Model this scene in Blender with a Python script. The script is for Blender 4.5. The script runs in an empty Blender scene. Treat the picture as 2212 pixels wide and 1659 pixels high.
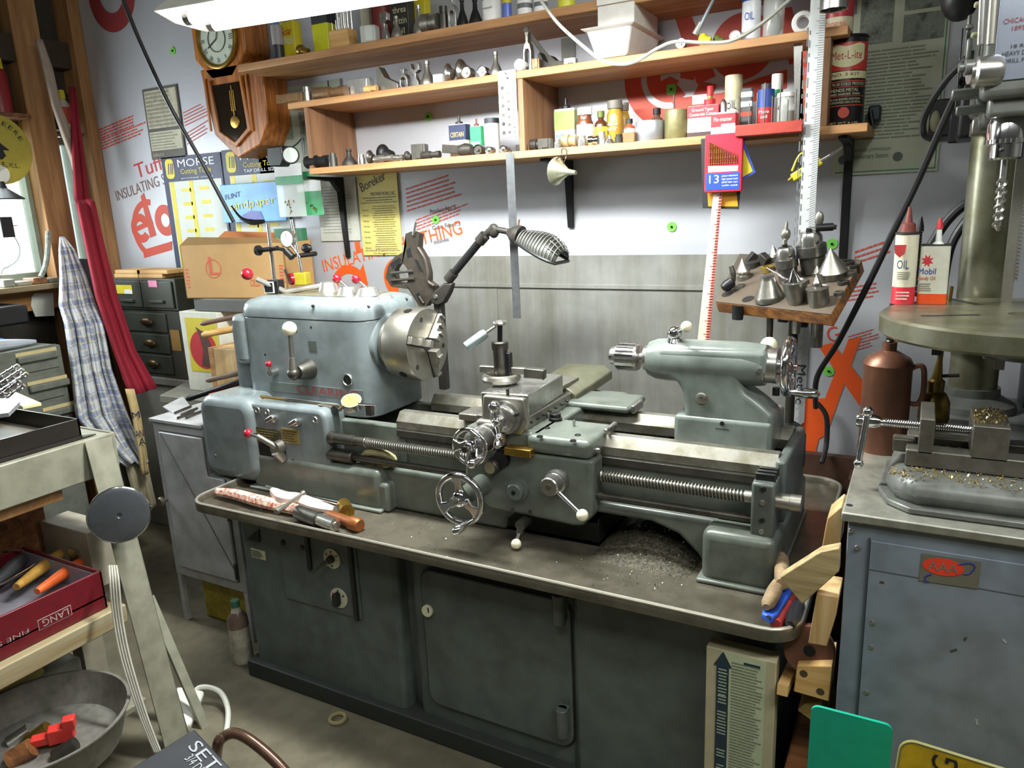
import bpy, bmesh, math, random
from mathutils import Vector as V, Matrix, Quaternion
from math import sin, cos, pi, radians, sqrt
random.seed(7)
C = bpy.context.scene.collection
SC = bpy.context.scene
# ---------------- camera ----------------
yaw, pit, rol, FP = 0.5076237, -0.23266219, -0.04245983, 1611.79
CAM = V((0, 0, 1.55)); CX, CY = 1106.0, 829.5
_f = V((-sin(yaw)*cos(pit), cos(yaw)*cos(pit), sin(pit))); _r = V((cos(yaw), sin(yaw), 0)); _u = _r.cross(_f)
CR = _r*cos(rol) + _u*sin(rol); CU = _u*cos(rol) - _r*sin(rol); CF = _f
cd = bpy.data.cameras.new('camera'); cam = bpy.data.objects.new('camera', cd); C.objects.link(cam)
cam.matrix_world = Matrix(((CR.x, CU.x, -CF.x, CAM.x), (CR.y, CU.y, -CF.y, CAM.y), (CR.z, CU.z, -CF.z, CAM.z), (0, 0, 0, 1)))
cd.sensor_width = 36; cd.lens = FP/2212*36; cd.clip_start = .05; SC.camera = cam
# ---------------- view, world, lights ----------------
SC.view_settings.view_transform = 'Standard'; SC.view_settings.look = 'None'; SC.view_settings.gamma = 1
SC.view_settings.use_curve_mapping = False; SC.view_settings.exposure = 0.45
w = bpy.data.worlds.new('world'); SC.world = w; w.use_nodes = True
w.node_tree.nodes['Background'].inputs[0].default_value = (.78, .9, 1, 1); w.node_tree.nodes['Background'].inputs[1].default_value = .16
def area(name, loc, target, sx, sy, power, col=(1, 1, 1)):
    l = bpy.data.lights.new(name, 'AREA'); l.shape = 'RECTANGLE'; l.size = sx; l.size_y = sy; l.energy = power; l.color = col
    o = bpy.data.objects.new(name, l); C.objects.link(o); o.location = loc
    o.rotation_euler = (V(target)-V(loc)).to_track_quat('-Z', 'Y').to_euler(); return o
area('shop_light_behind', (-.6, .1, 2.55), (-.6, .9, 0), 1.2, .3, 9, (.95, 1, .93))
area('fill_light_left', (-2.3, .2, 2.55), (-2.4, .9, 0), 1.2, .3, 2.5, (.95, 1, .93))  # unseen fill lamp added to brighten the left side
area('shop_light_right', (.75, .7, 2.55), (.2, 2.1, 1.5), 1.2, .3, 24, (.97, 1, .95))
area('window_daylight', (-3.7, 1.6, 1.65), (-1.5, 1.9, 1.1), .9, .7, 20, (.88, .97, 1))
# ---------------- pixel to place ----------------
def ray(x, y): return CR*(x-CX) - CU*(y-CY) + CF*FP
def on(x, y, a, v):
    q = ray(x, y); return CAM + q*((v-CAM[a])/q[a])
def Wx(x, y, v): return on(x, y, 0, v)
def Wy(x, y, v): return on(x, y, 1, v)
def Wz(x, y, v): return on(x, y, 2, v)
def Wd(x, y, d): return CAM + ray(x, y)*(d/FP)
def mpp(p): return (V(p)-CAM).dot(CF)/FP
def along(x, y, p):                       # point of the pixel ray nearest the depth of p
    return Wd(x, y, (V(p)-CAM).dot(CF))
# ---------------- materials ----------------
def lin(h):
    if isinstance(h, str):
        h = h.lstrip('#'); c = [int(h[i:i+2], 16)/255 for i in (0, 2, 4)]
    else: c = h
    return tuple((x/12.92 if x <= .04045 else ((x+.055)/1.055)**2.4) for x in c)+(1,)
MT = {}
def mt(name, hx, rough=.5, metal=0, kind='noise', sc=12, amt=.25, col2=None, bump=0, axis=0, alpha=1, emit=0, spec=.5, trans=0):
    m = bpy.data.materials.new(name); m.use_nodes = True; nt = m.node_tree; N = nt.nodes; L = nt.links
    b = N['Principled BSDF']; b.inputs['Roughness'].default_value = rough; b.inputs['Metallic'].default_value = metal
    b.inputs['Specular IOR Level'].default_value = spec
    c1 = lin(hx); c2 = lin(col2) if col2 else tuple(x*(1-amt) for x in c1[:3])+(1,)
    if emit:
        b.inputs['Emission Color'].default_value = c1; b.inputs['Emission Strength'].default_value = emit
    if trans: b.inputs['Transmission Weight'].default_value = trans; b.inputs['IOR'].default_value = 1.45
    if alpha < 1: b.inputs['Alpha'].default_value = alpha
    if kind == 'plain': b.inputs['Base Color'].default_value = c1
    else:
        tc = N.new('ShaderNodeTexCoord'); mp = N.new('ShaderNodeMapping'); L.new(tc.outputs['Object'], mp.inputs[0])
        n = N.new('ShaderNodeTexNoise'); n.inputs['Detail'].default_value = 6; n.inputs['Roughness'].default_value = .65
        s = [sc]*3
        if kind in ('wood', 'streak', 'brush'): s = [sc*(9 if kind != 'streak' else 6)]*3; s[axis] = sc*.6
        mp.inputs['Scale'].default_value = s; L.new(mp.outputs[0], n.inputs[0]); n.inputs['Scale'].default_value = 1
        r = N.new('ShaderNodeValToRGB'); r.color_ramp.elements[0].position = .38; r.color_ramp.elements[1].position = .62
        if kind == 'dirt': r.color_ramp.elements[0].position = .3; r.color_ramp.elements[1].position = .5
        r.color_ramp.elements[0].color = c2; r.color_ramp.elements[1].color = c1
        L.new(n.outputs[0], r.inputs[0]); out = r.outputs[0]
        if kind in ('dirt', 'streak'):
            n2 = N.new('ShaderNodeTexNoise'); n2.inputs['Scale'].default_value = sc*7; n2.inputs['Detail'].default_value = 4
            L.new(tc.outputs['Object'], n2.inputs[0])
            mx = N.new('ShaderNodeMix'); mx.data_type = 'RGBA'; mx.blend_type = 'MULTIPLY'; mx.inputs[0].default_value = .45
            r2 = N.new('ShaderNodeValToRGB'); r2.color_ramp.elements[0].position = .35; r2.color_ramp.elements[1].position = .6; r2.color_ramp.elements[0].color = (.5, .5, .48, 1)
            L.new(n2.outputs[0], r2.inputs[0]); L.new(out, mx.inputs[6]); L.new(r2.outputs[0], mx.inputs[7]); out = mx.outputs[2]
        L.new(out, b.inputs['Base Color'])
        rr = N.new('ShaderNodeMapRange'); rr.inputs[3].default_value = min(1, rough+.12); rr.inputs[4].default_value = max(.03, rough-.08)
        L.new(n.outputs[0], rr.inputs[0]); L.new(rr.outputs[0], b.inputs['Roughness'])
        if bump:
            bp = N.new('ShaderNodeBump'); bp.inputs['Strength'].default_value = bump; bp.inputs['Distance'].default_value = .004
            L.new(n.outputs[0], bp.inputs['Height']); L.new(bp.outputs[0], b.inputs['Normal'])
    MT[name] = m; return m
PC = {}
def pc(hx, rough=.45, metal=0):
    k = (hx, rough, metal)
    if k not in PC: PC[k] = mt('surface_'+hx.strip('#'), hx, rough, metal, 'noise', 25, .12)
    return PC[k]
paint = mt('grey_machine_enamel', '#788184', .27, 0, 'dirt', 2.4, col2='#5d6360', bump=.05)
paintd = mt('dark_machine_enamel', '#5a605d', .35, 0, 'dirt', 3, col2='#434843', bump=.04)
paintm = mt('oily_machine_enamel', '#656b64', .3, 0, 'dirt', 3, col2='#474b42', bump=.05)
cabp = mt('base_cabinet_enamel', '#5a6360', .5, 0, 'dirt', 2.2, col2='#464c47')
paintt = mt('tailstock_enamel', '#727a75', .27, 0, 'dirt', 3, col2='#5a615b', bump=.04)
steel = mt('ground_steel', '#a8a49b', .36, .9, 'noise', 9, .3)
steelw = mt('worn_way_steel', '#a5a299', .36, .8, 'noise', 14, .35, col2='#7d7868')
dsteel = mt('dark_oily_steel', '#5d5a54', .38, .8, 'noise', 14, .4)
chrome = mt('chrome_plate', '#d8d8dc', .09, 1, 'noise', 10, .08)
satin = mt('satin_steel', '#c2c0bc', .25, .95, 'noise', 20, .2)
black = mt('black_paint', '#17181a', .42, 0, 'noise', 20, .3)
blackm = mt('black_oxide', '#2a2a2b', .4, .6, 'noise', 30, .3)
iron = mt('cast_iron_brown', '#3b3732', .55, .5, 'noise', 25, .35)
wood = mt('pine_shelf_wood', '#b98a5a', .55, 0, 'wood', 3, col2='#966a40')
woodd = mt('stained_wood', '#8a5a34', .55, 0, 'wood', 5, col2='#5b3517')
woodz = mt('pine_stud_wood', '#b08456', .65, 0, 'wood', 3, col2='#8a6039', axis=2)
woodl = mt('light_pine_wood', '#d9b27a', .6, 0, 'wood', 4, col2='#c0904f')
woodlz = mt('light_pine_upright', '#cbae80', .6, 0, 'wood', 4, col2='#b08c58', axis=2)
oak = mt('oak_clock_case', '#b46f30', .35, 0, 'wood', 6, col2='#7c4316', axis=2)
foil = mt('foil_faced_insulation', '#b9bac1', .42, .25, 'noise', 1.6, .12, bump=.05)
galv = mt('stained_galvanised_sheet', '#a2a29f', .36, .4, 'streak', 1.1, col2='#86847b', axis=2)
ivory = mt('ivory_plastic', '#e6dfc2', .25, 0, 'noise', 20, .06)
redk = mt('red_plastic_knob', '#a01c2c', .15, 0, 'noise', 20, .1)
brass = mt('brass_metal', '#a5843c', .35, .9, 'noise', 20, .3)
white = mt('white_plastic', '#e4e4e2', .4, 0, 'noise', 15, .05)
paper = mt('white_paper', '#dcdccf', .7, 0, 'noise', 15, .06)
ink = mt('dark_ink', '#22242a', .6, 0, 'plain')
redp = mt('red_print', '#b8402c', .55, 0, 'plain')
orgp = mt('orange_print', '#e0551c', .5, 0, 'plain')
cream = mt('cream_enamel', '#8b8979', .4, 0, 'dirt', 3, col2='#7d7a6a')
conc = mt('stained_concrete', '#6c6553', .8, 0, 'dirt', 2.0, col2='#514b3b', bump=.2)
card = mt('corrugated_card', '#b58f5c', .7, 0, 'noise', 6, .12)
redw = mt('burgundy_vinyl', '#6e1722', .4, 0, 'noise', 30, .25)
clearp = mt('clear_plastic', '#e6ece8', .15, 0, 'plain', alpha=.35)
tubem = mt('lit_fluorescent_tube', '#ffffff', .5, 0, 'plain', emit=16)
chipm = mt('bright_chips', '#c9c4b8', .2, 1, 'plain')
rubber = mt('black_rubber_cable', '#1d1d1f', .5, 0, 'noise', 30, .3)
# ---------------- mesh helpers ----------------
class B:
    def __init__(s): s.b = bmesh.new()
    def add(s, vs, fs):
        bv = [s.b.verts.new(v) for v in vs]
        for f in fs:
            try: s.b.faces.new([bv[i] for i in f])
            except ValueError: pass
        return s
    def box(s, lo, hi):
        x0, y0, z0 = lo; x1, y1, z1 = hi
        return s.add([(x0,y0,z0),(x1,y0,z0),(x1,y1,z0),(x0,y1,z0),(x0,y0,z1),(x1,y0,z1),(x1,y1,z1),(x0,y1,z1)],
                     [(0,3,2,1),(4,5,6,7),(0,1,5,4),(1,2,6,5),(2,3,7,6),(3,0,4,7)])
    def ob(s, c, size, rx=0, ry=0, rz=0, M=None):    # oriented box
        R = M if M else (Matrix.Rotation(rz, 3, 'Z') @ Matrix.Rotation(ry, 3, 'Y') @ Matrix.Rotation(rx, 3, 'X'))
        h = [x/2 for x in size]; c = V(c)
        P = [c + R @ V((a*h[0], b*h[1], d*h[2])) for d in (-1, 1) for a, b in ((-1,-1),(1,-1),(1,1),(-1,1))]
        return s.add(P, [(0,3,2,1),(4,5,6,7),(0,1,5,4),(1,2,6,5),(2,3,7,6),(3,0,4,7)])
    def bar(s, p, q, w, h, up=(0, 0, 1)):            # box beam from p to q
        p, q = V(p), V(q); a = (q-p).normalized(); u = V(up)
        sd = a.cross(u).normalized(); u = sd.cross(a).normalized()
        P = [e + sd*i*w/2 + u*j*h/2 for e in (p, q) for i, j in ((-1,-1),(1,-1),(1,1),(-1,1))]
        return s.add(P, [(0,1,2,3),(7,6,5,4),(0,4,5,1),(1,5,6,2),(2,6,7,3),(3,7,4,0)])
    def lathe(s, o, ax, prof, n=28, caps=True):      # profile [(r, h), ...] about axis ax from o
        o = V(o); a = V(ax).normalized(); u = a.orthogonal().normalized(); w = a.cross(u)
        vs = []; fs = []
        for r, h in prof:
            for i in range(n):
                t = 2*pi*i/n; vs.append(o + a*h + (u*cos(t)+w*sin(t))*max(r, 1e-5))
        for k in range(len(prof)-1):
            for i in range(n):
                j = (i+1) % n; fs.append((k*n+i, k*n+j, (k+1)*n+j, (k+1)*n+i))
        if caps: fs += [tuple(range(n))[::-1], tuple(range((len(prof)-1)*n, len(prof)*n))]
        return s.add(vs, fs)
    def cyl(s, p, q, r, r2=None, n=24):
        p, q = V(p), V(q); return s.lathe(p, q-p, [(r, 0), (r if r2 is None else r2, (q-p).length)], n)
    def sph(s, c, r, n=16, sc=(1, 1, 1)):
        m = n//2; vs = []; fs = []; c = V(c)
        for k in range(m+1):
            t = pi*k/m
            for i in range(n):
                p = 2*pi*i/n; rr = max(sin(t), 1e-4)
                vs.append(c+V((rr*cos(p)*r*sc[0], rr*sin(p)*r*sc[1], cos(t)*r*sc[2])))
        for k in range(m):
            for i in range(n):
                j = (i+1) % n; fs.append((k*n+i, (k+1)*n+i, (k+1)*n+j, k*n+j))
        return s.add(vs, fs)
    def tor(s, c, ax, R, r, n=36, m=10, a0=0, a1=2*pi):
        c = V(c); a = V(ax).normalized(); u = a.orthogonal().normalized(); w = a.cross(u); full = abs(a1-a0-2*pi) < 1e-6
        k = n if full else n+1; vs = []; fs = []
        for i in range(k):
            t = a0+(a1-a0)*i/n; d = u*cos(t)+w*sin(t)
            for j in range(m):
                p = 2*pi*j/m; vs.append(c + d*(R+r*cos(p)) + a*r*sin(p))
        for i in range(n if full else n):
            for j in range(m):
                i2 = (i+1) % k; j2 = (j+1) % m; fs.append((i*m+j, i2*m+j, i2*m+j2, i*m+j2))
        return s.add(vs, fs)
    def tube(s, pts, r, n=8, smooth=True):
        pts = [V(p) for p in pts]
        rs = r if isinstance(r, (list, tuple)) else [r]*len(pts)
        if smooth and len(pts) > 2: pts, rs = spline(pts, rs)
        vs = []; fs = []; u = None
        for i, p in enumerate(pts):
            a = (pts[min(i+1, len(pts)-1)]-pts[max(i-1, 0)]).normalized()
            if u is None: u = a.orthogonal().normalized()
            u = (u - a*u.dot(a)).normalized(); w = a.cross(u)
            for j in range(n):
                t = 2*pi*j/n; vs.append(p+(u*cos(t)+w*sin(t))*rs[i])
        for i in range(len(pts)-1):
            for j in range(n):
                k = (j+1) % n; fs.append((i*n+j, i*n+k, (i+1)*n+k, (i+1)*n+j))
        fs += [tuple(range(n))[::-1], tuple(range((len(pts)-1)*n, len(pts)*n))]
        return s.add(vs, fs)
    def prism(s, poly, vec, hole=None):               # poly: world points, extruded by vec
        vec = V(vec); P = [V(p) for p in poly]; n = len(P)
        fs = [tuple(range(n)), tuple(range(2*n-1, n-1, -1))] + [((i+1) % n, i, n+i, n+(i+1) % n) for i in range(n)]
        return s.add(P+[p+vec for p in P], fs)
    def helix(s, p, q, R, pitch, r, n=14, m=5):
        p, q = V(p), V(q); a = (q-p).normalized(); u = a.orthogonal().normalized(); w = a.cross(u); Lh = (q-p).length
        k = int(Lh/pitch*n); pts = [p+a*(i/n*pitch)+(u*cos(2*pi*i/n)+w*sin(2*pi*i/n))*R for i in range(k+1)]
        return s.tube(pts, r, m, smooth=False)
def spline(pts, rs, k=6):
    o = []; q = []; P = [pts[0]]+pts+[pts[-1]]
    for i in range(1, len(P)-2):
        for j in range(k):
            t = j/k; a, b, c, d = P[i-1], P[i], P[i+1], P[i+2]
            o.append(.5*((2*b)+(c-a)*t+(2*a-5*b+4*c-d)*t*t+(-a+3*b-3*c+d)*t**3)); q.append(rs[i-1]*(1-t)+rs[i]*t)
    return o+[pts[-1]], q+[rs[-1]]
def rrect(w, h, r, n=5):                              # rounded rectangle outline (2d)
    o = []
    for cx, cy, a in ((w/2-r, h/2-r, 0), (-w/2+r, h/2-r, 90), (-w/2+r, -h/2+r, 180), (w/2-r, -h/2+r, 270)):
        for i in range(n+1):
            t = radians(a+90*i/n); o.append((cx+r*cos(t), cy+r*sin(t)))
    return o
ORG = {}
def mk(name, b, m, parent=None, bev=0, origin=None, ang=35, sub=0, segs=2):
    me = bpy.data.meshes.new(name); bmesh.ops.remove_doubles(b.b, verts=b.b.verts, dist=1e-6); bmesh.ops.recalc_face_normals(b.b, faces=b.b.faces)
    if parent is not None: og = ORG[parent.name]
    elif origin is not None: og = V(origin)
    else:
        vs = [v.co for v in b.b.verts]
        og = V(((min(v.x for v in vs)+max(v.x for v in vs))/2, (min(v.y for v in vs)+max(v.y for v in vs))/2, min(v.z for v in vs)))
    for v in b.b.verts: v.co -= og
    b.b.to_mesh(me); b.b.free()
    for p in me.polygons: p.use_smooth = True
    me.set_sharp_from_angle(angle=radians(ang)); me.materials.append(m)
    o = bpy.data.objects.new(name, me); C.objects.link(o); ORG[o.name] = og
    if parent is not None: o.parent = parent
    else: o.location = og
    if bev:
        md = o.modifiers.new('bevel', 'BEVEL'); md.width = bev; md.segments = segs; md.limit_method = 'ANGLE'; md.angle_limit = radians(40)
        md.harden_normals = False
    if sub: md = o.modifiers.new('subd', 'SUBSURF'); md.levels = sub; md.render_levels = sub
    return o
def tag(o, label, cat, group=None, kind=None):
    o['label'] = label; o['category'] = cat
    if group: o['group'] = group
    if kind: o['kind'] = kind
    return o
def thing(name, label, cat, loc, group=None):
    o = bpy.data.objects.new(name, None); C.objects.link(o); o.location = loc; ORG[o.name] = V(loc); o.empty_display_size = .05
    return tag(o, label, cat, group)
def struct(name, b, m, bev=0, **k):
    o = mk(name, b, m, None, bev, **k); o['kind'] = 'structure'; return o
DEP = None
def tmesh(s):
    cu = bpy.data.curves.new('t', 'FONT'); cu.body = s; cu.resolution_u = 3; o = bpy.data.objects.new('t', cu); C.objects.link(o)
    dg = bpy.context.evaluated_depsgraph_get(); me = bpy.data.meshes.new_from_object(o.evaluated_get(dg))
    vs = [v.co.copy() for v in me.vertices]; fs = [tuple(p.vertices) for p in me.polygons]
    bpy.data.objects.remove(o); bpy.data.curves.remove(cu); bpy.data.meshes.remove(me); return vs, fs
TC = {}
def text(parent, s, p0, u, v, m, name='lettering', lift=None, top=None, th=.0006):
    """text string s from p0; u = full width vector, v = cap height vector"""
    if s not in TC: TC[s] = tmesh(s)
    vs, fs = TC[s]
    x0 = min(a.x for a in vs); x1 = max(a.x for a in vs); y0 = min(0, min(a.y for a in vs)*0); y1 = max(a.y for a in vs)
    u, v, p0 = V(u), V(v), V(p0); n = u.cross(v).normalized()
    b = B(); P = [p0+u*((a.x-x0)/(x1-x0))+v*(a.y/y1)+n*th for a in vs]; b.add(P, fs)
    for f in b.b.faces: pass
    o = mk(name, b, m, parent) if parent is not None else mk(name, b, m)
    return o
def ptext(parent, s, a, c, h, m, plane=('y', 2.5), name='lettering', th=.0008):
    """text between pixels a and c (baseline) of pixel height h lying on an axis plane"""
    ax = 'xyz'.index(plane[0]); p = on(*a, ax, plane[1]); q = on(*c, ax, plane[1]); u = q-p
    n = V((0, 0, 0)); n[ax] = -1 if ax == 1 else 1
    v = n.cross(u).normalized()*h*mpp(p)
    return text(parent, s, p+n*th*.5, u, v, m, name, th=th)
def rows(parent, p0, u, v, n, m, fill=.5, name='printed_lines', seed=1, seg=(.03, .12), align='l', th=.0007, ragged=.3):
    """n lines of small illegible print filling the parallelogram p0,u,v (v up, first row on top)"""
    rd = random.Random(seed); p0, u, v = V(p0), V(u), V(v); nn = u.cross(v).normalized(); b = B()
    for i in range(n):
        y1 = 1-(i+.5-fill/2)/n; y0 = 1-(i+.5+fill/2)/n; end = 1-rd.random()*ragged; st = 0
        if align == 'c': st = (1-end)/2; end = 1-st
        x = st
        while x < end:
            w = min(rd.uniform(*seg), end-x)
            b.add([p0+u*a+v*c+nn*th for a, c in ((x, y0), (x+w, y0), (x+w, y1), (x, y1))], [(0, 1, 2, 3)]); x += w+.015
    return mk(name, b, m, parent) if parent is not None else mk(name, b, m)
def quad(parent, p0, u, v, m, name, th=.0005):
    p0, u, v = V(p0), V(u), V(v); nn = u.cross(v).normalized()
    b = B(); b.add([p0+nn*th, p0+u+nn*th, p0+u+v+nn*th, p0+v+nn*th], [(0, 1, 2, 3)]); return mk(name, b, m, parent)
def fit(x0, y0, x1, y1, y):
    """pixel box -> centre x, width, height, z of base on the plane y"""
    p = Wy((x0+x1)/2, y1, y); k = mpp(p); return p.x, (x1-x0)*k, (y1-y0)*k*1.02, p.z
# ================= room =================
W = 2.5
struct('floor', B().box((-4.2, -1.6, -.1), (1.9, 2.6, 0)), conc)
wb = struct('wall_back', B().box((-4.2, W, 0), (1.9, W+.1, 3.0)), foil)
struct('ceiling', B().box((-4.2, -1.6, 2.95), (1.9, 2.6, 3.05)), pc('#9a958a', .8))
struct('wall_front', B().box((-4.2, -1.7, 0), (1.9, -1.6, 3.0)), pc('#8f8f88', .8))
struct('wall_right', B().box((1.8, -1.6, 0), (1.9, 2.6, 3.0)), pc('#8f8f88', .8))
XL = -3.84
wy0, wy1, wz0, wz1 = 1.35, 2.19, 1.30, 2.02
b = B()
for lo, hi in (((XL-.1, -1.6, 0), (XL, 2.6, wz0)), ((XL-.1, -1.6, wz1), (XL, 2.6, 3)), ((XL-.1, -1.6, wz0), (XL, wy0, wz1)), ((XL-.1, 2.43, wz0), (XL, 2.6, wz1)), ((XL-.1, wy1, wz0), (XL, 2.29, wz1))): b.box(lo, hi)
struct('wall_left', b, pc('#3d3830', .8))
def window(n, y0, y1, z0, z1, mull):
    b = B(); t = .035
    b.box((XL-.05, y0, z0), (XL+.01, y1, z0+t)).box((XL-.05, y0, z1-t), (XL+.01, y1, z1)).box((XL-.05, y0, z0), (XL+.01, y0+t, z1)).box((XL-.05, y1-t, z0), (XL+.01, y1, z1))
    for m in mull: b.box((XL-.04, m-.022, z0), (XL, m+.022, z1))
    f = struct('window_%d' % n, b, pc('#8b9488', .5))
    g = mk('glass_pane', B().box((XL-.03, y0+.01, z0+.01), (XL-.026, y1-.01, z1-.01)), mt('window_glass', '#f4fffa', .05, 0, 'plain', alpha=.12), f)
window(1, wy0, wy1, wz0, wz1, [1.93])
window(2, 2.29, 2.43, 1.3, 1.98, [])
# daylight sky seen through the windows
bg = w.node_tree.nodes['Background']; bg.inputs[0].default_value = (.86, 1, .95, 1); bg.inputs[1].default_value = 2.6
for i, (y0, y1, xf, m) in enumerate(((2.175, 2.302, -3.75, woodz), (2.44, 2.5, -3.72, woodz), (1.2, 1.3, -3.75, woodz))):
    struct('trim_%d' % (i+1), B().box((XL, y0, 0), (xf, y1, 2.95)), m, .003)
struct('trim_4', B().box((XL, -1.6, 2.30), (-3.76, 2.5, 2.42)), pc('#3a2f22', .8))
struct('trim_5', B().box((XL, 1.3, 1.16), (-3.74, 2.175, 1.265)), mt('window_apron_board', '#b88449', .6, 0, 'wood', 3, col2='#96652f', axis=1), .003)
struct('trim_6', B().box((XL, 1.2, 1.265), (-3.60, 2.175, 1.29)), mt('window_sill_board', '#8d7b5c', .7, 0, 'wood', 3, col2='#6a5a42', axis=1), .003)
# ---- printing on the foil board ----
LAY = [.0006]
def pprint(pts, m, name='printed_shape', par=None, y=W, th=.0009):
    LAY[0] += .00007; th = LAY[0]
    b = B(); b.add([Wy(a, c, y)+V((0, -th, 0)) for a, c in pts], [tuple(range(len(pts)))]); return mk(name, b, m, par or wb)
def arc(cx, cy, Ro, Ri, a0, a1, m, y=W, n=40, th=.0008, sq=1, par=None):   # degrees, pixel radii at the wall
    LAY[0] += .00007; th = LAY[0]
    c = Wy(cx, cy, y); k = mpp(c); b = B(); vs = []
    for i in range(n+1):
        t = radians(a0+(a1-a0)*i/n)
        for R in (Ro, Ri): vs.append(c+V((cos(t)*R*k*sq, -th, sin(t)*R*k)))
    b.add(vs, [(2*i, 2*i+1, 2*i+3, 2*i+2) for i in range(n)]); return mk('printed_letter', b, m, par or wb)
# upper right logo in rust red
arc(1448, 165, 104, 66, 120, 345, redp); arc(1448, 165, 53, 22, -15, 310, redp); arc(1448, 165, 22, 0, 200, 330, redp)
pprint([(1447, 214), (1560, 200), (1640, 168), (1700, 150), (1700, 190), (1600, 232), (1480, 268)], redp)
pprint([(1455, 30), (1490, 24), (1546, 165), (1506, 182)], redp)
arc(1604, 100, 68, 27, 0, 360, redp); pprint([(1680, 20), (1710, 15), (1738, 130), (1705, 140)], redp)
# left logo
arc(327, 495, 63, 50, 80, 252, redp); arc(304, 493, 31, 14, 25, 325, redp)
pprint([(288, 492), (291, 502), (332, 484), (328, 474)], redp)
pprint([(304, 424), (311, 416), (338, 508), (325, 514)], redp); arc(357, 476, 33, 14, 0, 360, redp)
pprint([(309, 540), (312, 557), (372, 540), (372, 521)], redp)
ptext(wb, 'Tuff-R', (296, 386), (388, 352), 30, mt('crimson_print', '#b0232c', .5, 0, 'plain'))
ptext(wb, 'INSULATING SHEATHING', (254, 434), (450, 365), 21, mt('brown_print', '#6b4a40', .5, 0, 'plain'))
for i, (a, c) in enumerate((((218, 302), (318, 262)), ((222, 325), (322, 285)))):
    p, q = Wy(*a, W), Wy(*c, W); rows(wb, p, q-p, V((0, 0, .055)), 4, redp, seed=i, th=.0012)

for i, (a, c, h, n) in enumerate((((400, 275), (452, 250), .07, 5), ((405, 315), (455, 285), .06, 4), ((880, 460), (1010, 420), .10, 6), ((900, 500), (1020, 455), .05, 4), ((1820, 655), (1910, 640), .05, 4), ((1845, 575), (1935, 545), .05, 3), ((1830, 765), (1900, 745), .06, 6))):
    p, q = Wy(*a, W), Wy(*c, W); rows(wb, p, q-p, V((0, 0, h)), n, redp, seed=i+20, th=.0012, fill=.35)
ptext(wb, 'INSULATING SHEATHING', (701, 588), (1000, 505), 26, orgp)
ptext(wb, 'Product No. 5', (930, 462), (985, 452), 9, ink); ptext(wb, 'Cubic Feet 7.3', (935, 497), (995, 487), 9, ink); ptext(wb, 'thickness', (938, 528), (970, 520), 8, ink)
ptext(wb, 'G', (1792, 742), (1818, 735), 34, redp)
pprint([(766, 522), (777, 520), (781, 545), (770, 548)], orgp)
arc(757, 625, 52, 34, 40, 200, orgp); pprint([(775, 590), (785, 570), (796, 615), (780, 620)], orgp)
arc(865, 600, 44, 22, 0, 360, orgp)
pprint([(1768, 748), (1798, 740), (1890, 855), (1856, 875)], orgp, th=.0009); pprint([(1832, 735), (1860, 728), (1785, 940), (1742, 960)], orgp, th=.0011)
pprint([(1740, 860), (1790, 860), (1760, 985), (1720, 985)], orgp, th=.001)
arc(240, -15, 78, 40, 180, 355, mt('faded_magenta_print', '#8c3236', .6, 0, 'plain')); 
# small text rows under the shelf on the foil, plus scuffs
# ---- green plastic cap washers that pin the board ----
gm = mt('green_plastic_washer', '#6ec24a', .5, 0, 'noise', 20, .1)
for i, (x, y, l) in enumerate(((1450, 193, 'square green washer nailed on the big red printed letter'), (1451, 490, 'green washer nailed to bare foil above the metal backsplash'), (925, 252, 'green washer nailed between lower and middle shelf near the left'), (941, 475, 'green washer nailed just right of the yellow price sheet'), (373, 110, 'green washer nailed in the dim corner beside the clock'), (1797, 527, 'green washer behind the drill chucks of the wall rack'), (1790, 802, 'green washer low on the wall behind the tailstock handwheel'))):
    p = Wy(x, y, W-.003); k = .016
    t = thing('plastic_washer', l, 'washer', p, 'green washers pinning the foil board')
    b = B(); b.prism([p+V((a*k, -.0, c*k)) for a, c in rrect(2, 2, .5 if i == 0 else .95)], (0, .0029, 0)); mk('washer_disc', b, gm, t)
    mk('nail_head', B().cyl(p+V((0, -.004, 0)), p+V((0, .001, 0)), .004, n=10), blackm, t)
# dark wires, ties
# ================= back wall hangings =================
def sheet(name, label, cat, x0, x1, z0, z1, m, y=W, th=.003, skew=0):
    t = thing(name, label, cat, ((x0+x1)/2, y-.004, z0)); b = B()
    b.box((x0, y-.004-th, z0), (x1, y-.004, z1)); mk('sheet', b, m, t); return t, y-.004-th
navy = mt('navy_print', '#16224c', .5, 0, 'noise', 8, .15); yel = mt('yellow_print', '#d6c52a', .5, 0, 'noise', 20, .1); posterw = mt('poster_off_white', '#c9cfc9', .55, 0, 'noise', 6, .08)
def R(par, x0, x1, z0, z1, y, m, name='printed_block', th=.0006):
    return mk(name, B().box((x0, y-th, z0), (x1, y, z1)), m, par)
def T(par, s, x0, x1, z, h, y, m, th=.0012, dz=0, name='lettering'):
    return text(par, s, V((x0, y, z)), V((x1-x0, 0, dz)), V((0, 0, h)), m, name, th=th)
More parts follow.
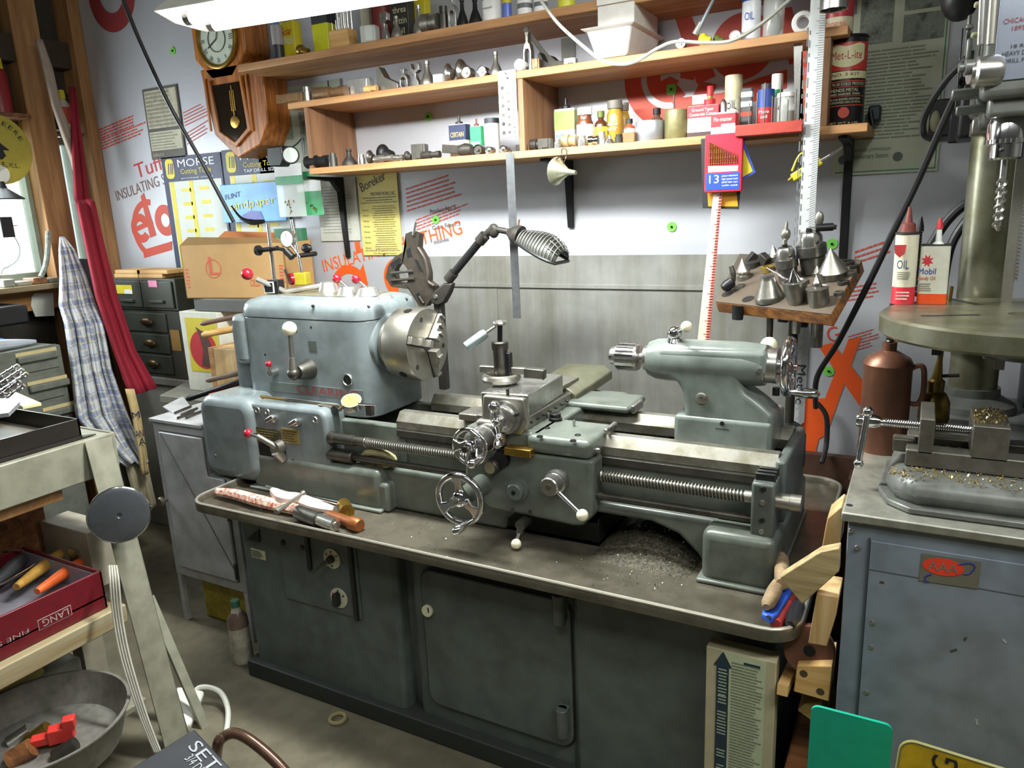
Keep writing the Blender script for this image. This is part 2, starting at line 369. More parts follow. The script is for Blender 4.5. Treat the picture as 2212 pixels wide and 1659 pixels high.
def morse(x0, x1, z0, z1, label, sub, rowsn):
    t, y = sheet('tool_chart_poster', label, 'poster', x0, x1, z0, z1, navy)
    w_ = x1-x0; hz = z1-.115
    R(t, x0+.035, x1-.012, z0+.05, hz, y, posterw)
    R(t, x0+.035, x1-.05, z0+.012, z0+.075, y-.0006, yel); T(t, 'MORSE', x0+.08, x0+.16, z0+.035, .022, y-.001, ink)
    b = B(); b.prism([V((x0+.055+a, y, z1-.055+c)) for a, c in rrect(.06, .09, .02)], (0, -.0012, 0)); lg = mk('badge', b, yel, t)
    b = B()
    for k in (-.01, .006, .018): b.prism([V((x0+.05+k, y-.0013, z1-.08)), V((x0+.056+k, y-.0013, z1-.08)), V((x0+.064+k, y-.0013, z1-.03)), V((x0+.058+k, y-.0013, z1-.03))], (0, -.0005, 0))
    mk('badge_drills', b, navy, lg)
    T(t, 'MORSE', x0+.115, x0+.115+.25, z1-.05, .034, y, mt('white_print', '#dedfe6', .5, 0, 'plain') if 'white_print' not in MT else MT['white_print'])
    T(t, 'Cutting Tools', x0+.13, x0+.34, z1-.082, .022, y, yel); T(t, sub, x0+.13, x0+.35, z1-.105, .014 if sub[0] == 'T' else .006, y, MT['white_print'])
    b = B()
    for cx in (x0+.055, x0+.19): b.box((cx-.014, y-.0013, z0+.075), (cx+.014, y-.0006, hz))
    n = rowsn
    for k in range(n):
        z = hz-.05-k*(hz-z0-.14)/(n-1)
        b.box((x0+.12, y-.0013, z), (x0+.185, y-.0006, z+.016)); b.box((x0+.245, y-.0013, z+.004), (x0+.31, y-.0006, z+.02))
    mk('chart_bars', b, yel, t); return t
morse(-3.27, -2.86, 1.215, 1.85, 'blue and yellow cutting tools chart nearest the corner, left of two', 'printed chart', 7)
morse(-2.85, -2.46, 1.235, 1.855, 'blue tap drill size chart behind the sandpaper pack, right of two', 'TAP DRILL SIZES', 7)
# calendar
t, y = sheet('wall_calendar', 'faded paper calendar with dark frame on the foil wall above the charts', 'calendar', -3.335, -3.09, 1.845, 2.165, mt('calendar_edge', '#4e4a44', .6, 0, 'noise', 20, .2))
R(t, -3.325, -3.10, 1.985, 2.155, y, mt('aged_paper', '#b5b09a', .7, 0, 'noise', 30, .35)); R(t, -3.325, -3.10, 1.885, 1.97, y, pc('#b3b09b', .7))
rows(t, V((-3.32, y-.0007, 1.99)), V((.21, 0, 0)), V((0, 0, .16)), 9, pc('#8a8474', .7), seed=5, fill=.6); rows(t, V((-3.32, y-.0007, 1.888)), V((.21, 0, 0)), V((0, 0, .078)), 6, pc('#8a8474', .7), seed=6)
T(t, 'KANAN', -3.32, -3.24, 1.857, .016, y, MT['aged_paper'])
# news pages left and right
pgm = mt('old_newsprint', '#a4ab9c', .7, 0, 'noise', 5, .1); phm = mt('newsprint_photo', '#7f857a', .7, 0, 'dirt', 22, col2='#2c302c')
t, y = sheet('newspaper_page', 'pale newspaper page with group portrait between clock and lower shelf', 'newspaper', -2.62, -2.12, 1.72, 2.08, pgm, W)
R(t, -2.36, -2.205, 1.80, 1.975, y, phm, 'photograph'); R(t, -2.46, -2.40, 1.87, 1.965, y, phm, 'photograph'); rows(t, V((-2.40, y-.0007, 1.985)), V((.2, 0, 0)), V((0, 0, .08)), 7, pc('#7d8278', .7), seed=8, fill=.35)
R(t, -2.185, -2.178, 1.72, 2.08, y, ink, 'column_rule')
t, y = sheet('newspaper_page', 'large greenish newspaper page with photo collage beside the drill press', 'newspaper', -.262, .012, 1.60, 2.45, mt('green_newsprint', '#bdc2ac', .65, 0, 'noise', 4, .12), W)
for x0, x1, z0, z1 in ((-.21, -.125, 1.955, 2.2), (-.10, .0, 2.03, 2.2), (-.10, .0, 1.95, 2.02), (-.245, -.22, 2.04, 2.2)): R(t, x0, x1, z0, z1, y, phm, 'photograph')
rows(t, V((-.25, y-.0007, 1.695)), V((.245, 0, 0)), V((0, 0, .245)), 26, pc('#868c7c', .7), seed=9, fill=.4, seg=(.15, .3)); 
R(t, -.255, .005, 1.607, 1.61, y, pc('#3f7a62', .6), 'border_line'); R(t, .004, .007, 1.607, 2.4, y, pc('#3f7a62', .6), 'border_line')
for x in (-.235, -.09): mk('seal', B().lathe((x, y, 1.645), (0, -1, 0), [(.013, 0), (.013, .001)], 14), pc('#59655c', .6), t)
T(t, 'Anniversary Station', -.21, -.115, 1.645, .014, y, pc('#4d6a5c', .6)); T(t, 'HERITAGE COMMISSION', -.215, -.11, 1.665, .008, y, pc('#4d6a5c', .6))
# price sheet
t, y = sheet('price_sheet', 'yellowed machine works price sheet pinned under the lower shelf', 'notice', -2.075, -1.872, 1.378, 1.715, mt('yellowed_paper', '#c9bb6c', .65, 0, 'noise', 5, .1))
text(t, 'Boreker', V((-2.055, y, 1.635)), V((.13, 0, .045)), V((-.012, 0, .034)), ink, th=.0012)
T(t, 'MACHINE WORKS, INC.', -2.01, -1.885, 1.618, .014, y, ink); T(t, 'Complete Service for Industry, Farm, Business and Home', -2.065, -1.88, 1.588, .007, y, ink)
rows(t, V((-2.06, y-.0007, 1.595)), V((.18, 0, 0)), V((0, 0, .02)), 2, ink, align='c', seed=3, fill=.3); rows(t, V((-2.01, y-.0007, 1.40)), V((.12, 0, 0)), V((0, 0, .18)), 20, pc('#7a7040', .7), align='c', seed=4, fill=.35)
for k in range(8): T(t, 'Parts', -2.058, -2.03, 1.405+k*.022, .006, y, ink)
T(t, 'NOT IN OR OVER TROUBLESOME MACHINE WORK', -2.06, -1.882, 1.394, .006, y, ink); T(t, 'We Have a Deal Suitable', -2.02, -1.90, 1.383, .006, y, ink)
for x, z in ((-1.975, 1.705), (-1.965, 1.383)): mk('pushpin', B().sph((x, y-.003, z), .005, 8), pc('#9a4020'), t)
t, y = sheet('paper_sheet', 'blank pale paper sheet on the wall behind the left shelf bracket', 'paper', -2.30, -2.085, 1.44, 1.70, pc('#b9b8ae', .7)); rows(t, V((-2.28, y-.0007, 1.47)), V((.17, 0, 0)), V((0, 0, .2)), 16, pc('#9a998f', .7), seed=12, fill=.3)
tag(mk('sticky_note', B().box((-.842, W-.003, 1.327), (-.812, W-.0012, 1.365)), pc('#cfc98e', .6)), 'tiny yellow paper note stuck on the metal backsplash', 'note')
# backsplash behind the lathe
t = thing('backsplash_sheet', 'stained galvanised sheet standing against the wall behind the lathe', 'backsplash', (-1.3, 2.485, .62))
mk('sheet', B().box((-1.90, 2.485, .62), (-.315, 2.488, 1.372)), galv, t); mk('folded_lip', B().box((-1.88, 2.478, 1.255), (-.63, 2.4849, 1.268)), galv, t); mk('seam', B().box((-1.435, 2.4825, .7), (-1.43, 2.4849, 1.26)), galv, t)
# ---------------- clock ----------------
yf = 2.36; ck = thing('pendulum_wall_clock', 'oak pendulum wall clock with round white dial and pointed bottom', 'clock', (-2.6, 2.43, 1.83))
c = V((-2.635, yf, 2.275))
mk('case', B().prism([V((x, yf, z)) for x, z in ((-2.765, 2.17), (-2.48, 2.17), (-2.405, 2.15), (-2.405, 1.925), (-2.46, 1.845), (-2.60, 1.80), (-2.725, 1.905))], (0, .135, 0)), oak, ck, .006)
mk('dial_head', B().prism([c+V((.165*cos(radians(22.5+45*k)), 0, .165*sin(radians(22.5+45*k)))) for k in range(8)], (0, .135, 0)), oak, ck, .008)
d = mk('dial', B().lathe(c+V((0, -.002, 0)), (0, -1, 0), [(.102, 0), (.102, .004)], 40), pc('#c4ccbc', .4), ck)
mk('bezel', B().tor(c+V((0, -.006, 0)), (0, 1, 0), .108, .010, 44), brass, ck)
for k, s in enumerate(('XII', 'I', 'II', 'III', 'IV', 'V', 'VI', 'VII', 'VIII', 'IX', 'X', 'XI')):
    a = radians(90-30*k); u = V((sin(a), 0, -cos(a)))*.011*len(s)**.5; v = V((cos(a), 0, sin(a)))*.02
    text(d, s, c+V((0, -.007, 0))+V((cos(a), 0, sin(a)))*.072-u/2, u, v, ink, 'numeral')
mk('dial_ring', B().tor(c+V((0, -.0075, 0)), (0, 1, 0), .05, .0015, 36, 5), ink, d)
mk('hands', B().bar(c+V((0, -.009, 0)), c+V((-.055, -.009, -.03)), .005, .001, (0, 1, 0)).bar(c+V((0, -.009, 0)), c+V((.02, -.009, .07)), .004, .001, (0, 1, 0)), ink, d)
mk('glass_door_frame', B().prism([V((x, yf, z)) for x, z in ((-2.715, 2.12), (-2.70, 2.12), (-2.68, 1.915), (-2.595, 1.865), (-2.515, 1.915), (-2.53, 2.12), (-2.515, 2.12), (-2.495, 1.905), (-2.592, 1.845), (-2.70, 1.90))], (0, -.012, 0)), oak, ck, .003)
mk('door_glass', B().prism([V((x, yf-.002, z)) for x, z in ((-2.70, 2.10), (-2.535, 2.10), (-2.525, 1.92), (-2.595, 1.872), (-2.685, 1.92))], (0, -.003, 0)), mt('dark_clock_glass', '#221a14', .08, 0, 'plain'), ck)
pd = mk('pendulum', B().cyl((-2.585, yf-.007, 2.09), (-2.585, yf-.007, 1.96), .002, n=6).cyl((-2.595, yf-.007, 2.07), (-2.595, yf-.007, 1.99), .002, n=6).cyl((-2.575, yf-.007, 2.07), (-2.575, yf-.007, 1.99), .002, n=6).lathe((-2.585, yf-.006, 1.945), (0, -1, 0), [(.026, 0), (.024, .004), (.005, .007)], 24), brass, ck)
mk('hinge_side_strip', B().box((-2.50, yf-.008, 1.90), (-2.487, yf-.0005, 2.14)), oak, ck, .003); mk('hinge_side_strip', B().box((-2.745, yf-.008, 1.92), (-2.733, yf-.0005, 2.13)), oak, ck, .003)
# ---------------- fluorescent fixture ----------------
a = Wz(441, 45, 2.10); bq = Wz(687, 5, 2.10); d = (bq-a).normalized(); e = a+d*1.22; n = V((-d.y, d.x, 0)); mid = (a+e)/2
fx = thing('fluorescent_fixture', 'long white fluorescent shop light hanging above the headstock', 'light fixture', mid+V((0, 0, .05)))
P0, P1 = a-d*.05, e+d*.05
def cs(p, pts): return [p+n*u+V((0, 0, z)) for u, z in pts]
prof = [(-.13, .005), (-.06, .055), (.06, .055), (.13, .005), (.13, .008), (.06, .060), (-.06, .060), (-.13, .008)]
b = B(); b.prism(cs(P0, prof), P1-P0); mk('reflector', b, pc('#d9d7d2', .35), fx)
mk('ballast_housing', B().bar(P0+V((0, 0, .085)), P1+V((0, 0, .085)), .09, .05), pc('#cfcdc8', .4), fx, .004)
mk('end_plate', B().prism(cs(P0, [(-.13, .004), (-.06, .06), (.06, .06), (.13, .004), (.06, -.012), (-.06, -.012)]), -d*.004), pc('#bfbdb8', .4), fx)
for s in (-.045, .045):
    tb = mk('fluorescent_tube', B().cyl(a+n*s, e+n*s, .018, n=16), tubem, fx)
    mk('tube_cap', B().cyl(a+n*s-d*.02, a+n*s, .019, n=16).cyl(e+n*s, e+n*s+d*.02, .019, n=16), satin, tb)
for q in (.15, .85): mk('hanging_chain', B().cyl(P0.lerp(P1, q)+V((0, 0, .11)), P0.lerp(P1, q)+V((0, 0, .85)), .003, n=6), satin, fx)
l = area('fluorescent_light', mid+V((0, 0, -.025)), mid+V((0, -.06, -1)), .12, 1.2, 46, (.95, 1, .96)); l.rotation_euler = (0, 0, math.atan2(d.y, d.x)); l.data.size, l.data.size_y = 1.2, .12
# ================= shelving =================
SH = thing('wall_shelving', 'three-tier orange pine wall shelving with dividers and black brackets', 'shelf', (-1.15, 2.365, 1.70))
ZB, ZM, ZT = 1.725, 1.967, 2.13; YF = 2.23
for x0, x1, z0, z1 in ((-2.085, -.155, 1.702, ZB), (-2.16, -.215, 1.944, ZM), (-2.40, -.15, 2.104, ZT)): mk('shelf_board', B().box((x0, YF, z0), (x1, 2.499, z1)), wood, SH, .002)
for x, z0, z1 in ((-2.085, ZB, 1.944), (-1.178, ZB, 1.944), (-.275, ZB, 1.944)): mk('divider_board', B().box((x, YF+.004, z0), (x+.02, 2.499, z1)), mt('brown_divider_board', '#8b6547', .6, 0, 'wood', 3, col2='#6c4a31', axis=2) if 'brown_divider_board' not in MT else MT['brown_divider_board'], SH, .001)
for x, zt, dz in ((-2.17, 1.70, .33), (-1.13, 1.70, .23), (-.23, 1.70, .42)):
    b = B().prism([V((x, 2.497, zt)), V((x, 2.497, zt-dz)), V((x, 2.488, zt-dz)), V((x, 2.47, zt-.06)), V((x, 2.43, zt-.018)), V((x, 2.28, zt-.008)), V((x, 2.28, zt))], (.024, 0, 0)); mk('shelf_bracket', b, blackm, SH, .002)
bkm = pc('#85857f', .5)
mk('bracket_plate', B().box((-1.14, 2.494, 1.97), (-1.09, 2.499, 2.10)), bkm, SH); mk('bracket_brace', B().tube([(-1.115, 2.49, 1.99), (-1.14, 2.40, 2.02), (-1.16, 2.27, 2.095)], .008), bkm, SH)
# ---- generic small things ----
def put(x0, x1, yt, y, z): p = Wy((x0+x1)/2, yt, y); return V((p.x, y, z)), (x1-x0)*mpp(p), p.z-z
def TT(name, label, cat, c, group): return thing(name, label, cat, c, group)
G2, G1, G3 = 'supplies on the lower shelf', 'tooling on the middle shelf', 'supplies on the top shelf'
def bands(t, c, r, h, bs, rect=None):
    for a0, a1, m in bs:
        if rect: mk('label_band', B().ob(c+V((0, 0, (a0+a1)/2*h)), (rect[0]*1.012, rect[1]*1.012, (a1-a0)*h)), m, t, .001)
        else: mk('label_band', B().lathe(c+V((0, 0, a0*h)), (0, 0, 1), [(r*1.012, 0), (r*1.012, (a1-a0)*h)], 28, False), m, t)
def can(x0, x1, yt, y, z, body, bs, label, cat='can', name='round_can', cap=None, words=(), g=G2, capf=.12):
    c, w, h = put(x0, x1, yt, y, z); r = w/2; t = TT(name, label, cat, c, g); hb = h*(1-capf) if cap else h
    mk('can_body', B().lathe(c, (0, 0, 1), [(r*.97, 0), (r, .003), (r, hb-.004), (r*.96, hb), (r*.9, hb-.001)], 28), body, t)
    if cap: mk('cap', B().lathe(c+V((0, 0, hb)), (0, 0, 1), [(r*cap[1], 0), (r*cap[1], h-hb-.002), (r*cap[1]*.9, h-hb)], 20), cap[0], t)
    bands(t, c, r, h, bs)
    for s, zz, hh, ww, m in words: text(t, s, c+V((-ww*w/2, -r*1.03, zz*h)), V((ww*w, 0, 0)), V((0, 0, hh*h)), m, th=.001)
    return t, c, w, h
def tin(x0, x1, yt, y, z, body, bs, label, cat='tin', name='oil_tin', cap=None, words=(), g=G2, dep=.6, ry=0):
    c, w, h = put(x0, x1, yt, y, z); t = TT(name, label, cat, c, g); d = w*dep; hb = h*(.8 if cap else 1)
    mk('tin_body' if cap else 'box_body', B().ob(c+V((0, d*.0, hb/2)), (w, d, hb)), body, t, .003)
    if cap: mk('spout', B().lathe(c+V((0, 0, hb)), (0, 0, 1), [(w*.2, 0), (w*.2, h*.05), (w*.08, h*.07), (w*.06, h*.2)], 14), cap, t)
    bands(t, c, 0, hb, bs, (w, d))
    for s, zz, hh, ww, m in words: text(t, s, c+V((-ww*w/2, -d/2*1.02, zz*hb)), V((ww*w, 0, 0)), V((0, 0, hh*hb)), m, th=.0012)
    return t, c, w, h
def bottle(x0, x1, yt, y, z, glass, capm, label, lab=None, name='bottle', g=G2, neck=.45, sh=.62, capw=None, words=()):
    c, w, h = put(x0, x1, yt, y, z); r = w/2; t = TT(name, label, 'bottle', c, g); nr = r*neck
    mk('bottle_body', B().lathe(c, (0, 0, 1), [(r*.92, 0), (r, .004), (r, h*sh), (r*.85, h*(sh+.07)), (nr, h*(sh+.14)), (nr, h*.84)], 24), glass, t)
    cr = capw*r if capw else nr*1.25; mk('cap', B().lathe(c+V((0, 0, h*.82)), (0, 0, 1), [(cr, 0), (cr, h*.17), (cr*.9, h*.18)], 18), capm, t)
    if lab: bands(t, c, r, h, [lab])
    for s, zz, hh, ww, m in words: text(t, s, c+V((-ww*w/2, -r*1.04, zz*h)), V((ww*w, 0, 0)), V((0, 0, hh*h)), m, th=.001)
wp = MT['white_print']
# lower shelf, containers
tin(970, 1012, 250, 2.33, ZB, pc('#d8d0b8'), [(.52, .98, pc('#20284a'))], 'dark blue and cream tin of thread cutting oil on the lower shelf', cap=black, words=(('CERTAIN', .62, .14, .8, pc('#c9b26a')), ('FOR THREAD', .36, .08, .7, ink), ('CUTTING OIL', .2, .08, .7, ink)), dep=.5)
tin(1015, 1042, 256, 2.33, ZB, pc('#d9ddd2'), [(.36, .99, pc('#2f9a62'))], 'slim green and white tin with red spout on the lower shelf', cap=pc('#6b3028'), words=(('RIDGID', .4, .1, .8, wp), ('CUTTING', .2, .1, .8, ink)), dep=.5)
can(1046, 1078, 256, 2.33, ZB, white, [(.86, 1, pc('#30343c'))], 'white can with dark lid beside the slim green tin')
tin(1198, 1246, 212, 2.40, ZB, pc('#b9bfb4'), [(.5, .95, pc('#8a9355'))], 'green and white tin of penetrating oil at the divider', cap=black, words=(('PENETRATING', .28, .12, .85, pc('#2e6a8c')),), dep=.45)
bottle(1245, 1281, 233, 2.32, ZB, pc('#6a3a26', .2), white, 'brown pill bottle with wide white cap', (.12, .58, white), neck=.8, capw=.9)
bottle(1284, 1312, 240, 2.34, ZB, pc('#4a2a18', .2), pc('#56601e'), 'small brown bottle with a yellow label', (.1, .56, yel), words=(('TRI', .3, .14, .6, pc('#8a6a10')),))
bottle(1310, 1346, 217, 2.37, ZB, pc('#a68432', .25), pc('#6e6a62'), 'tall amber plastic bottle with grey cap, in front of its twin', neck=.72, sh=.68, words=(('silicone', .45, .06, .7, wp), ('spray', .35, .06, .6, wp)))
bottle(1332, 1360, 222, 2.43, ZB, pc('#a68432', .25), pc('#6e6a62'), 'amber plastic bottle half hidden behind its taller twin', neck=.72, sh=.68)
bottle(1348, 1372, 257, 2.30, ZB, pc('#b0452e', .3), black, 'tiny red bottle with black cap beside the aluminium pan', (.25, .6, pc('#e0d8c8')))
tin(1346, 1374, 286, 2.26, ZB, pc('#7d5c3a', .7), [], 'small brown cardboard box at the front of the lower shelf', 'box', 'small_carton')
bottle(1404, 1434, 234, 2.36, ZB, pc('#5a4436', .15), blackm, 'dropper bottle with two wires standing behind the pan', (.1, .5, pc('#c9c2b4')))
can(1372, 1437, 262, 2.30, ZB, mt('dull_aluminium', '#9a9ea4', .4, .7, 'noise', 20, .15), [], 'shallow aluminium pan of small parts on the lower shelf', 'pan', 'aluminium_pan')
can(1436, 1491, 238, 2.30, ZB, mt('olive_tin', '#76704a', .45, .4, 'noise', 25, .3), [], 'olive brown tin cup with a scriber standing in it', 'cup', 'tin_cup')
c, w_, h = put(1436, 1491, 238, 2.30, ZB); tag(mk('scriber', B().cyl(c+V((-.01, 0, .09)), c+V((-.012, 0, h+.045)), .003, .0015, 8), dsteel), 'thin steel scriber standing up in the olive tin cup', 'scriber')
tin(1489, 1556, 229, 2.30, ZB, pc('#dcdad6'), [(.62, .99, pc('#c8202c')), (0, .18, pc('#3a2226'))], 'red and white carton of countersink cutters on the lower shelf', 'box', 'cutter_carton', words=(('Ground Taper', .82, .1, .7, wp), ('Countersink Cutters', .68, .1, .85, wp), ('T.M. LIVINGSTON CO', .42, .08, .8, ink)), dep=.5)
tin(1498, 1538, 205, 2.40, ZB, pc('#c9ccd4'), [(.5, .8, pc('#8a3a34'))], 'pale carton with dark oval behind the red countersink box', 'box', 'small_carton')
bottle(1522, 1546, 186, 2.36, ZB, pc('#9a7a2a', .3), pc('#c8202c'), 'amber squeeze bottle with red top leaning behind cartons', (.5, .75, pc('#c8202c')), name='squeeze_bottle')
can(1567, 1604, 163, 2.40, ZB, pc('#cfc6a2', .4), [(.28, .62, pc('#dfdcc6')), (0, .2, pc('#c23a2a'))], 'cream round can with an OIL label on the lower shelf', words=(('OIL', .46, .1, .6, ink), ('HONEST', .56, .04, .5, ink)))
tin(1540, 1592, 243, 2.27, ZB, pc('#dcdcd8'), [(.35, .93, pc('#c22832'))], 'small red and white carton reading Flo-master', 'box', 'small_carton', words=(('Flo-master', .6, .18, .75, wp),))
c, w_, h = put(1556, 1570, 214, 2.29, ZB); tag(mk('needle_oiler', B().lathe(c, (0, 0, 1), [(.010, 0), (.010, .09), (.004, .10), (.002, h)], 14), satin), 'tiny silver needle oiler standing behind the small red carton', 'oiler')
tin(1603, 1626, 190, 2.34, ZB, pc('#4c4e50', .4), [(.8, .92, white), (.6, .72, white), (.4, .5, redp)], 'narrow dark carton with white squares near the red rack', 'box', 'small_carton')
can(1638, 1673, 181, 2.33, ZB, pc('#b8282c'), [(.52, .88, pc('#23408c'))], 'blue and red spray can with grey cap in the red rack', 'can', 'spray_can', cap=(pc('#4a4c50'), .62), words=(('Micro', .40, .06, .6, wp), ('oil', .3, .06, .4, wp)))
can(1668, 1692, 160, 2.40, ZB, white, [(.62, .74, pc('#1f9a5c'))], 'white tube with green collar behind the spray can', 'tube', 'plastic_tube')
t, c, w_, h = can(1681, 1722, 200, 2.32, ZB, clearp, [], 'clear plastic jar with white lid holding yellow and black bits', 'jar', 'plastic_jar', cap=(white, 1.05))
mk('jar_contents', B().ob(c+V((0, 0, .03)), (w_*.7, w_*.6, .05), rz=.5).ob(c+V((-.01, -.012, .065)), (.02, .015, .02), ry=.5), pc('#4b4a40', .5), t)
rk = thing('red_parts_rack', 'red metal rack tray with upright drill bits at the shelf edge', 'rack', V((-.40, 2.22, 1.70)))
p0, p1 = Wy(1590, 290, 2.20), Wy(1735, 270, 2.20)
mk('rack_tray', B().box((p0.x, 2.19, 1.712), (p1.x, 2.28, 1.724)).box((p0.x, 2.185, 1.712), (p1.x, 2.192, 1.742)), mt('red_rack_paint', '#a8392c', .5, 0, 'dirt', 10, col2='#7a2a20'), rk, .002)
for k in range(7): x = p0.x+.03+k*.02; mk('drill_bit', B().cyl((x, 2.22, 1.72), (x, 2.22, 1.80+(k*37 % 5)*.012), .0018, n=6), dsteel, rk)
for k, (xx, m) in enumerate(((1726, satin), (1735, pc('#b8452e')))):
    a = Wy(xx, 268, 2.26); e = Wy(xx-2+8*k, 90+k*20, 2.26); tag(mk('steel_rule', B().bar(a, e, .022, .002, (0, 1, 0)), m), ('bare steel rule' if k == 0 else 'red-edged rule')+' standing upright at the right end of the lower shelf', 'rule')
# met-l can
t, c, w_, h = can(1790, 1872, 84, 2.33, ZB, pc('#1b1a1c', .3), [(.62, .93, pc('#b83430', .35)), (.53, .61, pc('#cfc89a', .4))], 'tall black and red kit can at the right end of the shelf', 'can', 'repair_kit_can')
r = w_/2
OFA = 6
def curved(par, s, zz, hh, ang, m, lift=1.02):
    """text wrapped round a can"""
    if s not in TC: TC[s] = tmesh(s)
    vs, fs = TC[s]; x0 = min(a.x for a in vs); x1 = max(a.x for a in vs); y1 = max(a.y for a in vs); b = B()
    b.add([c+V((sin(radians(((a.x-x0)/(x1-x0)-.5)*ang+OFA))*r*lift, -cos(radians(((a.x-x0)/(x1-x0)-.5)*ang+OFA))*r*lift, zz*h+a.y/y1*hh*h)) for a in vs], fs); return mk('lettering', b, m, par)
cr = pc('#d2cba0', .4)
b = B(); vs = []
for k in range(17):
    u = -55+k*110/16
    for zz in (.9-.015*cos(radians(u*5)), .655+.085*(u/55)**2): vs.append(c+V((sin(radians(u+OFA))*r*1.017, -cos(radians(u+OFA))*r*1.017, zz*h)))
b.add(vs, [(2*i, 2*i+1, 2*i+3, 2*i+2) for i in range(16)])
mk('shield_label', b, cr, t)
curved(t, 'Met-L-ite', .745, .09, 88, pc('#a8423a'), 1.03)
for s, zz, hh, an, m in (('NO. 5 KIT', .558, .035, 80, ink), ('THE 70-30 COLD PROCESS', .455, .03, 120, cr), ('MENDS METAL', .385, .035, 80, cr), ('DRIES HARDER THAN', .345, .025, 90, cr), ('FOR CAR BODIES AND FARM', .29, .022, 95, cr), ('AN UNLIMITED USES OF METAL', .255, .022, 100, cr), ('NET WT 6 LBS', .025, .02, 90, cr)): curved(t, s, zz, hh, an, m)
bands(t, c, r*1.004, h, [(.495, .505, redp), (.435, .442, redp), (.33, .336, redp), (.225, .235, redp)]); mk('seal', B().lathe(c+V((r*.1, -r*.995, .15*h)), (.1, -.995, 0), [(.014, 0), (.014, .002)], 20), redp, t)
mk('can_rim', B().tor(c+V((0, 0, h)), (0, 0, 1), r*.98, .004, 32, 6), blackm, t)
# ---- lower shelf metal bits ----
MB_ = []
def bit(kind, x0, x1, yt, yb, y, z, m, name, label, cat, g=G1, extra=None):
    c, w, h = put(x0, x1, yt, y, z); b = B(); r = w/2; h = max(h, .012)
    if kind == 'rod': r = h/2; b.lathe(c+V((-w/2, 0, r)), (1, .08, 0), [(r*.8, 0), (r, w*.06), (r, w*.5), (r*.75, w*.52), (r*.75, w*.8), (r*.9, w*.82), (r*.9, w)], 16)
    elif kind == 'disc': R_ = min(w, h)/2; b.lathe(c+V((0, .03, R_)), (.1, -1, 0), [(R_, 0), (R_, .035), (R_*.9, .038), (R_*.9, .034), (R_*.3, .034), (R_*.3, .04)], 24)
    elif kind == 'block': b.ob(c+V((0, 0, h/2)), (w, .035, h), rz=.2).ob(c+V((w*.1, -.005, h*.55)), (w*.5, .03, h*.9), rz=.2)
    elif kind == 'cup': b.lathe(c, (0, 0, 1), [(r, 0), (r, h*.7), (r*.8, h*.72), (r*.8, h), (r*.6, h), (r*.6, h*.8)], 20)
    elif kind == 'cone': b.lathe(c, (0, 0, 1), [(r, 0), (r, h*.15), (r*.75, h*.35), (r*.35, h*.6), (r*.3, h*.85), (r*.38, h*.87), (r*.38, h)], 18)
    elif kind == 'bulb': b.sph(c+V((0, 0, h*.5)), h*.5, 16, (w/h*.55, .8, 1)).lathe(c+V((w*.1, 0, h*.45)), (1, 0, -.3), [(h*.35, 0), (h*.3, w*.35)], 14)
    elif kind == 'wedge': b.prism([c+V((x*w, -.018, zz*h)) for x, zz in ((-.5, 0), (.5, 0), (.5, .25), (-.1, .55), (-.35, 1), (-.5, .9))], (0, .036, 0))
    elif kind == 'dog': b.prism([c+V((x*w, -.012, zz*h)) for x, zz in ((-.42, 0), (-.42, .5), (-.3, .68), (-.12, .74), (-.12, .92), (-.18, .92), (-.18, 1), (.18, 1), (.18, .92), (.12, .92), (.12, .74), (.3, .68), (.42, .5), (.42, 0), (.2, 0), (.2, .12), (.26, .2), (.26, .48), (.14, .56), (-.14, .56), (-.26, .48), (-.26, .2), (-.2, .12), (-.2, 0))], (0, .024, 0))
    elif kind == 'fork': b.prism([c+V((x*w, -.01, zz*h)) for x, zz in ((-.3, 0), (.35, 0), (.3, .25), (.12, .4), (.1, .6), (.5, .7), (.5, .95), (.25, 1), (.25, .82), (0, .72), (-.3, .82), (-.35, 1), (-.5, .9), (-.45, .65), (-.1, .52), (-.14, .4), (-.3, .25))], (0, .02, 0))
    elif kind == 'file': b.bar(c+V((-w/2, 0, h*.6)), c+V((w/2, .02, h*.35)), .02, h*.5, (0, 0, 1)).lathe(c+V((w*.1, -.01, h*.4)), (1, .1, 0), [(h*.3, 0), (h*.42, w*.2), (h*.3, w*.4)], 14)
    o = mk(name, b, m, None, .0012 if kind in ('block', 'wedge', 'dog', 'fork', 'file') else 0); tag(o, label, cat, g); return o
LB = 'metal bits on the lower shelf'
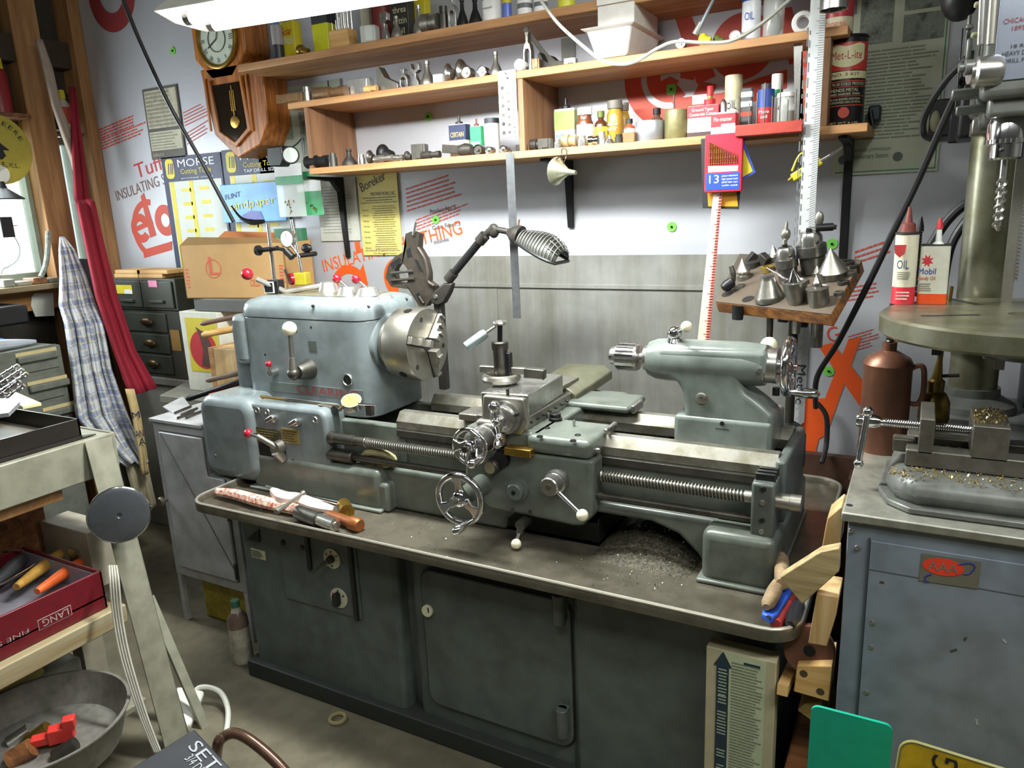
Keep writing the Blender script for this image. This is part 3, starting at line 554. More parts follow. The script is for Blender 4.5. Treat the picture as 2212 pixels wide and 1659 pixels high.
for a in (
 ('rod', 652, 712, 335, 350, 2.25, ZB, blackm, 'tap_handle', 'dark rod with shiny tip at the left end of the lower shelf', 'handle'),
 ('cup', 708, 728, 331, 350, 2.26, ZB, dsteel, 'steel_cup', 'short open steel cup just left of the oily lumps, lower shelf', 'cup'),
 ('cone', 736, 770, 322, 350, 2.28, ZB, iron, 'tapered_collet', 'dark tapered collet between steel cup and black bulb', 'collet'),
 ('cup', 772, 788, 334, 350, 2.26, ZB, satin, 'bright_bushing', 'small bright bushing right of the dark tapered collet', 'bushing'),
 ('bulb', 800, 852, 311, 345, 2.33, ZB, blackm, 'grinder_knob', 'big black bulb-shaped knob lying on the lower shelf', 'knob'),
 ('bulb', 788, 808, 324, 348, 2.29, ZB, dsteel, 'round_lever_knob', 'smaller dark round knob touching the big black bulb', 'knob'),
 ('rod', 803, 850, 334, 350, 2.24, ZB, steel, 'stepped_arbor', 'bright stepped arbor lying in front of the black bulb', 'arbor'),
 ('rod', 848, 872, 334, 348, 2.24, ZB, satin, 'short_arbor', 'short shiny arbor immediately right of the stepped arbor', 'arbor'),
 ('bulb', 866, 892, 326, 345, 2.27, ZB, iron, 'rusty_coupling', 'rusty round coupling left of the square slotted block', 'coupling'),
 ('block', 890, 922, 312, 342, 2.28, ZB, dsteel, 'slotted_block', 'square slotted steel block near the middle of the left bay', 'block'),
 ('rod', 906, 952, 326, 342, 2.25, ZB, iron, 'knurled_rod', 'brown knurled rod right of the slotted block', 'rod'),
 ('file', 950, 1026, 304, 340, 2.29, ZB, iron, 'small_vise', 'long dark toolmaker clamp lying below the green tin', 'clamp'),
 ('disc', 1018, 1044, 312, 332, 2.25, ZB, dsteel, 'turned_disc', 'brownish turned disc below the white can', 'disc'),
 ('disc', 1045, 1064, 316, 334, 2.24, ZB, satin, 'polished_plug', 'polished plug left of the hanging steel rule', 'plug'),
 ('disc', 1076, 1094, 314, 332, 2.24, ZB, satin, 'polished_plug', 'polished plug under the hanging drill gauge', 'plug'),
 ('block', 1116, 1142, 313, 326, 2.26, ZB, black, 'black_block', 'flat black block right of the drill gauge', 'block'),
 ('rod', 1143, 1176, 300, 322, 2.28, ZB, iron, 'round_stub', 'brown round stub ahead of the middle divider', 'stub'),
 ('block', 1164, 1192, 300, 320, 2.25, ZB, dsteel, 'square_stub', 'square grey stub next to the brown round one', 'block'),
 ('cup', 1196, 1212, 301, 318, 2.25, ZB, satin, 'drive_socket', 'square-holed drive socket above the hanging funnel', 'socket'),
 ('rod', 1212, 1246, 290, 316, 2.28, ZB, pc('#8a7a58', .5), 'tape_roll', 'tan roll with black end below the penetrating oil tin', 'roll'),
 ('cup', 1247, 1268, 293, 314, 2.27, ZB, satin, 'silver_sleeve', 'silver sleeve standing below the brown pill bottle', 'sleeve'),
 ('rod', 1270, 1292, 292, 310, 2.25, ZB, chrome, 'hose_fitting', 'bright hose fitting lying right of the silver sleeve', 'fitting'),
 ('cup', 1291, 1310, 284, 306, 2.26, ZB, steel, 'hollow_bushing', 'hollow bushing with visible bore below the yellow label bottle', 'bushing'),
 ('cone', 1306, 1328, 292, 308, 2.25, ZB, satin, 'cone_fitting', 'cone shaped fitting in front of the amber bottle', 'fitting'),
 ('cup', 1328, 1346, 290, 308, 2.25, ZB, iron, 'brown_bushing', 'brown ringed bushing beside the small carton', 'bushing'),
): bit(*a, g=LB)
MS = 'tooling on the middle shelf'
brn = mt('brown_oiled_brass', '#8a6a4a', .45, .4, 'noise', 20, .3)
for a in (
 ('block', 597, 660, 204, 217, 2.24, ZM, brn, 'brown_flat_bar', 'brown flat bar overhanging the left end of the middle shelf', 'bar'),
 ('cup', 652, 672, 188, 215, 2.26, ZM, steel, 'tube_end', 'grey ringed tube end behind the brown flat bar', 'tube'),
 ('rod', 668, 752, 186, 211, 2.27, ZM, brn, 'brown_tapered_bar', 'long brown tapered bar at the left of the middle shelf', 'bar'),
 ('block', 752, 806, 171, 200, 2.33, ZM, satin, 'comb_rack', 'grey comb-like rack of thin blades on the middle shelf', 'rack'),
 ('rod', 783, 816, 184, 199, 2.24, ZM, woodl, 'wooden_dowel', 'short pale wooden dowel lying on the middle shelf', 'dowel'),
 ('wedge', 812, 868, 143, 196, 2.28, ZM, steel, 'angled_tool_holder', 'large angled grey tool holder right of the wooden dowel', 'tool holder'),
 ('dog', 860, 886, 149, 190, 2.27, ZM, satin, 'lathe_dog', 'lathe dog with square head left of the open forks', 'lathe dog'),
 ('fork', 885, 910, 137, 186, 2.28, ZM, satin, 'open_fork_dog', 'pair of stacked open fork wrenches on the middle shelf', 'wrench'),
 ('cone', 905, 938, 132, 181, 2.28, ZM, steel, 'turret_block', 'round grey turret block beside the fork wrenches', 'block'),
 ('block', 938, 960, 162, 178, 2.25, ZM, white, 'white_block', 'small white block between turret block and chain lump', 'block'),
 ('bulb', 956, 980, 137, 173, 2.27, ZM, satin, 'coiled_chain', 'lumpy coil of shiny chain on the middle shelf', 'chain'),
 ('bulb', 976, 1014, 127, 168, 2.30, ZM, satin, 'knuckle_joint', 'bulky shiny knuckle joint right of the chain', 'joint'),
 ('disc', 993, 1018, 144, 169, 2.24, ZM, steel, 'knurl_tool', 'knurled wheel with centre pin in front of the knuckle joint', 'wheel'),
 ('disc', 1027, 1052, 143, 166, 2.25, ZM, chrome, 'polished_cup', 'bright polished cup facing out left of the tool post', 'cup'),
 ('cone', 1056, 1084, 112, 162, 2.27, ZM, steel, 'square_head_post', 'flask shaped tool post with a square head above the drill gauge', 'tool post'),
 ('disc', 1108, 1133, 124, 153, 2.24, ZM, white, 'perforated_disc', 'white perforated round disc right above the drill gauge', 'disc'),
 ('dog', 1129, 1152, 70, 150, 2.26, ZM, steel, 'tall_lathe_dog', 'tall lathe dog with square window standing at mid shelf', 'lathe dog'),
 ('block', 1151, 1168, 128, 148, 2.25, ZM, brn, 'brown_cube', 'brown steel cube right of the tall lathe dog', 'block'),
 ('wedge', 1165, 1196, 113, 146, 2.28, ZM, iron, 'dark_wedge', 'dark upright wedge right of the brown cube', 'wedge'),
 ('wedge', 1186, 1232, 119, 144, 2.27, ZM, iron, 'folded_strap', 'long dark folded strap clamp left of the white tub', 'clamp'),
 ('block', 1220, 1246, 127, 140, 2.25, ZM, steel, 'flat_shim', 'flat grey shim beside the dark strap clamp', 'shim'),
 ('disc', 1455, 1482, 82, 97, 2.25, ZM, satin, 'small_ring', 'small silver ring right of the white tub', 'ring'),
 ('bulb', 1500, 1538, 71, 89, 2.25, ZM, yel, 'yellow_plug', 'yellow plastic plug on the middle shelf under the airbrush', 'plug'),
 ('bulb', 1534, 1564, 75, 88, 2.27, ZM, pc('#5b6a1f', .5), 'olive_pad', 'olive green pad next to the yellow plug', 'pad'),
 ('disc', 1566, 1606, 66, 86, 2.26, ZM, white, 'tape_roll', 'roll of white tape lying near the blue striped can', 'tape'),
): bit(*a, g=MS)
tt = 'top shelf'
for a in (
 ('bulb', 625, 672, 96, 118, 2.26, ZT, brass, 'brass_nozzle', 'brown brass nozzle in front of the yellow carton, top shelf', 'nozzle'),
 ('block', 780, 816, 57, 86, 2.26, ZT, clearp, 'glass_block', 'glassy square jar right of the drill block, top shelf', 'jar'),
 ('fork', 820, 840, 26, 82, 2.27, ZT, satin, 'spring_divider', 'small spring divider standing open on the top shelf', 'divider'),
 ('cone', 842, 868, 35, 78, 2.27, ZT, steel, 'angle_cutter', 'grey pointed cutter left of the yellow oil tin, top shelf', 'cutter'),
 ('cone', 888, 918, 12, 68, 2.27, ZT, satin, 'knurling_holder', 'bright knurling holder with two heads on the top shelf', 'holder'),
 ('rod', 908, 948, 28, 62, 2.27, ZT, steel, 'angled_elbow', 'thick angled steel elbow with round end on the top shelf', 'elbow'),
 ('cup', 946, 968, 14, 56, 2.29, ZT, dsteel, 'dark_sleeve', 'dark ribbed sleeve left of the open jaw tool, top shelf', 'sleeve'),
 ('dog', 965, 990, -8, 54, 2.28, ZT, satin, 'open_jaw_tool', 'upright open jaw tool with round hole on the top shelf', 'tool'),
 ('cone', 984, 1010, -5, 50, 2.28, ZT, blackm, 'black_dog', 'black lathe dog with bright foot, left of two', 'lathe dog'),
 ('cone', 1010, 1040, -5, 46, 2.28, ZT, blackm, 'black_dog', 'black lathe dog with bright foot, right of two', 'lathe dog'),
): bit(*a, g='tooling on the top shelf')
# top shelf containers
can(582, 606, 34, 2.28, ZT, pc('#2a2a30', .4), [(.35, .78, pc('#a09a9c'))], 'slim marker-like tube with bright blue tip, left end of top shelf', 'tube', 'sealant_tube', cap=(pc('#2f7ae0'), .45), capf=.22, g=G3)
tin(606, 646, 48, 2.32, ZT, yel, [(.0, .1, yel)], 'yellow carton with red and white script on the top shelf', 'box', 'yellow_carton', words=(('Solar', .65, .2, .7, redp), ('Wool', .42, .2, .8, wp)), g=G3)
tin(672, 716, -10, 2.30, ZT, pc('#c4c428', .3), [(.5, .9, ink)], 'bright yellow rounded oil tin with black label on the top shelf', g=G3, words=(('CUT', .65, .1, .6, pc('#c4c428')),), dep=.7)
c, w_, h = put(713, 766, 66, 2.30, ZT); db = thing('drill_block', 'small wooden block full of upright drill bits on the top shelf', 'drill block', c, G3)
mk('wood_block', B().ob(c+V((0, 0, h/2)), (w_, .05, h)), woodl, db, .002)
for k in range(9): x = c.x-w_*.42+k*w_*.105; mk('drill_bit', B().cyl((x, 2.29+(k % 3)*.01, c.z+h), (x, 2.29+(k % 3)*.01, c.z+h+.03+k*.009), .0015+k*.0002, n=6), satin, db)
tin(775, 800, -20, 2.42, ZT, pc('#c9c4b0'), [], 'pale tin behind the row of drill bits on the top shelf', g=G3)
can(798, 848, -15, 2.40, ZT, pc('#7a2f28', .4), [], 'dull red can behind the spring divider on the top shelf', g=G3)
tin(846, 890, -12, 2.36, ZT, pc('#2b2a26', .4), [(.9, 1, yel)], 'black tin reading thread cutting oil on the top shelf', g=G3, words=(('threa', .62, .12, .8, cr), ('cuttin', .4, .12, .8, cr), ('oil', .2, .12, .5, cr)))
tin(888, 926, -5, 2.42, ZT, yel, [(.3, .4, ink)], 'yellow and black tin behind the knurling holder', g=G3)
can(1041, 1082, -6, 2.29, ZT, white, [(.86, 1, pc('#3a2a3a'))], 'white can of cutting compound with dark top on the top shelf', g=G3, words=(('CUTTING', .86, .07, .6, wp), ('compound', .5, .08, .6, ink)))
can(1083, 1104, -20, 2.31, ZT, pc('#5a72c8', .3), [(.6, .9, yel)], 'blue and yellow label can right of the white one', g=G3)
for i, (a0, a1) in enumerate(((1116, 1149), (1152, 1182))): can(a0, a1, -30, 2.30, ZT, white, [(.3, .45, pc('#6a6e74'))], ('first' if i == 0 else 'second')+' of two white cans with grey band above the drill gauge', g=G3)
can(1203, 1242, -35, 2.30, ZT, pc('#d4d23a', .4), [], 'lime yellow can near the white cord, top shelf', g=G3)
# white tub and box
c0 = Wy(1250, 62, 2.20); c1 = Wy(1366, 46, 2.20); zt = c1.z
tb = thing('plastic_tub', 'translucent white plastic tub overhanging the middle shelf', 'tub', ((c0.x+c1.x)/2, 2.3, ZM)); xa, xb, ya, yb = c0.x+.03, c1.x-.015, 2.215, 2.46
def frus(b, o0, z0, o1, z1): P = [V((x, y, z)) for o, z in ((o0, z0), (o1, z1)) for x, y in ((xa-o, ya-o), (xb+o, ya-o), (xb+o, yb+o), (xa-o, yb+o))]; b.add(P, [(0,3,2,1),(4,5,6,7),(0,1,5,4),(1,2,6,5),(2,3,7,6),(3,0,4,7)]); return b
mk('tub_body', frus(B(), -.012, ZM, .012, zt), pc('#d5d2cc', .35), tb, .01, segs=3); mk('tub_rim', frus(B(), .012, zt-.008, .024, zt), pc('#dcd8d2', .35), tb, .003)
bx = thing('white_carton', 'plain white box resting on top of the plastic tub', 'box', ((xa+xb)/2, 2.3, zt)); mk('box_body', B().box((xa+.02, 2.225, zt+.001), (xb+.012, 2.44, zt+.06)), pc('#dedad2', .5), bx, .002); mk('box_lid', B().box((xa+.018, 2.223, zt+.062), (xb+.014, 2.442, zt+.09)), pc('#dedad2', .5), bx, .002)
can(1605, 1645, -25, 2.30, ZM, pc('#d9dce2', .35), [(.0, .06, pc('#2a4aa8')), (.75, .9, pc('#2a4aa8'))], 'white can with blue edge standing right of the tape roll', g=MS, words=(('OIL', .4, .14, .5, pc('#2a4aa8')),))
t, c, w_, h = can(1651, 1696, -20, 2.31, ZM, clearp, [], 'clear jar of black bits beside the blue striped can', 'jar', 'plastic_jar', g=MS); mk('jar_contents', B().sph(c+V((.004, 0, .04)), .024, 10, (.8, .6, 1.4)), black, t)
c, w_, h = put(1718, 1756, 14, 2.28, ZM); tag(mk('masking_tape', B().tor(c+V((0, 0, .03)), (.2, -1, 0), .022, .008, 28, 6), white), 'ring of white masking tape behind the long white rule', 'tape')
can(1783, 1846, -40, 2.34, ZM, pc('#b0323a', .35), [(0, .28, pc('#cfc9a8'))], 'red can with cream band above the black and red kit can', g=MS, words=(('STANDARD PRINT', .08, .1, .7, redp),))
# ---- things hanging from the shelves ----
b = B(); p = Wy(1097, 225, YF-.004); gh, gw = .205, .066
dg_ = thing('drill_gauge', 'grey steel drill gauge plate with rows of holes hanging from the middle shelf', 'gauge', p-V((0, 0, gh/2)))
mk('plate', B().prism([p+V((a, 0, q)) for a, q in rrect(gw, gh, .008)], (0, .0025, 0)), mt('satin_gauge', '#8f8e89', .35, .7, 'noise', 14, .15), dg_, .0006)
for col, n_, r0 in ((-.018, 7, .0062), (.003, 8, .0046), (.022, 13, .002)):
    for k in range(n_): mk('gauge_hole', B().lathe(p+V((col, -.0002, gh*.38-k*gh*.8/(n_-1))), (0, -1, 0), [(r0*(1-.03*k) if col < 0 else r0, 0), (r0, .0003)], 14), dsteel if (k+n_) % 4 else black, dg_)
mk('nail', B().cyl(p+V((0, -.012, gh/2-.01)), p+V((0, .004, gh/2-.012)), .0012, n=6), blackm, dg_)
a = Wy(1101, 330, YF-.006); e = Wy(1117, 688, YF-.006); sr = thing('hanging_steel_rule', 'thin grey steel rule hanging from the lower shelf to behind the tool post', 'rule', e)
mk('rule_blade', B().bar(a, e, .03, .0012, (0, 1, 0)), mt('dull_rule_steel', '#84868a', .35, .7, 'streak', 6, axis=2), sr); mk('hook', B().tor(a+V((0, 0, .005)), (0, 1, 0), .006, .001, 14, 5), blackm, sr)
# funnel
fn = thing('tin_funnel', 'small tin funnel hanging on a wire loop below the lower shelf', 'funnel', Wy(1215, 370, 2.20))
c = Wy(1205, 370, 2.20); ax_ = (Wy(1258, 374, 2.17)-c).normalized()
mk('funnel_cone', B().lathe(c, ax_, [(.041, -.008), (.043, -.006), (.041, -.003), (.036, .0), (.012, .038), (.010, .042), (.006, .075), (.004, .075), (.008, .04), (.034, -.003)], 36, False), mt('old_tin', '#b5b49c', .3, .75, 'noise', 20, .25), fn)
mk('wire_loop', B().tube([c+V((.005, -.02, .035)), Wy(1212, 335, 2.2), Wy(1214, 322, 2.2), Wy(1224, 325, 2.2), Wy(1222, 342, 2.2), c+V((.028, -.02, .022))], .0018, 6), dsteel, fn)
# red index box of thirteen drills
p = Wy(1562, 352, 2.195); k = mpp(p); ds = thing('drill_index_case', 'red plastic case of thirteen gold drill bits hanging at the shelf edge', 'drill set', p-V((0, 0, .08)))
Wc, Hc = 80*k, 122*k; rd = mt('bright_red_plastic', '#c8283c', .35, 0, 'noise', 20, .08)
mk('case', B().prism([p+V((a, 0, q)) for a, q in rrect(Wc, Hc, .006)], (0, .018, 0)), rd, ds, .002)
mk('window_recess', B().prism([p+V((x*Wc, -.0006, z*Hc)) for x, z in ((-.4, .38), (.4, .12), (.4, -.02), (-.4, -.02))], (0, .0005, 0)), pc('#7a1a20', .4), ds)
for i in range(13): x = -.36+i*.06; zt_ = .36-i*.022; mk('drill_bit', B().helix(p+V((x*Wc, -.003, -.02*Hc)), p+V((x*Wc, -.003, zt_*Hc)), .0009, .004, .0011-.00004*i, 8, 4), brass, ds)
mk('size_strip', B().prism([p+V((x*Wc, -.001, z*Hc)) for x, z in ((-.4, -.04), (.4, -.06), (.4, -.15), (-.4, -.15))], (0, .001, 0)), white, ds)
lb_ = mk('blue_label', B().prism([p+V((x*Wc, -.001, z*Hc)) for x, z in ((-.45, -.17), (.45, -.17), (.45, -.46), (-.45, -.46))], (0, .001, 0)), pc('#2848b0', .4), ds)
text(lb_, '13', p+V((-.36*Wc, -.0015, -.34*Hc)), V((.26*Wc, 0, 0)), V((0, 0, .14*Hc)), wp)
for i, s in enumerate(('piece titanium', 'high speed steel', 'drill bit set', 'with case')): text(lb_, s, p+V((-.02*Wc, -.0015, (-.235-i*.055)*Hc)), V((.42*Wc, 0, 0)), V((0, 0, .03*Hc)), wp)
mk('hang_tab', B().prism([p+V((x*Wc, .004, z*Hc)) for x, z in ((-.1, .5), (.3, .5), (.28, .66), (-.08, .66))], (0, .003, 0)), white, ds)
b = B(); q = Wy(1597, 345, 2.215)
pk = thing('yellow_blister_card', 'yellow and blue blister card hanging behind the red drill case', 'package', q-V((0, 0, .05)))
mk('card', B().prism([Wy(x, y, 2.218) for x, y in ((1560, 290), (1600, 285), (1632, 372), (1600, 392), (1565, 400))], (0, .002, 0)), pc('#3a4fae', .4), pk); mk('card_face', B().prism([Wy(x, y, 2.217) for x, y in ((1600, 305), (1626, 370), (1602, 384))], (0, .0006, 0)), yel, pk)
pk = thing('orange_blister_card', 'orange and black card poking out below the red drill case', 'package', Wy(1560, 445, 2.222))
mk('card', B().prism([Wy(x, y, 2.222) for x, y in ((1514, 300), (1530, 298), (1600, 405), (1596, 452), (1518, 450))], (0, .002, 0)), pc('#2b2a2c', .4), pk); mk('card_face', B().prism([Wy(x, y, 2.221) for x, y in ((1528, 412), (1590, 408), (1594, 446), (1530, 446))], (0, .0006, 0)), pc('#c88a20', .4), pk)
# long white rule and red yardstick
def longrule(name, label, tl, tr, bl, br, y, m, mm, gap, sd, cat='rule'):
    P = [Wy(*q, y) for q in (tl, tr, br, bl)]; t = thing(name, label, cat, P[3]); mk('blade', B().prism(P, (0, .0015, 0)), m, t)
    b = B(); n_ = int((P[0]-P[3]).length/gap)
    for k in range(n_):
        s = k/n_; a = P[3].lerp(P[0], s); e = P[2].lerp(P[1], s); f0, f1 = (.62, .99) if k % 5 else (.45, .99)
        b.add([a.lerp(e, f0)+V((0, -.0004, 0)), a.lerp(e, f1)+V((0, -.0004, 0)), a.lerp(e, f1)+V((0, -.0004, gap*.3)), a.lerp(e, f0)+V((0, -.0004, gap*.3))], [(0, 1, 2, 3)])
    mk('graduations', b, mm, t); return t, P
t, P = longrule('long_white_rule', 'very long white metric rule hanging in front of the shelf ends', (1753, -30), (1787, -30), (1701, 940), (1737, 912), 2.205, mt('white_rule_enamel', '#c8cacb', .35, .2, 'noise', 6, .06), pc('#7a7d80'), .006, 1)
rows(t, P[3].lerp(P[0], .25)+V((.006, 0, 0)), (P[0]-P[3])*.72, V((-.018, 0, 0)), 3, pc('#6a6c70'), fill=.5, seg=(.01, .03), seed=17)
text(t, 'Metric', Wy(1724, 788, 2.203), Wy(1718, 872, 2.203)-Wy(1724, 788, 2.203), V((.022, 0, 0)), ink, th=.001)
t, P = longrule('wooden_yardstick', 'white and red wooden yardstick hanging behind the tailstock', (1541, 418), (1560, 416), (1505, 750), (1531, 752), 2.21, pc('#d8c8b4', .5), pc('#b8402c', .5), .008, 2)
mk('red_stripe', B().prism([P[0].lerp(P[1], .72)+V((0, -.0004, 0)), P[1]+V((0, -.0004, 0)), P[2]+V((0, -.0004, 0)), P[3].lerp(P[2], .72)+V((0, -.0004, 0))], (0, .0003, 0)), pc('#c86a60', .5), t)
# yellow blow gun behind the rule
a, e = Wy(1703, 390, 2.215), Wy(1820, 318, 2.215); d = (e-a); yb_ = thing('yellow_blow_gun', 'yellow handled blow gun tucked behind the long white rule', 'blow gun', a)
mk('grip', B().bar(a+d*.07, a+d*.62, .022, .014, (0, 1, 0)), pc('#c8bf2a', .4), yb_, .004); mk('nozzle', B().cyl(a+d*.6, a+d*.78, .007, .005, 12).cyl(a+d*.78, e, .004, .003, 10), chrome, yb_); mk('trigger', B().tube([a+d*.06+V((0, 0, .02)), a+d*.2+V((0, 0, .05)), a+d*.42+V((0, 0, .04))], .003, 6), pc('#c8bf2a', .4), yb_); mk('tip', B().cyl(a, a+d*.08, .004, .008, 10), brass, yb_)
# small hanging packs and sandpaper at the left end
def pack(x0, y0, x1, y1, y, m, label, name='parts_bag', hdr=None, cat='package', stuff=None):
    p0, p1 = Wy(x0, y1, y), Wy(x1, y0, y); t = thing(name, label, cat, V(((p0.x+p1.x)/2, y, p0.z))); w_, h = p1.x-p0.x, p1.z-p0.z
    mk('pouch', B().prism([V(((p0.x+p1.x)/2+a, y, (p0.z+p1.z)/2+q)) for a, q in rrect(w_, h, .006)], (0, .006, 0)), m, t, .002)
    if hdr:
        for f0, f1, mm in hdr: mk('header_card', B().box((p0.x, y-.001, p0.z+h*f0), (p1.x, y-.0002, p0.z+h*f1)), mm, t)
    if stuff: 
        rd = random.Random(x0)
        for k in range(9): q = V((p0.x+w_*rd.uniform(.25, .75), y-.003, p0.z+h*rd.uniform(.06, .3))); mk('brass_fastener', B().cyl(q, q+V((rd.uniform(-.008, .008), 0, .008)), .0025, .0015, 8), brass, t)
    return t, p0, p1
grn = pc('#2f9a5c', .45)
t, p0, p1 = pack(484, 390, 610, 482, 2.455, mt('sandpaper_pack_blue', '#2a8fd8', .35, 0, 'noise', 12, .12), 'bright blue flint sandpaper pack hanging over the charts', 'sandpaper_pack')
text(t, 'FLINT', V((p0.x+.03, 2.4535, p0.z+.102)), V((.10, 0, .012)), V((0, 0, .022)), navy); text(t, 'sandpaper', V((p0.x+.05, 2.4535, p0.z+.055)), V((.29, 0, .022)), V((0, 0, .034)), yel)
mk('print_shape', B().prism([V((p0.x+a, 2.454, p0.z+q)) for a, q in ((.1, .005), (.26, .005), (.24, .045), (.18, .05), (.12, .03))], (0, -.0008, 0)), pc('#2c3a9a', .4), t)
pack(604, 352, 650, 470, 2.40, clearp, 'parts bag with bright green header and brass bits, left of two', hdr=((.62, .78, grn), (.78, 1, white)), stuff=1); pack(648, 368, 690, 466, 2.415, clearp, 'parts bag with white price sticker on green card, right of two', hdr=((.0, .55, grn), (.55, .8, white), (.8, 1, grn)), stuff=1)
gg = thing('welding_goggles', 'dark goggles with clear round lens hanging off the left shelf end', 'goggles', Wy(600, 370, 2.26)); mk('goggle_body', B().prism([Wy(x, y, 2.26) for x, y in ((576, 318), (606, 314), (612, 345), (606, 360), (582, 360), (576, 345))], (0, .05, 0)), black, gg, .006); c = Wy(628, 335, 2.26); mk('lens', B().lathe(c, (.6, -1, 0), [(.03, 0), (.028, .006)], 28), clearp, gg); mk('lens_ring', B().tor(c, (.6, -1, 0), .031, .003, 28, 6), blackm, gg); mk('strap', B().tube([Wy(612, 330, 2.27), Wy(640, 312, 2.27), Wy(655, 300, 2.27), Wy(654, 348, 2.25)], .003, 6), black, gg)
# ================= engine lathe =================
YS, ZS = 1.92, 1.135
LT = thing('engine_lathe', 'large grey engine lathe with three-jaw chuck, long bed and chip tray', 'lathe', (-1.1, 1.9, 0))
# --- base cabinet ---
b = B(); yf = 1.575
pl = [(-1.93, yf), (-1.31, yf), (-1.295, yf+.012), (-1.29, yf+.05), (-1.262, yf+.05), (-1.25, yf+.022), (-1.23, yf+.012), (-.73, yf+.012), (-.72, yf), (-.225, yf), (-.225, 2.32), (-1.93, 2.32)]
b.prism([V((x, y, .045)) for x, y in pl], (0, 0, .585)); bc = mk('base_cabinet', b, cabp, LT, .006)
mk('plinth', B().box((-1.96, 1.55, 0), (-.20, 2.33, .06)), pc('#2f3331', .6), LT, .004)
d_ = [( -.97+a, c+.335) for a, c in rrect(.47, .44, .04)]
mk('access_door', B().prism([V((x, yf+.012, z)) for x, z in d_], (0, -.012, 0)), cabp, LT, .004)
mk('door_gap_line', B().prism([V((-.97+a, yf+.0115, .335+c)) for a, c in rrect(.482, .452, .045)], (0, -.003, 0)), black, bc)
for z in (.545, .21): mk('hinge', B().cyl((-.757, yf-.018, z-.045), (-.757, yf-.018, z+.04), .017, n=16).ob((-.757, yf-.003, z), (.03, .03, .08)), paintd, LT, .003)
lk = mk('door_lock', B().lathe(Wy(925, 1318, yf), (0, -1, 0), [(.018, 0), (.018, .008), (.016, .010)], 20), ivory, LT)
mk('keyhole', B().box(tuple(Wy(925, 1318, yf-.0106)-V((.002, .0005, .008))), tuple(Wy(925, 1318, yf-.0106)+V((.002, .0005, .008)))), ink, lk)
cp = mk('control_panel', B().box((-1.755, yf-.006, .335), (-1.435, yf, .592)), cabp, LT, .003)
for x, z0, z1 in ((-1.625, .465, .592), (-1.452, .33, .592)): mk('slot_shade_bar', B().box((x-.008, yf-.016, z0), (x+.008, yf-.004, z1)), black, cp, .004)  # black bars painted in for the panel's shadowed slots
for x, y, r, nm in ((612, 1172, .009, 'push_button'), (653, 1183, .009, 'push_button'), (800, 1178, .014, 'plug_hole')):
    mk(nm, B().lathe(Wy(x, y, yf-.006), (0, -1, 0), [(r, -.004), (r, .003), (r*.8, .005)], 18), pc('#3a2222', .4) if x == 653 else black, cp)
for i, (x, y) in enumerate(((718, 1206), (733, 1291))):
    p = Wy(x, y, yf-.006); dd = mk('selector_dial', B().lathe(p, (0, -1, 0), [(.033, 0), (.033, .004)], 32), pc('#d0cbb2', .5), LT)
    for k in range(5):
        a = radians(30+k*60); mk('dial_mark', B().ob(p+V((cos(a)*.024, -.0045, sin(a)*.024)), (.008, .001, .004), ry=-a), redp if k == 2 else ink, dd)
    if i == 0: mk('selector_lever', B().cyl(p+V((0, -.004, .0)), p+V((0, -.02, 0)), .013, .011, 16).tube([p+V((0, -.018, 0)), p+V((-.025, -.03, -.018)), p+V((-.045, -.045, -.035))], [.007, .005, .005]), pc('#4a4b46', .4, .5), dd)
    else: mk('selector_knob', B().prism([p+V((a, -.004, c)) for a, c in rrect(.02, .045, .009)], (0, -.02, 0)), black, dd, .002)
p = Wy(562, 1160, yf)
mk('triangle_recess', B().prism([V((-1.905, yf-.001, .515)), V((-1.845, yf-.001, .515)), V((-1.842, yf-.001, .562))], (0, -.004, 0)), black, LT)  # flat black triangle in place of the recess
t_ = mk('warning_plate', B().box((-1.895, yf-.002, .452), (-1.83, yf, .484)), pc('#c9c6a8', .5), LT); rows(t_, V((-1.892, yf-.0025, .455)), V((.058, 0, 0)), V((0, 0, .026)), 4, ink, seed=2)
# --- chip tray ---
def loop(o, z): return [V((x, y, z)) for x, y in [(-1.115+a, 1.965+c) for a, c in rrect(1.89-2*o, .98-2*o, .075-o*.6, 6)]]
b = B(); rings = [loop(.012, .630), loop(.0, .634), loop(0, .656), loop(.003, .6615), loop(.008, .6615), loop(.011, .656), loop(.014, .643), loop(.03, .640)]
n = len(rings[0]); vs = [v for r_ in rings for v in r_]; fs = []
for k in range(len(rings)-1):
    for i in range(n): j = (i+1) % n; fs.append((k*n+i, k*n+j, (k+1)*n+j, (k+1)*n+i))
fs += [tuple(range(n)), tuple(range((len(rings)-1)*n, len(rings)*n))]
b.add(vs, fs); mk('chip_tray', b, mt('oily_tray_steel', '#716b5e', .26, .5, 'dirt', 3, col2='#4d4638'), LT, ang=50)
rr_ = [p_+V((0, 0, .0012)) for p_ in loop(.0045, .6605)]; mk('rolled_rim', B().tube(rr_+[rr_[0], rr_[1]], .005, 8, False), mt('rim_highlight_steel', '#b5b0a4', .36, .7, 'noise', 20, .15), LT)  # rolled rim in lighter steel, its highlight put into the colour
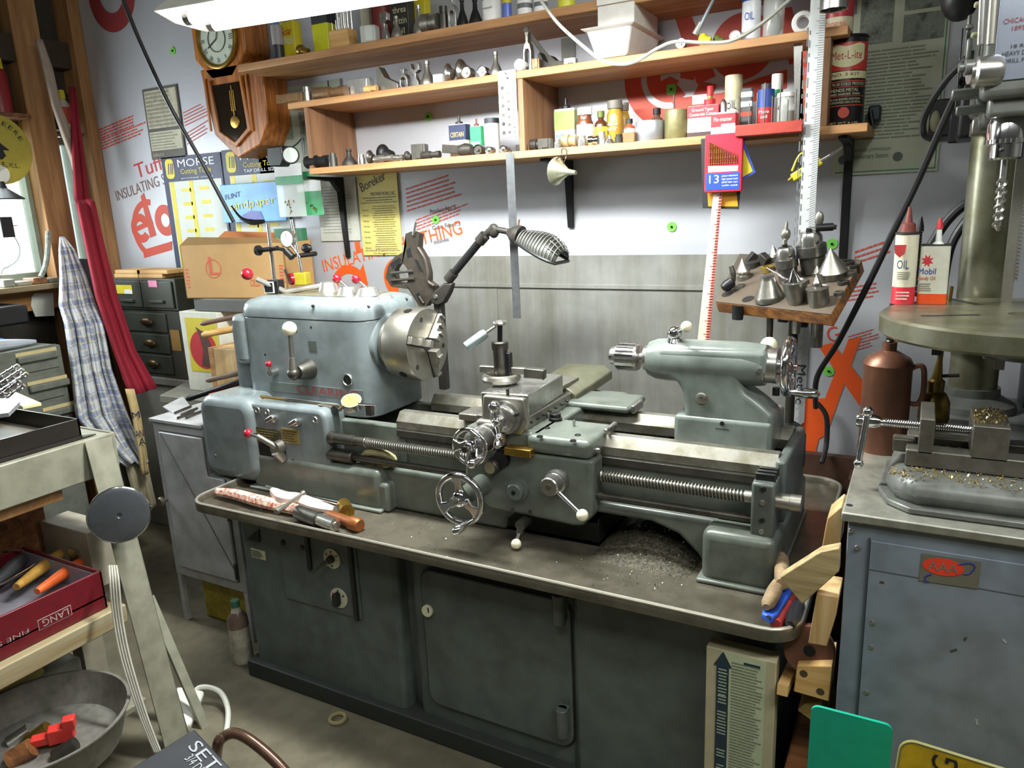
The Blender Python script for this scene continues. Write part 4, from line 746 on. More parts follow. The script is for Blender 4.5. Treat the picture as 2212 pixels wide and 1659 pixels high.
# --- bed ---
x0, x1 = -1.98, -.262
def arch(y, xa, xb, zt): return [V((x0, y, .641)), V((x0, y, zt)), V((x1, y, zt)), V((x1, y, .641)), V((-.43, y, .641)), V((xb, y, .675)), V((xb-.05, y, .72)), V((xb-.12, y, .742)), V((xa+.12, y, .742)), V((xa+.05, y, .72)), V((xa, y, .675)), V((xa-.005, y, .641))]
bed = mk('bed', B().prism(arch(1.775, -1.0, -.46, .90), (0, .035, 0)).prism(arch(2.035, -1.0, -.46, .90), (0, .035, 0)), paintm, LT, .005)
mk('lower_bed_rail', B().prism(arch(1.735, -1.0, -.45, .775), (0, .068, 0)), paintm, bed, .012, segs=3)
mk('bed_floor', B().box((x0, 1.80, .742), (x1, 2.04, .76)), dsteel, bed)
for x in (-1.35, -1.1, -.85, -.6, -.35): mk('bed_rib', B().box((x-.012, 1.805, .755), (x+.012, 2.04, .885)), paintd, bed)
for xa, xb, yq in ((-1.985, -1.425, 1.695), (-.425, -.252, 1.668)):
    mk('bed_foot', B().box((xa, yq, .640), (xb, 2.18, .775)), paintm, LT, .022, segs=4)
    mk('foot_flange', B().box((xa-.008, yq-.012, .640), (xb+.004, 2.19, .652)), paintm, LT, .005)
mk('bed_riser_rib', B().box((-1.445, 1.70, .640), (-1.40, 1.76, .735)), paintm, LT, .012, segs=3)
def way(y0, y1, xa, xb, name='way'):
    ym = (y0+y1)/2
    return mk(name, B().prism([V((xa, y, z)) for y, z in ((y0, .892), (y0, .918), (y0+.022, .945), (y1-.022, .945), (y1, .918), (y1, .892))], (xb-xa, 0, 0)), steelw, LT, .0015)
way(1.775, 1.845, -1.405, -.272, 'front_way'); way(2.0, 2.07, -1.43, -.272, 'rear_way')
mk('way_end_cap', B().box((-.276, 1.765, .78), (-.25, 2.08, .938)), paintd, LT, .008)
rk = mk('rack_rail', B().box((-1.40, 1.766, .872), (-.30, 1.79, .892)), dsteel, LT, .001)
b = B()
for k in range(86): x = -1.39+k*.0062; b.box((x, 1.765, .865), (x+.003, 1.79, .873))
mk('rack_teeth', b, dsteel, rk)
mk('bed_gap_block', B().box((-1.395, 1.768, .73), (-1.37, 1.83, .885)).box((-1.37, 1.78, .74), (-1.10, 1.79, .80)), paintd, LT, .003)
# --- lead screw, feed rod ---
def screw(xa, xb, nm):
    s = mk(nm, B().cyl((xa, 1.72, .856), (xb, 1.72, .856), .0118), dsteel, LT); return mk('screw_thread', B().helix((xa, 1.72, .856), (xb, 1.72, .856), .0138, .0085, .0022, 12, 4), steel, s)
screw(-1.487, -1.08, 'lead_screw'); screw(-.70, -.33, 'lead_screw')
mk('lead_screw_shank', B().lathe((-1.63, 1.72, .856), (1, 0, 0), [(.021, 0), (.021, .02), (.018, .022), (.018, .10), (.014, .102), (.014, .145)]), dsteel, LT)
mk('feed_rod', B().cyl((-1.55, 1.72, .80), (-.31, 1.72, .80), .0105), dsteel, LT); mk('feed_rod_sleeve', B().cyl((-1.64, 1.72, .80), (-1.54, 1.72, .80), .0215), dsteel, LT, .002)
eb = mk('screw_end_bracket', B().box((-.315, 1.69, .768), (-.262, 1.79, .905)), paintd, LT, .007)
for z in (.892, .858, .815, .785): mk('bracket_screw', B().lathe((-.288, 1.6905, z), (0, -1, 0), [(.007, 0), (.006, .004)], 12), satin if z in (.858, .785) else black, eb)
for k in range(3): mk('bracket_ridge', B().box((-.31, 1.71+k*.022, .903), (-.265, 1.72+k*.022, .922)), black, eb, .002)
mk('lead_screw_collar', B().lathe((-.333, 1.72, .856), (1, 0, 0), [(.0155, 0), (.0155, .016)]), steel, LT); mk('lead_screw_nut', B().lathe((-.262, 1.72, .856), (1, 0, 0), [(.019, 0), (.019, .03), (.0205, .031), (.0205, .055)]), steel, LT)
# --- headstock ---
hb = [V((-1.80+a, 1.955+c, .905)) for a, c in rrect(.57, .31, .06, 7)]
HS = mk('headstock', B().prism(hb, (0, 0, .315)), paint, LT, .004)
rg = [(0, 1.2215), (0, 1.245), (.006, 1.263), (.02, 1.276), (.045, 1.283), (.09, 1.286)]
b = B(); vs = []; n = 28
for o, z in rg: vs += [V((-1.80+a, 1.955+c, z)) for a, c in rrect(.57-2*o, .31-2*o, max(.06-o*.3, .02), 7)]
n = len(vs)//len(rg); fs = [(k*n+i, k*n+(i+1) % n, (k+1)*n+(i+1) % n, (k+1)*n+i) for k in range(len(rg)-1) for i in range(n)]+[tuple(range(n)), tuple(range(n*(len(rg)-1), n*len(rg)))]
mk('headstock_lid', b.add(vs, fs), paint, LT, ang=30)
mk('lid_seam', B().prism([V((-1.80+a, 1.955+c, 1.2195)) for a, c in rrect(.5708, .3108, .06, 7)], (0, 0, .0022)), black, HS)
mk('chart_plate', B().prism([V((x, y, 1.2862)) for x, y in ((-1.98, 1.89), (-1.66, 1.88), (-1.60, 1.95), (-1.60, 2.04), (-2.0, 2.04))], (0, 0, .001)), mt('brass_chart_plate', '#9c937b', .3, .6, 'noise', 30, .3), HS)
mk('end_cover', B().prism([V((-2.115+a, 1.96+c, .905)) for a, c in rrect(.12, .27, .05, 6)], (0, 0, .295)), paint, LT, .03, segs=4)
mk('cover_flange', B().prism([V((-2.085+a, 1.957+c, 1.05)) for a, c in rrect(.08, .32, .03, 5)], (0, 0, .175)), paint, LT, .02, segs=3)
for x, y in ((676, 661), (788, 658), (870, 632)):
    p = Wy(x, y, 1.80) if x < 700 else (V((-1.53, 1.84, 1.262)) if x < 800 else V((-1.523, 2.03, 1.262))); mk('lid_screw', B().sph(p, .006, 10), black, HS)
# front controls
def knobball(par, p, r, m, nm='ball_knob'): return mk(nm, B().sph(p, r, 20), m, par)
c = Wy(668, 797, 1.80); hub = mk('shift_lever_hub', B().lathe(c+V((0, .02, 0)), (0, -1, 0), [(.037, 0), (.035, .02), (.029, .04), (.026, .065), (.022, .075)]).sph(c+V((-.012, -.06, -.004)), .022), dsteel, LT)
tp = c+V((-.012, -.06, .03)); b = B().cyl(tp-V((0, 0, .02)), tp+V((.002, 0, .02)), .017, .012).cyl(tp, tp+V((.003, 0, .095)), .0085, .0075)
mk('shift_lever_rod', b, steel, hub); mk('ball_knob', B().sph(tp+V((.004, 0, .115)), .0235), ivory, hub)
c = Wy(597, 802, 1.80); hb2 = mk('small_shift_lever', B().cyl(c, c+V((0, -.03, 0)), .013, .011).cyl(c+V((0, -.025, 0)), c+V((.002, -.03, .026)), .0055), satin, LT); mk('ball_knob', B().sph(c+V((.002, -.032, .032)), .011), redk, hb2)
sg = mk('oil_sight_glass', B().tor(Wy(750, 821, 1.797), (0, 1, 0), .0185, .0025, 28, 6), satin, LT); mk('sight_lens', B().lathe(Wy(750, 821, 1.80), (0, -1, 0), [(.018, 0), (.018, .002)]), mt('dark_oil_glass', '#1c2020', .08, 0, 'plain'), sg)
pp = mk('name_strip', B().box((-1.96, 1.797, .965), (-1.545, 1.80, .998)), pc('#68726f', .35), LT)
text(pp, 'CLEARING', V((-1.832, 1.7965, .970)), V((.27, 0, 0)), V((0, 0, .026)), mt('faded_red_letters', '#8c3a40', .5, 0, 'plain'), th=.002)
for x, y in ((573, 766), (640, 715), (672, 707)): mk('tapped_hole', B().lathe(Wy(x, y, 1.8003), (0, -1, 0), [(.004, 0), (.004, .001)], 10), black, HS)
mk('missing_badge_mark', B().box((-1.76, 1.7985, 1.115), (-1.725, 1.8002, 1.15)), paintd, HS)
# top levers
b = B(); hubs = [(710, 612, .035, .034), (754, 618, .036, .026), (796, 620, .036, .026), (832, 627, .024, .012)]; hs = []
for x, y, r, h in hubs:
    p = Wz(x, y+18, 1.286); p = V((p.x, p.y, 1.286)); hs.append((mk('shift_hub', B().lathe(p, (0, 0, 1), [(r*1.15, 0), (r*1.05, .006), (r*.85, h*.8), (r*.75, h)]), MT.get('hub_steel') or mt('hub_steel', '#c8c6c2', .3, .85, 'noise', 20, .1), LT), p))
for (h_, p), (x, y, r) in zip(hs[1:3], ((724, 605, .014), (771, 605, .014))):
    q = p+V((-.03, -.02, .055)); mk('lever_rod', B().cyl(p+V((0, 0, .02)), q, .006), satin, h_); mk('ball_knob', B().sph(q, .0155), redk, h_)
q0, q1, q2, q3 = hs[0][1]+V((0, 0, .025)), Wy(618, 630, 1.93), Wy(555, 603, 1.88), Wy(534, 592, 1.86)
mk('clutch_lever_rod', B().tube([q0, q0.lerp(q1, .9), q1, q1.lerp(q2, .12), q2], .0095), MT['hub_steel'], hs[0][0]); mk('ball_knob', B().sph(q3, .021), redk, hs[0][0])
# --- spindle and chuck ---
def sp(x, prof, name, m, par=LT, n=48): return mk(name, B().lathe((x, YS, ZS), (1, 0, 0), prof, n), m, par)
sp(-1.53, [(.098, 0), (.095, .017), (.088, .02)], 'spindle_boss', paint)
sp(-1.503, [(.083, 0), (.083, .028), (.07, .03), (.07, .045)], 'spindle_nose', steel)
XC = -1.368
CH = sp(-1.465, [(.085, 0), (.1145, .0), (.1155, .002), (.1155, .095), (.1145, .097)], 'three_jaw_chuck', steel, n=64)
ax = lambda a: V((0, cos(radians(a)), sin(radians(a))))
mk('chuck_bore', B().lathe((XC+.0005, YS, ZS), (1, 0, 0), [(.024, 0), (.024, .0006)], 28), black, CH)
for i, a in enumerate((163, 48, -72)):
    d = ax(a); s_ = V((1, 0, 0)).cross(d); o = V((XC, YS, ZS)); up = V((1, 0, 0)); b = B()
    for r0, r1, h in ((.018, .045, .034), (.045, .075, .022), (.075, .112, .010)):
        P = [o+d*r_+s_*k*.0115+up*-.004 for r_, k in ((r0, -1), (r1, -1), (r1, 1), (r0, 1))]
        b.prism(P, up*(h+.004))
        b.prism([o+d*(r1-.008)+s_*k*.0115+up*(h-.001)+d*q for k, q in ((-1, 0), (1, 0), (1, .008), (-1, .008))], up*.008)
    mk('chuck_jaw', b, mt('jaw_steel', '#9c988f', .42, .75, 'noise', 20, .2) if 'jaw_steel' not in MT else MT['jaw_steel'], CH, .001)
    mk('jaw_slot', B().prism([o+d*r_+s_*k*.0145+up*.0002 for r_, k in ((.018, -1), (.1145, -1), (.1145, 1), (.018, 1))], up*.0008), blackm, CH)
    e = ax(a+60); mk('cap_screw', B().lathe(o+e*.088, up, [(.0085, -.001), (.0085, .0008)], 18), dsteel, CH)
    e = ax(a+58+(5 if i == 0 else 0)); mk('pinion_socket', B().lathe(V((XC-.045, YS, ZS))+e*.1145, e, [(.014, 0), (.014, .002), (.007, .002)], 20), blackm, CH)
# --- quick change gearbox ---
g0 = Wy(545, 870, 1.70)
GB = mk('feed_gearbox', B().prism([V((-1.80+a, 1.70, .838+c)) for a, c in rrect(.345, .222, .03)], (0, .10, 0)), paint, LT, .014, segs=4)
mk('gear_guard', B().prism([V((-2.07+a, 1.68, .81+c)) for a, c in rrect(.27, .30, .06, 8)], (0, .27, 0)), paint, LT, .035, segs=5)
mk('guard_screw', B().sph(Wy(467, 983, 1.683), .006, 10), steel, GB); mk('guard_neck', B().box((-1.97, 1.72, .70), (-1.93, 1.9, .94)), paintm, GB, .01)
a0, a1 = Wy(548, 926, 1.70), Wy(616, 1003, 1.70)
mk('tumbler_recess_shade', B().box((a0.x+.008, 1.6985, a1.z-.01), (a1.x+.01, 1.701, a0.z-.035)), black, GB)  # thin black plate painted in for the shade of the recess
ip = mk('index_plate', B().box((a0.x-.02, 1.697, a0.z-.045), (a0.x+.125, 1.70, a0.z+.008)), pc('#5d563f', .4, .4), GB)
rows(ip, V((a0.x-.015, 1.6965, a0.z-.04)), V((.13, 0, 0)), V((0, 0, .045)), 5, pc('#a0915a', .4), seed=31, fill=.4)
q = Wy(612, 955, 1.70); ip = mk('index_plate', B().box((q.x, 1.697, q.z), (q.x+.075, 1.70, q.z+.05)), pc('#a6925a', .35, .5), GB); rows(ip, V((q.x+.004, 1.6965, q.z+.004)), V((.066, 0, 0)), V((0, 0, .042)), 5, pc('#4a3f22', .4), seed=32)
for x, y in ((595, 903), (645, 911)):
    c = Wy(x, y, 1.70); k_ = mk('selector_knob', B().cyl(c, c+V((0, -.02, 0)), .014, .012).ob(c+V((.006, -.028, .006)), (.042, .018, .015), ry=-.5), satin, GB, .004)
for x, y in ((556, 886), (577, 890), (680, 907)): mk('bolt_hole', B().tor(Wy(x, y, 1.70), (0, 1, 0), .009, .003, 20, 6), satin, GB)
for x, y in ((633, 995), (693, 1010)): mk('bolt_hole', B().lathe(Wy(x, y, 1.70), (0, -1, 0), [(.006, 0), (.006, .001)], 12), black, GB)
c = Wy(598, 968, 1.68); tl = mk('tumbler_lever', B().cyl(c+V((0, .04, 0)), c+V((0, -.01, 0)), .026, .022).cyl(c+V((0, -.002, .005)), c+V((-.05, -.03, .045)), .011, .009).cyl(c+V((.0, -.002, -.01)), c+V((.01, .015, -.045)), .02, .014), steel, LT)
mk('ball_knob', B().sph(c+V((-.085, -.035, .052)), .015), redk, tl); mk('knob_stem', B().cyl(c+V((-.05, -.03, .045)), c+V((-.078, -.034, .051)), .008), chrome, tl)
# --- carriage ---
z0, z1 = .722, .905
ap = mk('apron', B().prism([V((x, 1.69, z)) for x, z in ((-1.10, .90), (-1.11, .80), (-1.035, .722), (-.77, .712), (-.745, .718), (-.715, .75), (-.712, .905))], (0, .075, 0)), paintm, LT, .012, segs=4)
sd = mk('saddle', B().box((-.905, 1.685, .905), (-.715, 1.865, .957)), paintm, LT, .018, segs=5)
mk('saddle_bridge', B().box((-1.10, 1.70, .905), (-.87, 2.16, .957)), paintm, sd, .008); mk('saddle_rear_wing', B().box((-1.16, 1.985, .95), (-.72, 2.14, .972)), paintm, sd, .01)
mk('saddle_left_wing', B().box((-1.17, 1.77, .947), (-1.08, 1.86, .968)), steel, sd, .004)
mk('way_wiper', B().box((-.716, 1.772, .95), (-.703, 1.85, .968)), satin, sd, .004); mk('way_wiper', B().box((-.72, 1.995, .95), (-.706, 2.075, .975)), satin, sd, .004)
for x, y in ((1185, 898), (1240, 915)): p = Wz(x, y+6, .957); mk('oil_nipple', B().cyl(p, p+V((0, 0, .01)), .004, n=8).sph(p+V((0, 0, .014)), .005, 8), satin, sd)
p = Wz(1200, 908, .957); mk('clamp_cap', B().lathe(p, (0, 0, 1), [(.019, 0), (.019, .008), (.015, .010), (.016, .02), (.013, .022)], 24), blackm, sd)
for x, y in ((1182, 925), (1166, 943), (1248, 940), (1238, 952)): p = Wz(x, y, .9572); mk('socket_screw', B().tor(p, (0, 0, 1), .007, .0022, 16, 6), blackm, sd)
p = Wy(1290, 945, 1.72); mk('stop_screw', B().cyl((-.718, 1.72, .925), (-.704, 1.72, .925), .007), satin, sd)
# cross slide and compound
CS = mk('cross_slide', B().box((-1.065, 1.70, .957), (-.915, 2.02, .992)), steel, LT, .002)
mk('slide_guard', B().prism([V((x, 2.02, z)) for x, z in ((-1.08, .957), (-1.08, .99), (-1.06, 1.003), (-.93, 1.003), (-.90, .985), (-.90, .957))], (0, .30, .012)), mt('olive_painted_cover', '#5a5945', .35, 0, 'dirt', 4, col2='#484636'), LT, .004)
mk('t_slot_block', B().box((-1.0, 2.0, 1.004), (-.935, 2.12, 1.016)), steel, LT, .001)
for k in range(7): mk('gib_screw', B().lathe((-.915, 1.74+k*.04, .975), (1, 0, 0), [(.004, 0), (.003, .006)], 10), blackm, CS)
cs_ = mk('compound_slide', B().prism([V((x, y, .992)) for x, y in ((-1.055, 1.715), (-.915, 1.73), (-.93, 1.99), (-1.075, 1.98))], (0, 0, .062)), satin, LT, .004)
mk('compound_face_plate', B().prism([V((-.973+a, 1.716, 1.0+c)) for a, c in ((-.063, .052), (.063, .052), (.072, -.02), (.05, -.052), (-.05, -.052), (-.072, -.02))], (0, -.022, 0)), steel, LT, .006, segs=3)
c = V((-.963, 1.694, .998)); dl = mk('compound_dial', B().lathe(c, (0, -1, 0), [(.046, 0), (.046, .012), (.036, .014), (.036, .03), (.03, .034), (.014, .036), (.014, .048)], 40), satin, LT)
for k in range(3): e = V((cos(radians(20+k*120)), 0, sin(radians(20+k*120)))); mk('dial_notch', B().sph(c+e*.041+V((0, -.012, 0)), .007, 10), black, dl)
hc = c+V((0, -.056, 0)); e = V((-.12, -.0, .99)).normalized()
mk('ball_crank', B().sph(hc, .0135).cyl(hc, hc+e*.035, .007, .005).cyl(hc, hc-e*.035, .007, .005).sph(hc+e*.042, .0165).sph(hc-e*.04+V((.003, 0, 0)), .011).lathe(hc-e*.042, (.35, -.85, -.25), [(.006, 0), (.0085, .012), (.012, .03), (.0115, .04), (.006, .046)], 16), chrome, dl)
p = V((-.963, 1.705, 1.055)); mk('oil_nipple', B().cyl(p, p+V((0, 0, .012)), .005, n=10).sph(p+V((0, 0, .016)), .0055, 10), dsteel, cs_)
c = V((-.935, 1.69, .938)); mk('saddle_foot_block', B().box((-.96, 1.665, .898), (-.88, 1.72, .92)), brass, CS, .002)
# tool post
tp0 = V((-1.052, 1.83, 1.056))
tpo = mk('tool_post', B().lathe(tp0+V((0, 0, .01)), (0, 0, 1), [(.021, 0), (.021, .085), (.024, .09), (.025, .108), (.022, .112)], 28), dsteel, LT)
b = B(); b.tor(tp0+V((0, 0, .014)), (0, 0, 1), .045, .013, 40, 8, radians(20), radians(340)); mk('rocker_ring', b, steel, tpo)
mk('post_base', B().lathe(tp0, (0, 0, 1), [(.03, 0), (.03, .008), (.022, .01)], 28), steel, tpo)
mk('post_slot_wall', B().box(tuple(tp0+V((.014, -.008, .012))), tuple(tp0+V((.034, .012, .09)))), black, tpo, .003)
mk('clamp_screw', B().cyl(tp0+V((0, 0, .12)), tp0+V((.003, 0, .17)), .0075), blackm, tpo)
th = mk('tool_holder', B().bar(tp0+V((-.065, -.01, .038)), tp0+V((.10, .02, .034)), .018, .022), steel, LT, .003); mk('holder_head', B().bar(tp0+V((.07, .015, .032)), tp0+V((.13, .025, .028)), .03, .03), dsteel, th, .004)
wr = thing('tool_post_wrench', 'pale box wrench sleeved with a tube resting on the tool post screw', 'wrench', tp0+V((0, 0, .165)))
q = tp0+V((.003, 0, .175)); e = (Wy(1007, 750, 1.76)-q).normalized(); f_ = Wy(1007, 750, 1.76)
mk('box_end', B().tor(q, (0, 0, 1), .015, .006, 24, 8).lathe(q, (0, 0, 1), [(.01, -.006), (.01, .006)], 4), satin, wr); mk('shank', B().bar(q+e*.015, q+e*.065, .014, .008), satin, wr, .002)
mk('handle_sleeve', B().lathe(q+e*.05, e, [(.013, 0), (.0155, .012), (.0155, (f_-q).length-.05), (.012, (f_-q).length-.0505), (.012, (f_-q).length-.07)], 20), mt('aluminium_tube', '#9fb0b2', .35, .8, 'noise', 30, .2), wr)
# --- handwheels ---
def wheel(c, axv, R, rr, hub, nsp, a0, name, par, m=chrome, handle=None, dish=.012):
    c = V(c); a = V(axv).normalized(); u = V((1, 0, 0)) if abs(a.x) < .5 else V((0, 1, 0)); w_ = V((0, 0, 1))
    h = mk(name, B().tor(c, a, R, rr, 56, 12), m, par)
    mk('wheel_hub', B().lathe(c-a*.03, a, [(hub*.9, 0), (hub, .012), (hub, .036), (hub*.75, .042), (hub*.4, .044), (hub*.4, .05)], 28), m, h)
    for k in range(nsp):
        t = radians(a0+k*360/nsp); d = u*cos(t)+w_*sin(t); s = a.cross(d)
        b = B(); b.prism([c+d*hub*.8+s*.016-a*dish, c+d*(R*.6)+s*.0105-a*.004, c+d*R+s*.019, c+d*R-s*.019, c+d*(R*.6)-s*.0105-a*.004, c+d*hub*.8-s*.016-a*dish], a*.010); mk('spoke', b, m, h, .004, segs=3)
    if handle is not None:
        t = radians(handle[0]); d = u*cos(t)+w_*sin(t); L_ = handle[1]
        mk('crank_handle', B().lathe(c+d*R*.96, a+V(handle[2]), [(.007, 0), (.0065, .01), (.0085, .02), (.0125, L_*.65), (.0125, L_*.8), (.008, L_*.95), (.003, L_)], 20), chrome, h)
    return h
HW = Wy(993, 1078, 1.57); wheel(HW, (0, -1, 0), .067, .0095, .022, 3, 92, 'carriage_handwheel', LT, handle=(-50, .075, (-.35, 0, -.25)))
mk('wheel_shaft', B().cyl(HW+V((0, .01, 0)), V((HW.x, 1.695, HW.z)), .024, .03), paintm, LT)
cw = Wy(1015, 965, 1.585); wheel(cw, (0, -1, 0), .048, .0065, .015, 3, 60, 'cross_feed_handwheel', LT, handle=(-30, .05, (-.5, 0, -.35)))
mk('cross_feed_dial', B().lathe(cw+V((0, .02, 0)), (0, 1, 0), [(.026, 0), (.036, .006), (.036, .05), (.038, .052), (.038, .085)], 40), satin, LT); mk('cross_feed_bearing', B().box((cw.x-.04, 1.68, .912), (cw.x+.05, 1.72, .985)), steel, LT, .01)
mk('dial_nut', B().prism([cw+V((cos(radians(60*k))*.009, -.02, sin(radians(60*k))*.009)) for k in range(6)], (0, -.008, 0)), dsteel, LT)
# apron controls
c = Wy(1067, 1005, 1.69); td = mk('thread_dial', B().lathe(c, (0, -1, 0), [(.024, 0), (.023, .02), (.02, .024)], 28), dsteel, LT); mk('dial_face', B().lathe(c+V((0, -.0245, 0)), (0, -1, 0), [(.017, 0), (.017, .001)], 24), pc('#8b8266', .35), td)
mk('bearing_boss', B().lathe(Wy(1085, 990, 1.69), (0, -1, 0), [(.026, 0), (.023, .012)], 24), black, ap)
c = Wy(1121, 1056, 1.69); mk('friction_knob', B().lathe(c, (0, -1, 0), [(.032, 0), (.032, .01), (.024, .012), (.024, .028), (.02, .031), (.006, .031), (.006, .026)], 32), paintd, LT); mk('knob_screw', B().cyl(c+V((0, -.03, 0)), c+V((0, -.034, 0)), .006, n=12), blackm, ap)
c = Wy(1205, 1037, 1.69); lh = mk('feed_lever_hub', B().lathe(c, (0, -1, 0), [(.034, 0), (.031, .02), (.027, .022), (.0255, .055), (.023, .058)], 36), satin, LT)
mk('hub_screw', B().lathe(c+V((0, -.058, 0)), (0, -1, 0), [(.008, 0), (.008, .002)], 14), pc('#6b5a48', .4, .5), lh)
q = Wy(1258, 1113, 1.60); mk('feed_lever_rod', B().cyl(c+V((.012, -.04, -.01)), q, .0065, .0055), chrome, lh); mk('ball_knob', B().sph(q, .0155), ivory, lh)
c = Wy(1130, 1130, 1.68); hn = mk('half_nut_lever', B().cyl(c+V((0, .03, 0)), c+V((0, -.02, 0)), .015).cyl(c+V((0, -.01, 0)), c+V((-.004, -.012, -.025)), .011).cyl(c+V((-.004, -.012, -.02)), Wy(1115, 1175, 1.64), .0065, .0055), dsteel, LT); mk('ball_knob', B().sph(Wy(1115, 1175, 1.64), .0145), ivory, hn)
for x, y in ((1107, 1100), (1145, 1105)): mk('apron_screw', B().lathe(Wy(x, y, 1.69), (0, -1, 0), [(.0055, 0), (.0055, .002)], 12), dsteel, ap)
# taper attachment bar behind
mk('taper_bar', B().box((-1.2, 2.16, .90), (-.80, 2.23, .955)), paintm, LT, .02, segs=4); mk('taper_bar_end', B().lathe((-.80, 2.195, .927), (1, 0, 0), [(.025, 0), (.022, .006)], 20), satin, LT)
p = V((-.92, 2.19, .955)); mk('oil_nipple', B().cyl(p, p+V((0, 0, .01)), .004, n=8).sph(p+V((0, 0, .014)), .005, 8), satin, LT)
# --- tailstock ---
TS = mk('tailstock', B().box((-.552, 1.862, .905), (-.302, 2.06, 1.0)), paintt, LT, .012, segs=4)
yt = 1.868
sil = [(1405, 800), (1438, 812), (1462, 828), (1474, 850), (1477, 890), (1470, 915), (1668, 935), (1672, 900), (1640, 872), (1610, 850), (1598, 832), (1592, 815), (1655, 815), (1655, 760), (1420, 752)]
mk('tailstock_body', B().prism([Wy(x, y, yt) for x, y in sil], (0, .11, 0)), paintt, LT, .022, segs=5)
sp(-.635, [(.046, 0), (.054, .02), (.057, .05), (.057, .25), (.054, .29), (.052, .303)], 'tailstock_barrel', paintt)
sp(-.648, [(.034, 0), (.034, .03)], 'quill', satin); sp(-.337, [(.051, 0), (.051, .007), (.045, .008), (.045, .035), (.035, .037)], 'index_collar', satin)
dc = sp(-.752, [(.016, 0), (.026, .008), (.027, .022), (.0355, .024), (.0365, .03), (.0365, .082), (.034, .086), (.02, .088), (.016, .09), (.016, .104)], 'drill_chuck', satin, LT, 40)
b = B()
for k in range(20): e = ax(18*k); b.ob(V((-.70, YS, ZS))+e*.0365, (.05, .0035, .0035), rx=radians(18*k))
mk('chuck_fluting', b, chrome, dc); mk('key_hole', B().sph(V((-.742, YS-.025, ZS+.004)), .004, 10), black, dc)
wheel((-.277, YS, ZS), (1, 0, 0), .066, .011, .024, 3, 30, 'tailstock_handwheel', LT, handle=(250, .078, (0, 0, 0)))
c = V((-.565, YS-.01, ZS+.06)); cl = mk('quill_lock', B().lathe(c, (0, 0, 1), [(.021, -.01), (.017, .0)], 20).sph(c+V((0, 0, .014)), .0195), chrome, LT); q = Wy(1483, 706, 1.86)
mk('lock_rod', B().cyl(c+V((0, 0, .015)), q, .0065, .0055), chrome, cl); mk('ball_knob', B().sph(q, .015), ivory, cl)
mk('ball_knob', B().sph(V((-.345, 2.03, 1.165)), .023), ivory, cl)
mk('set_bolt', B().lathe(Wy(1516, 860, yt), (0, -1, 0), [(.015, 0), (.015, .004), (.012, .006), (.004, .006), (.004, .003)], 24), steel, TS); mk('set_screw', B().lathe(Wy(1642, 800, yt-.003), (0, -1, 0), [(.006, -.005), (.006, .005)], 12), satin, TS); mk('set_screw', B().lathe(Wy(1560, 915, 1.861), (0, -1, 0), [(.006, 0), (.006, .001)], 12), black, TS); mk('index_line', B().box(tuple(Wy(1545, 926, 1.8612)), tuple(Wy(1545, 926, 1.8612)+V((.035, .0005, .0015)))), ink, TS)
p = V((-.305, YS, ZS-.056)); mk('thumb_screw', B().cyl(p, p-V((0, 0, .02)), .009, n=14), black, TS)
# --- bracket post at the bed end ---
mk('end_bracket', B().box((-.335, 2.07, .80), (-.255, 2.15, .90)), blackm, LT, .006)
# ================= left side =================
def slab(name, px, y, th, m, label, cat, g=None, bev=.002, par=None, vec=None):
    o = mk(name, B().prism([Wy(a, c, y) for a, c in px], vec or (0, th, 0)), m, par, bev)
    return tag(o, label, cat, g) if par is None else o
# work lamp
LY = 2.18; wl = thing('caged_work_lamp', 'black jointed work lamp with ribbed cage shade bolted behind the headstock', 'lamp', Wy(945, 645, LY)-V((0, 0, .05)))
J = [Wy(945, 640, LY), Wy(968, 605, LY), Wy(1020, 540, LY), Wy(1048, 508, LY), Wy(1068, 492, LY), Wy(1100, 500, LY)]
mk('base_knuckle', B().prism([Wy(a, c, LY-.012) for a, c in ((930, 640), (938, 628), (958, 612), (976, 612), (970, 632), (958, 655), (945, 662), (930, 655))], (0, .03, 0)), iron, wl, .006); mk('base_post', B().box(tuple(J[0]+V((-.02, .0, -.34))), tuple(J[0]+V((.01, .03, .01)))), iron, wl, .003)
mk('lower_arm', B().cyl(J[1], J[3], .0135, n=18), blackm, wl); mk('arm_collar', B().cyl(J[1], J[1].lerp(J[2], .25), .018, n=18), iron, wl); mk('arm_collar', B().cyl(J[2].lerp(J[3], .55), J[3], .0185, n=18), iron, wl)
mk('elbow_joint', B().cyl(J[3], J[4], .011, .014).sph(J[4]+V((-.003, -.0, -.01)), .02, 14, (1, .7, 1.2)).cyl(J[4]+V((0, 0, -.004)), J[5]+V((.004, 0, -.002)), .010), iron, wl); mk('wing_screw', B().cyl(J[3]+V((.01, -.02, -.005)), J[3]+V((.022, -.03, -.01)), .005, n=8), iron, wl)
mk('pivot_bolt', B().lathe(J[0]+V((0, -.012, .0)), (0, -1, 0), [(.009, 0), (.007, .004)], 12), steel, wl)
a = Wy(1100, 502, LY); e = Wy(1222, 545, LY-.02); d = (e-a).normalized(); side = V((0, 1, 0)); dn = d.cross(side).normalized(); dn = dn if dn.z < 0 else -dn
mk('lamp_socket', B().lathe(a-d*.004, d, [(.012, 0), (.017, .01), (.026, .02), (.033, .035), (.034, .05)], 24), iron, wl); mk('switch_stem', B().cyl(a+d*.028-dn*.03, a+d*.026-dn*.05, .004, n=10), pc('#8a6a58', .4, .6), wl)
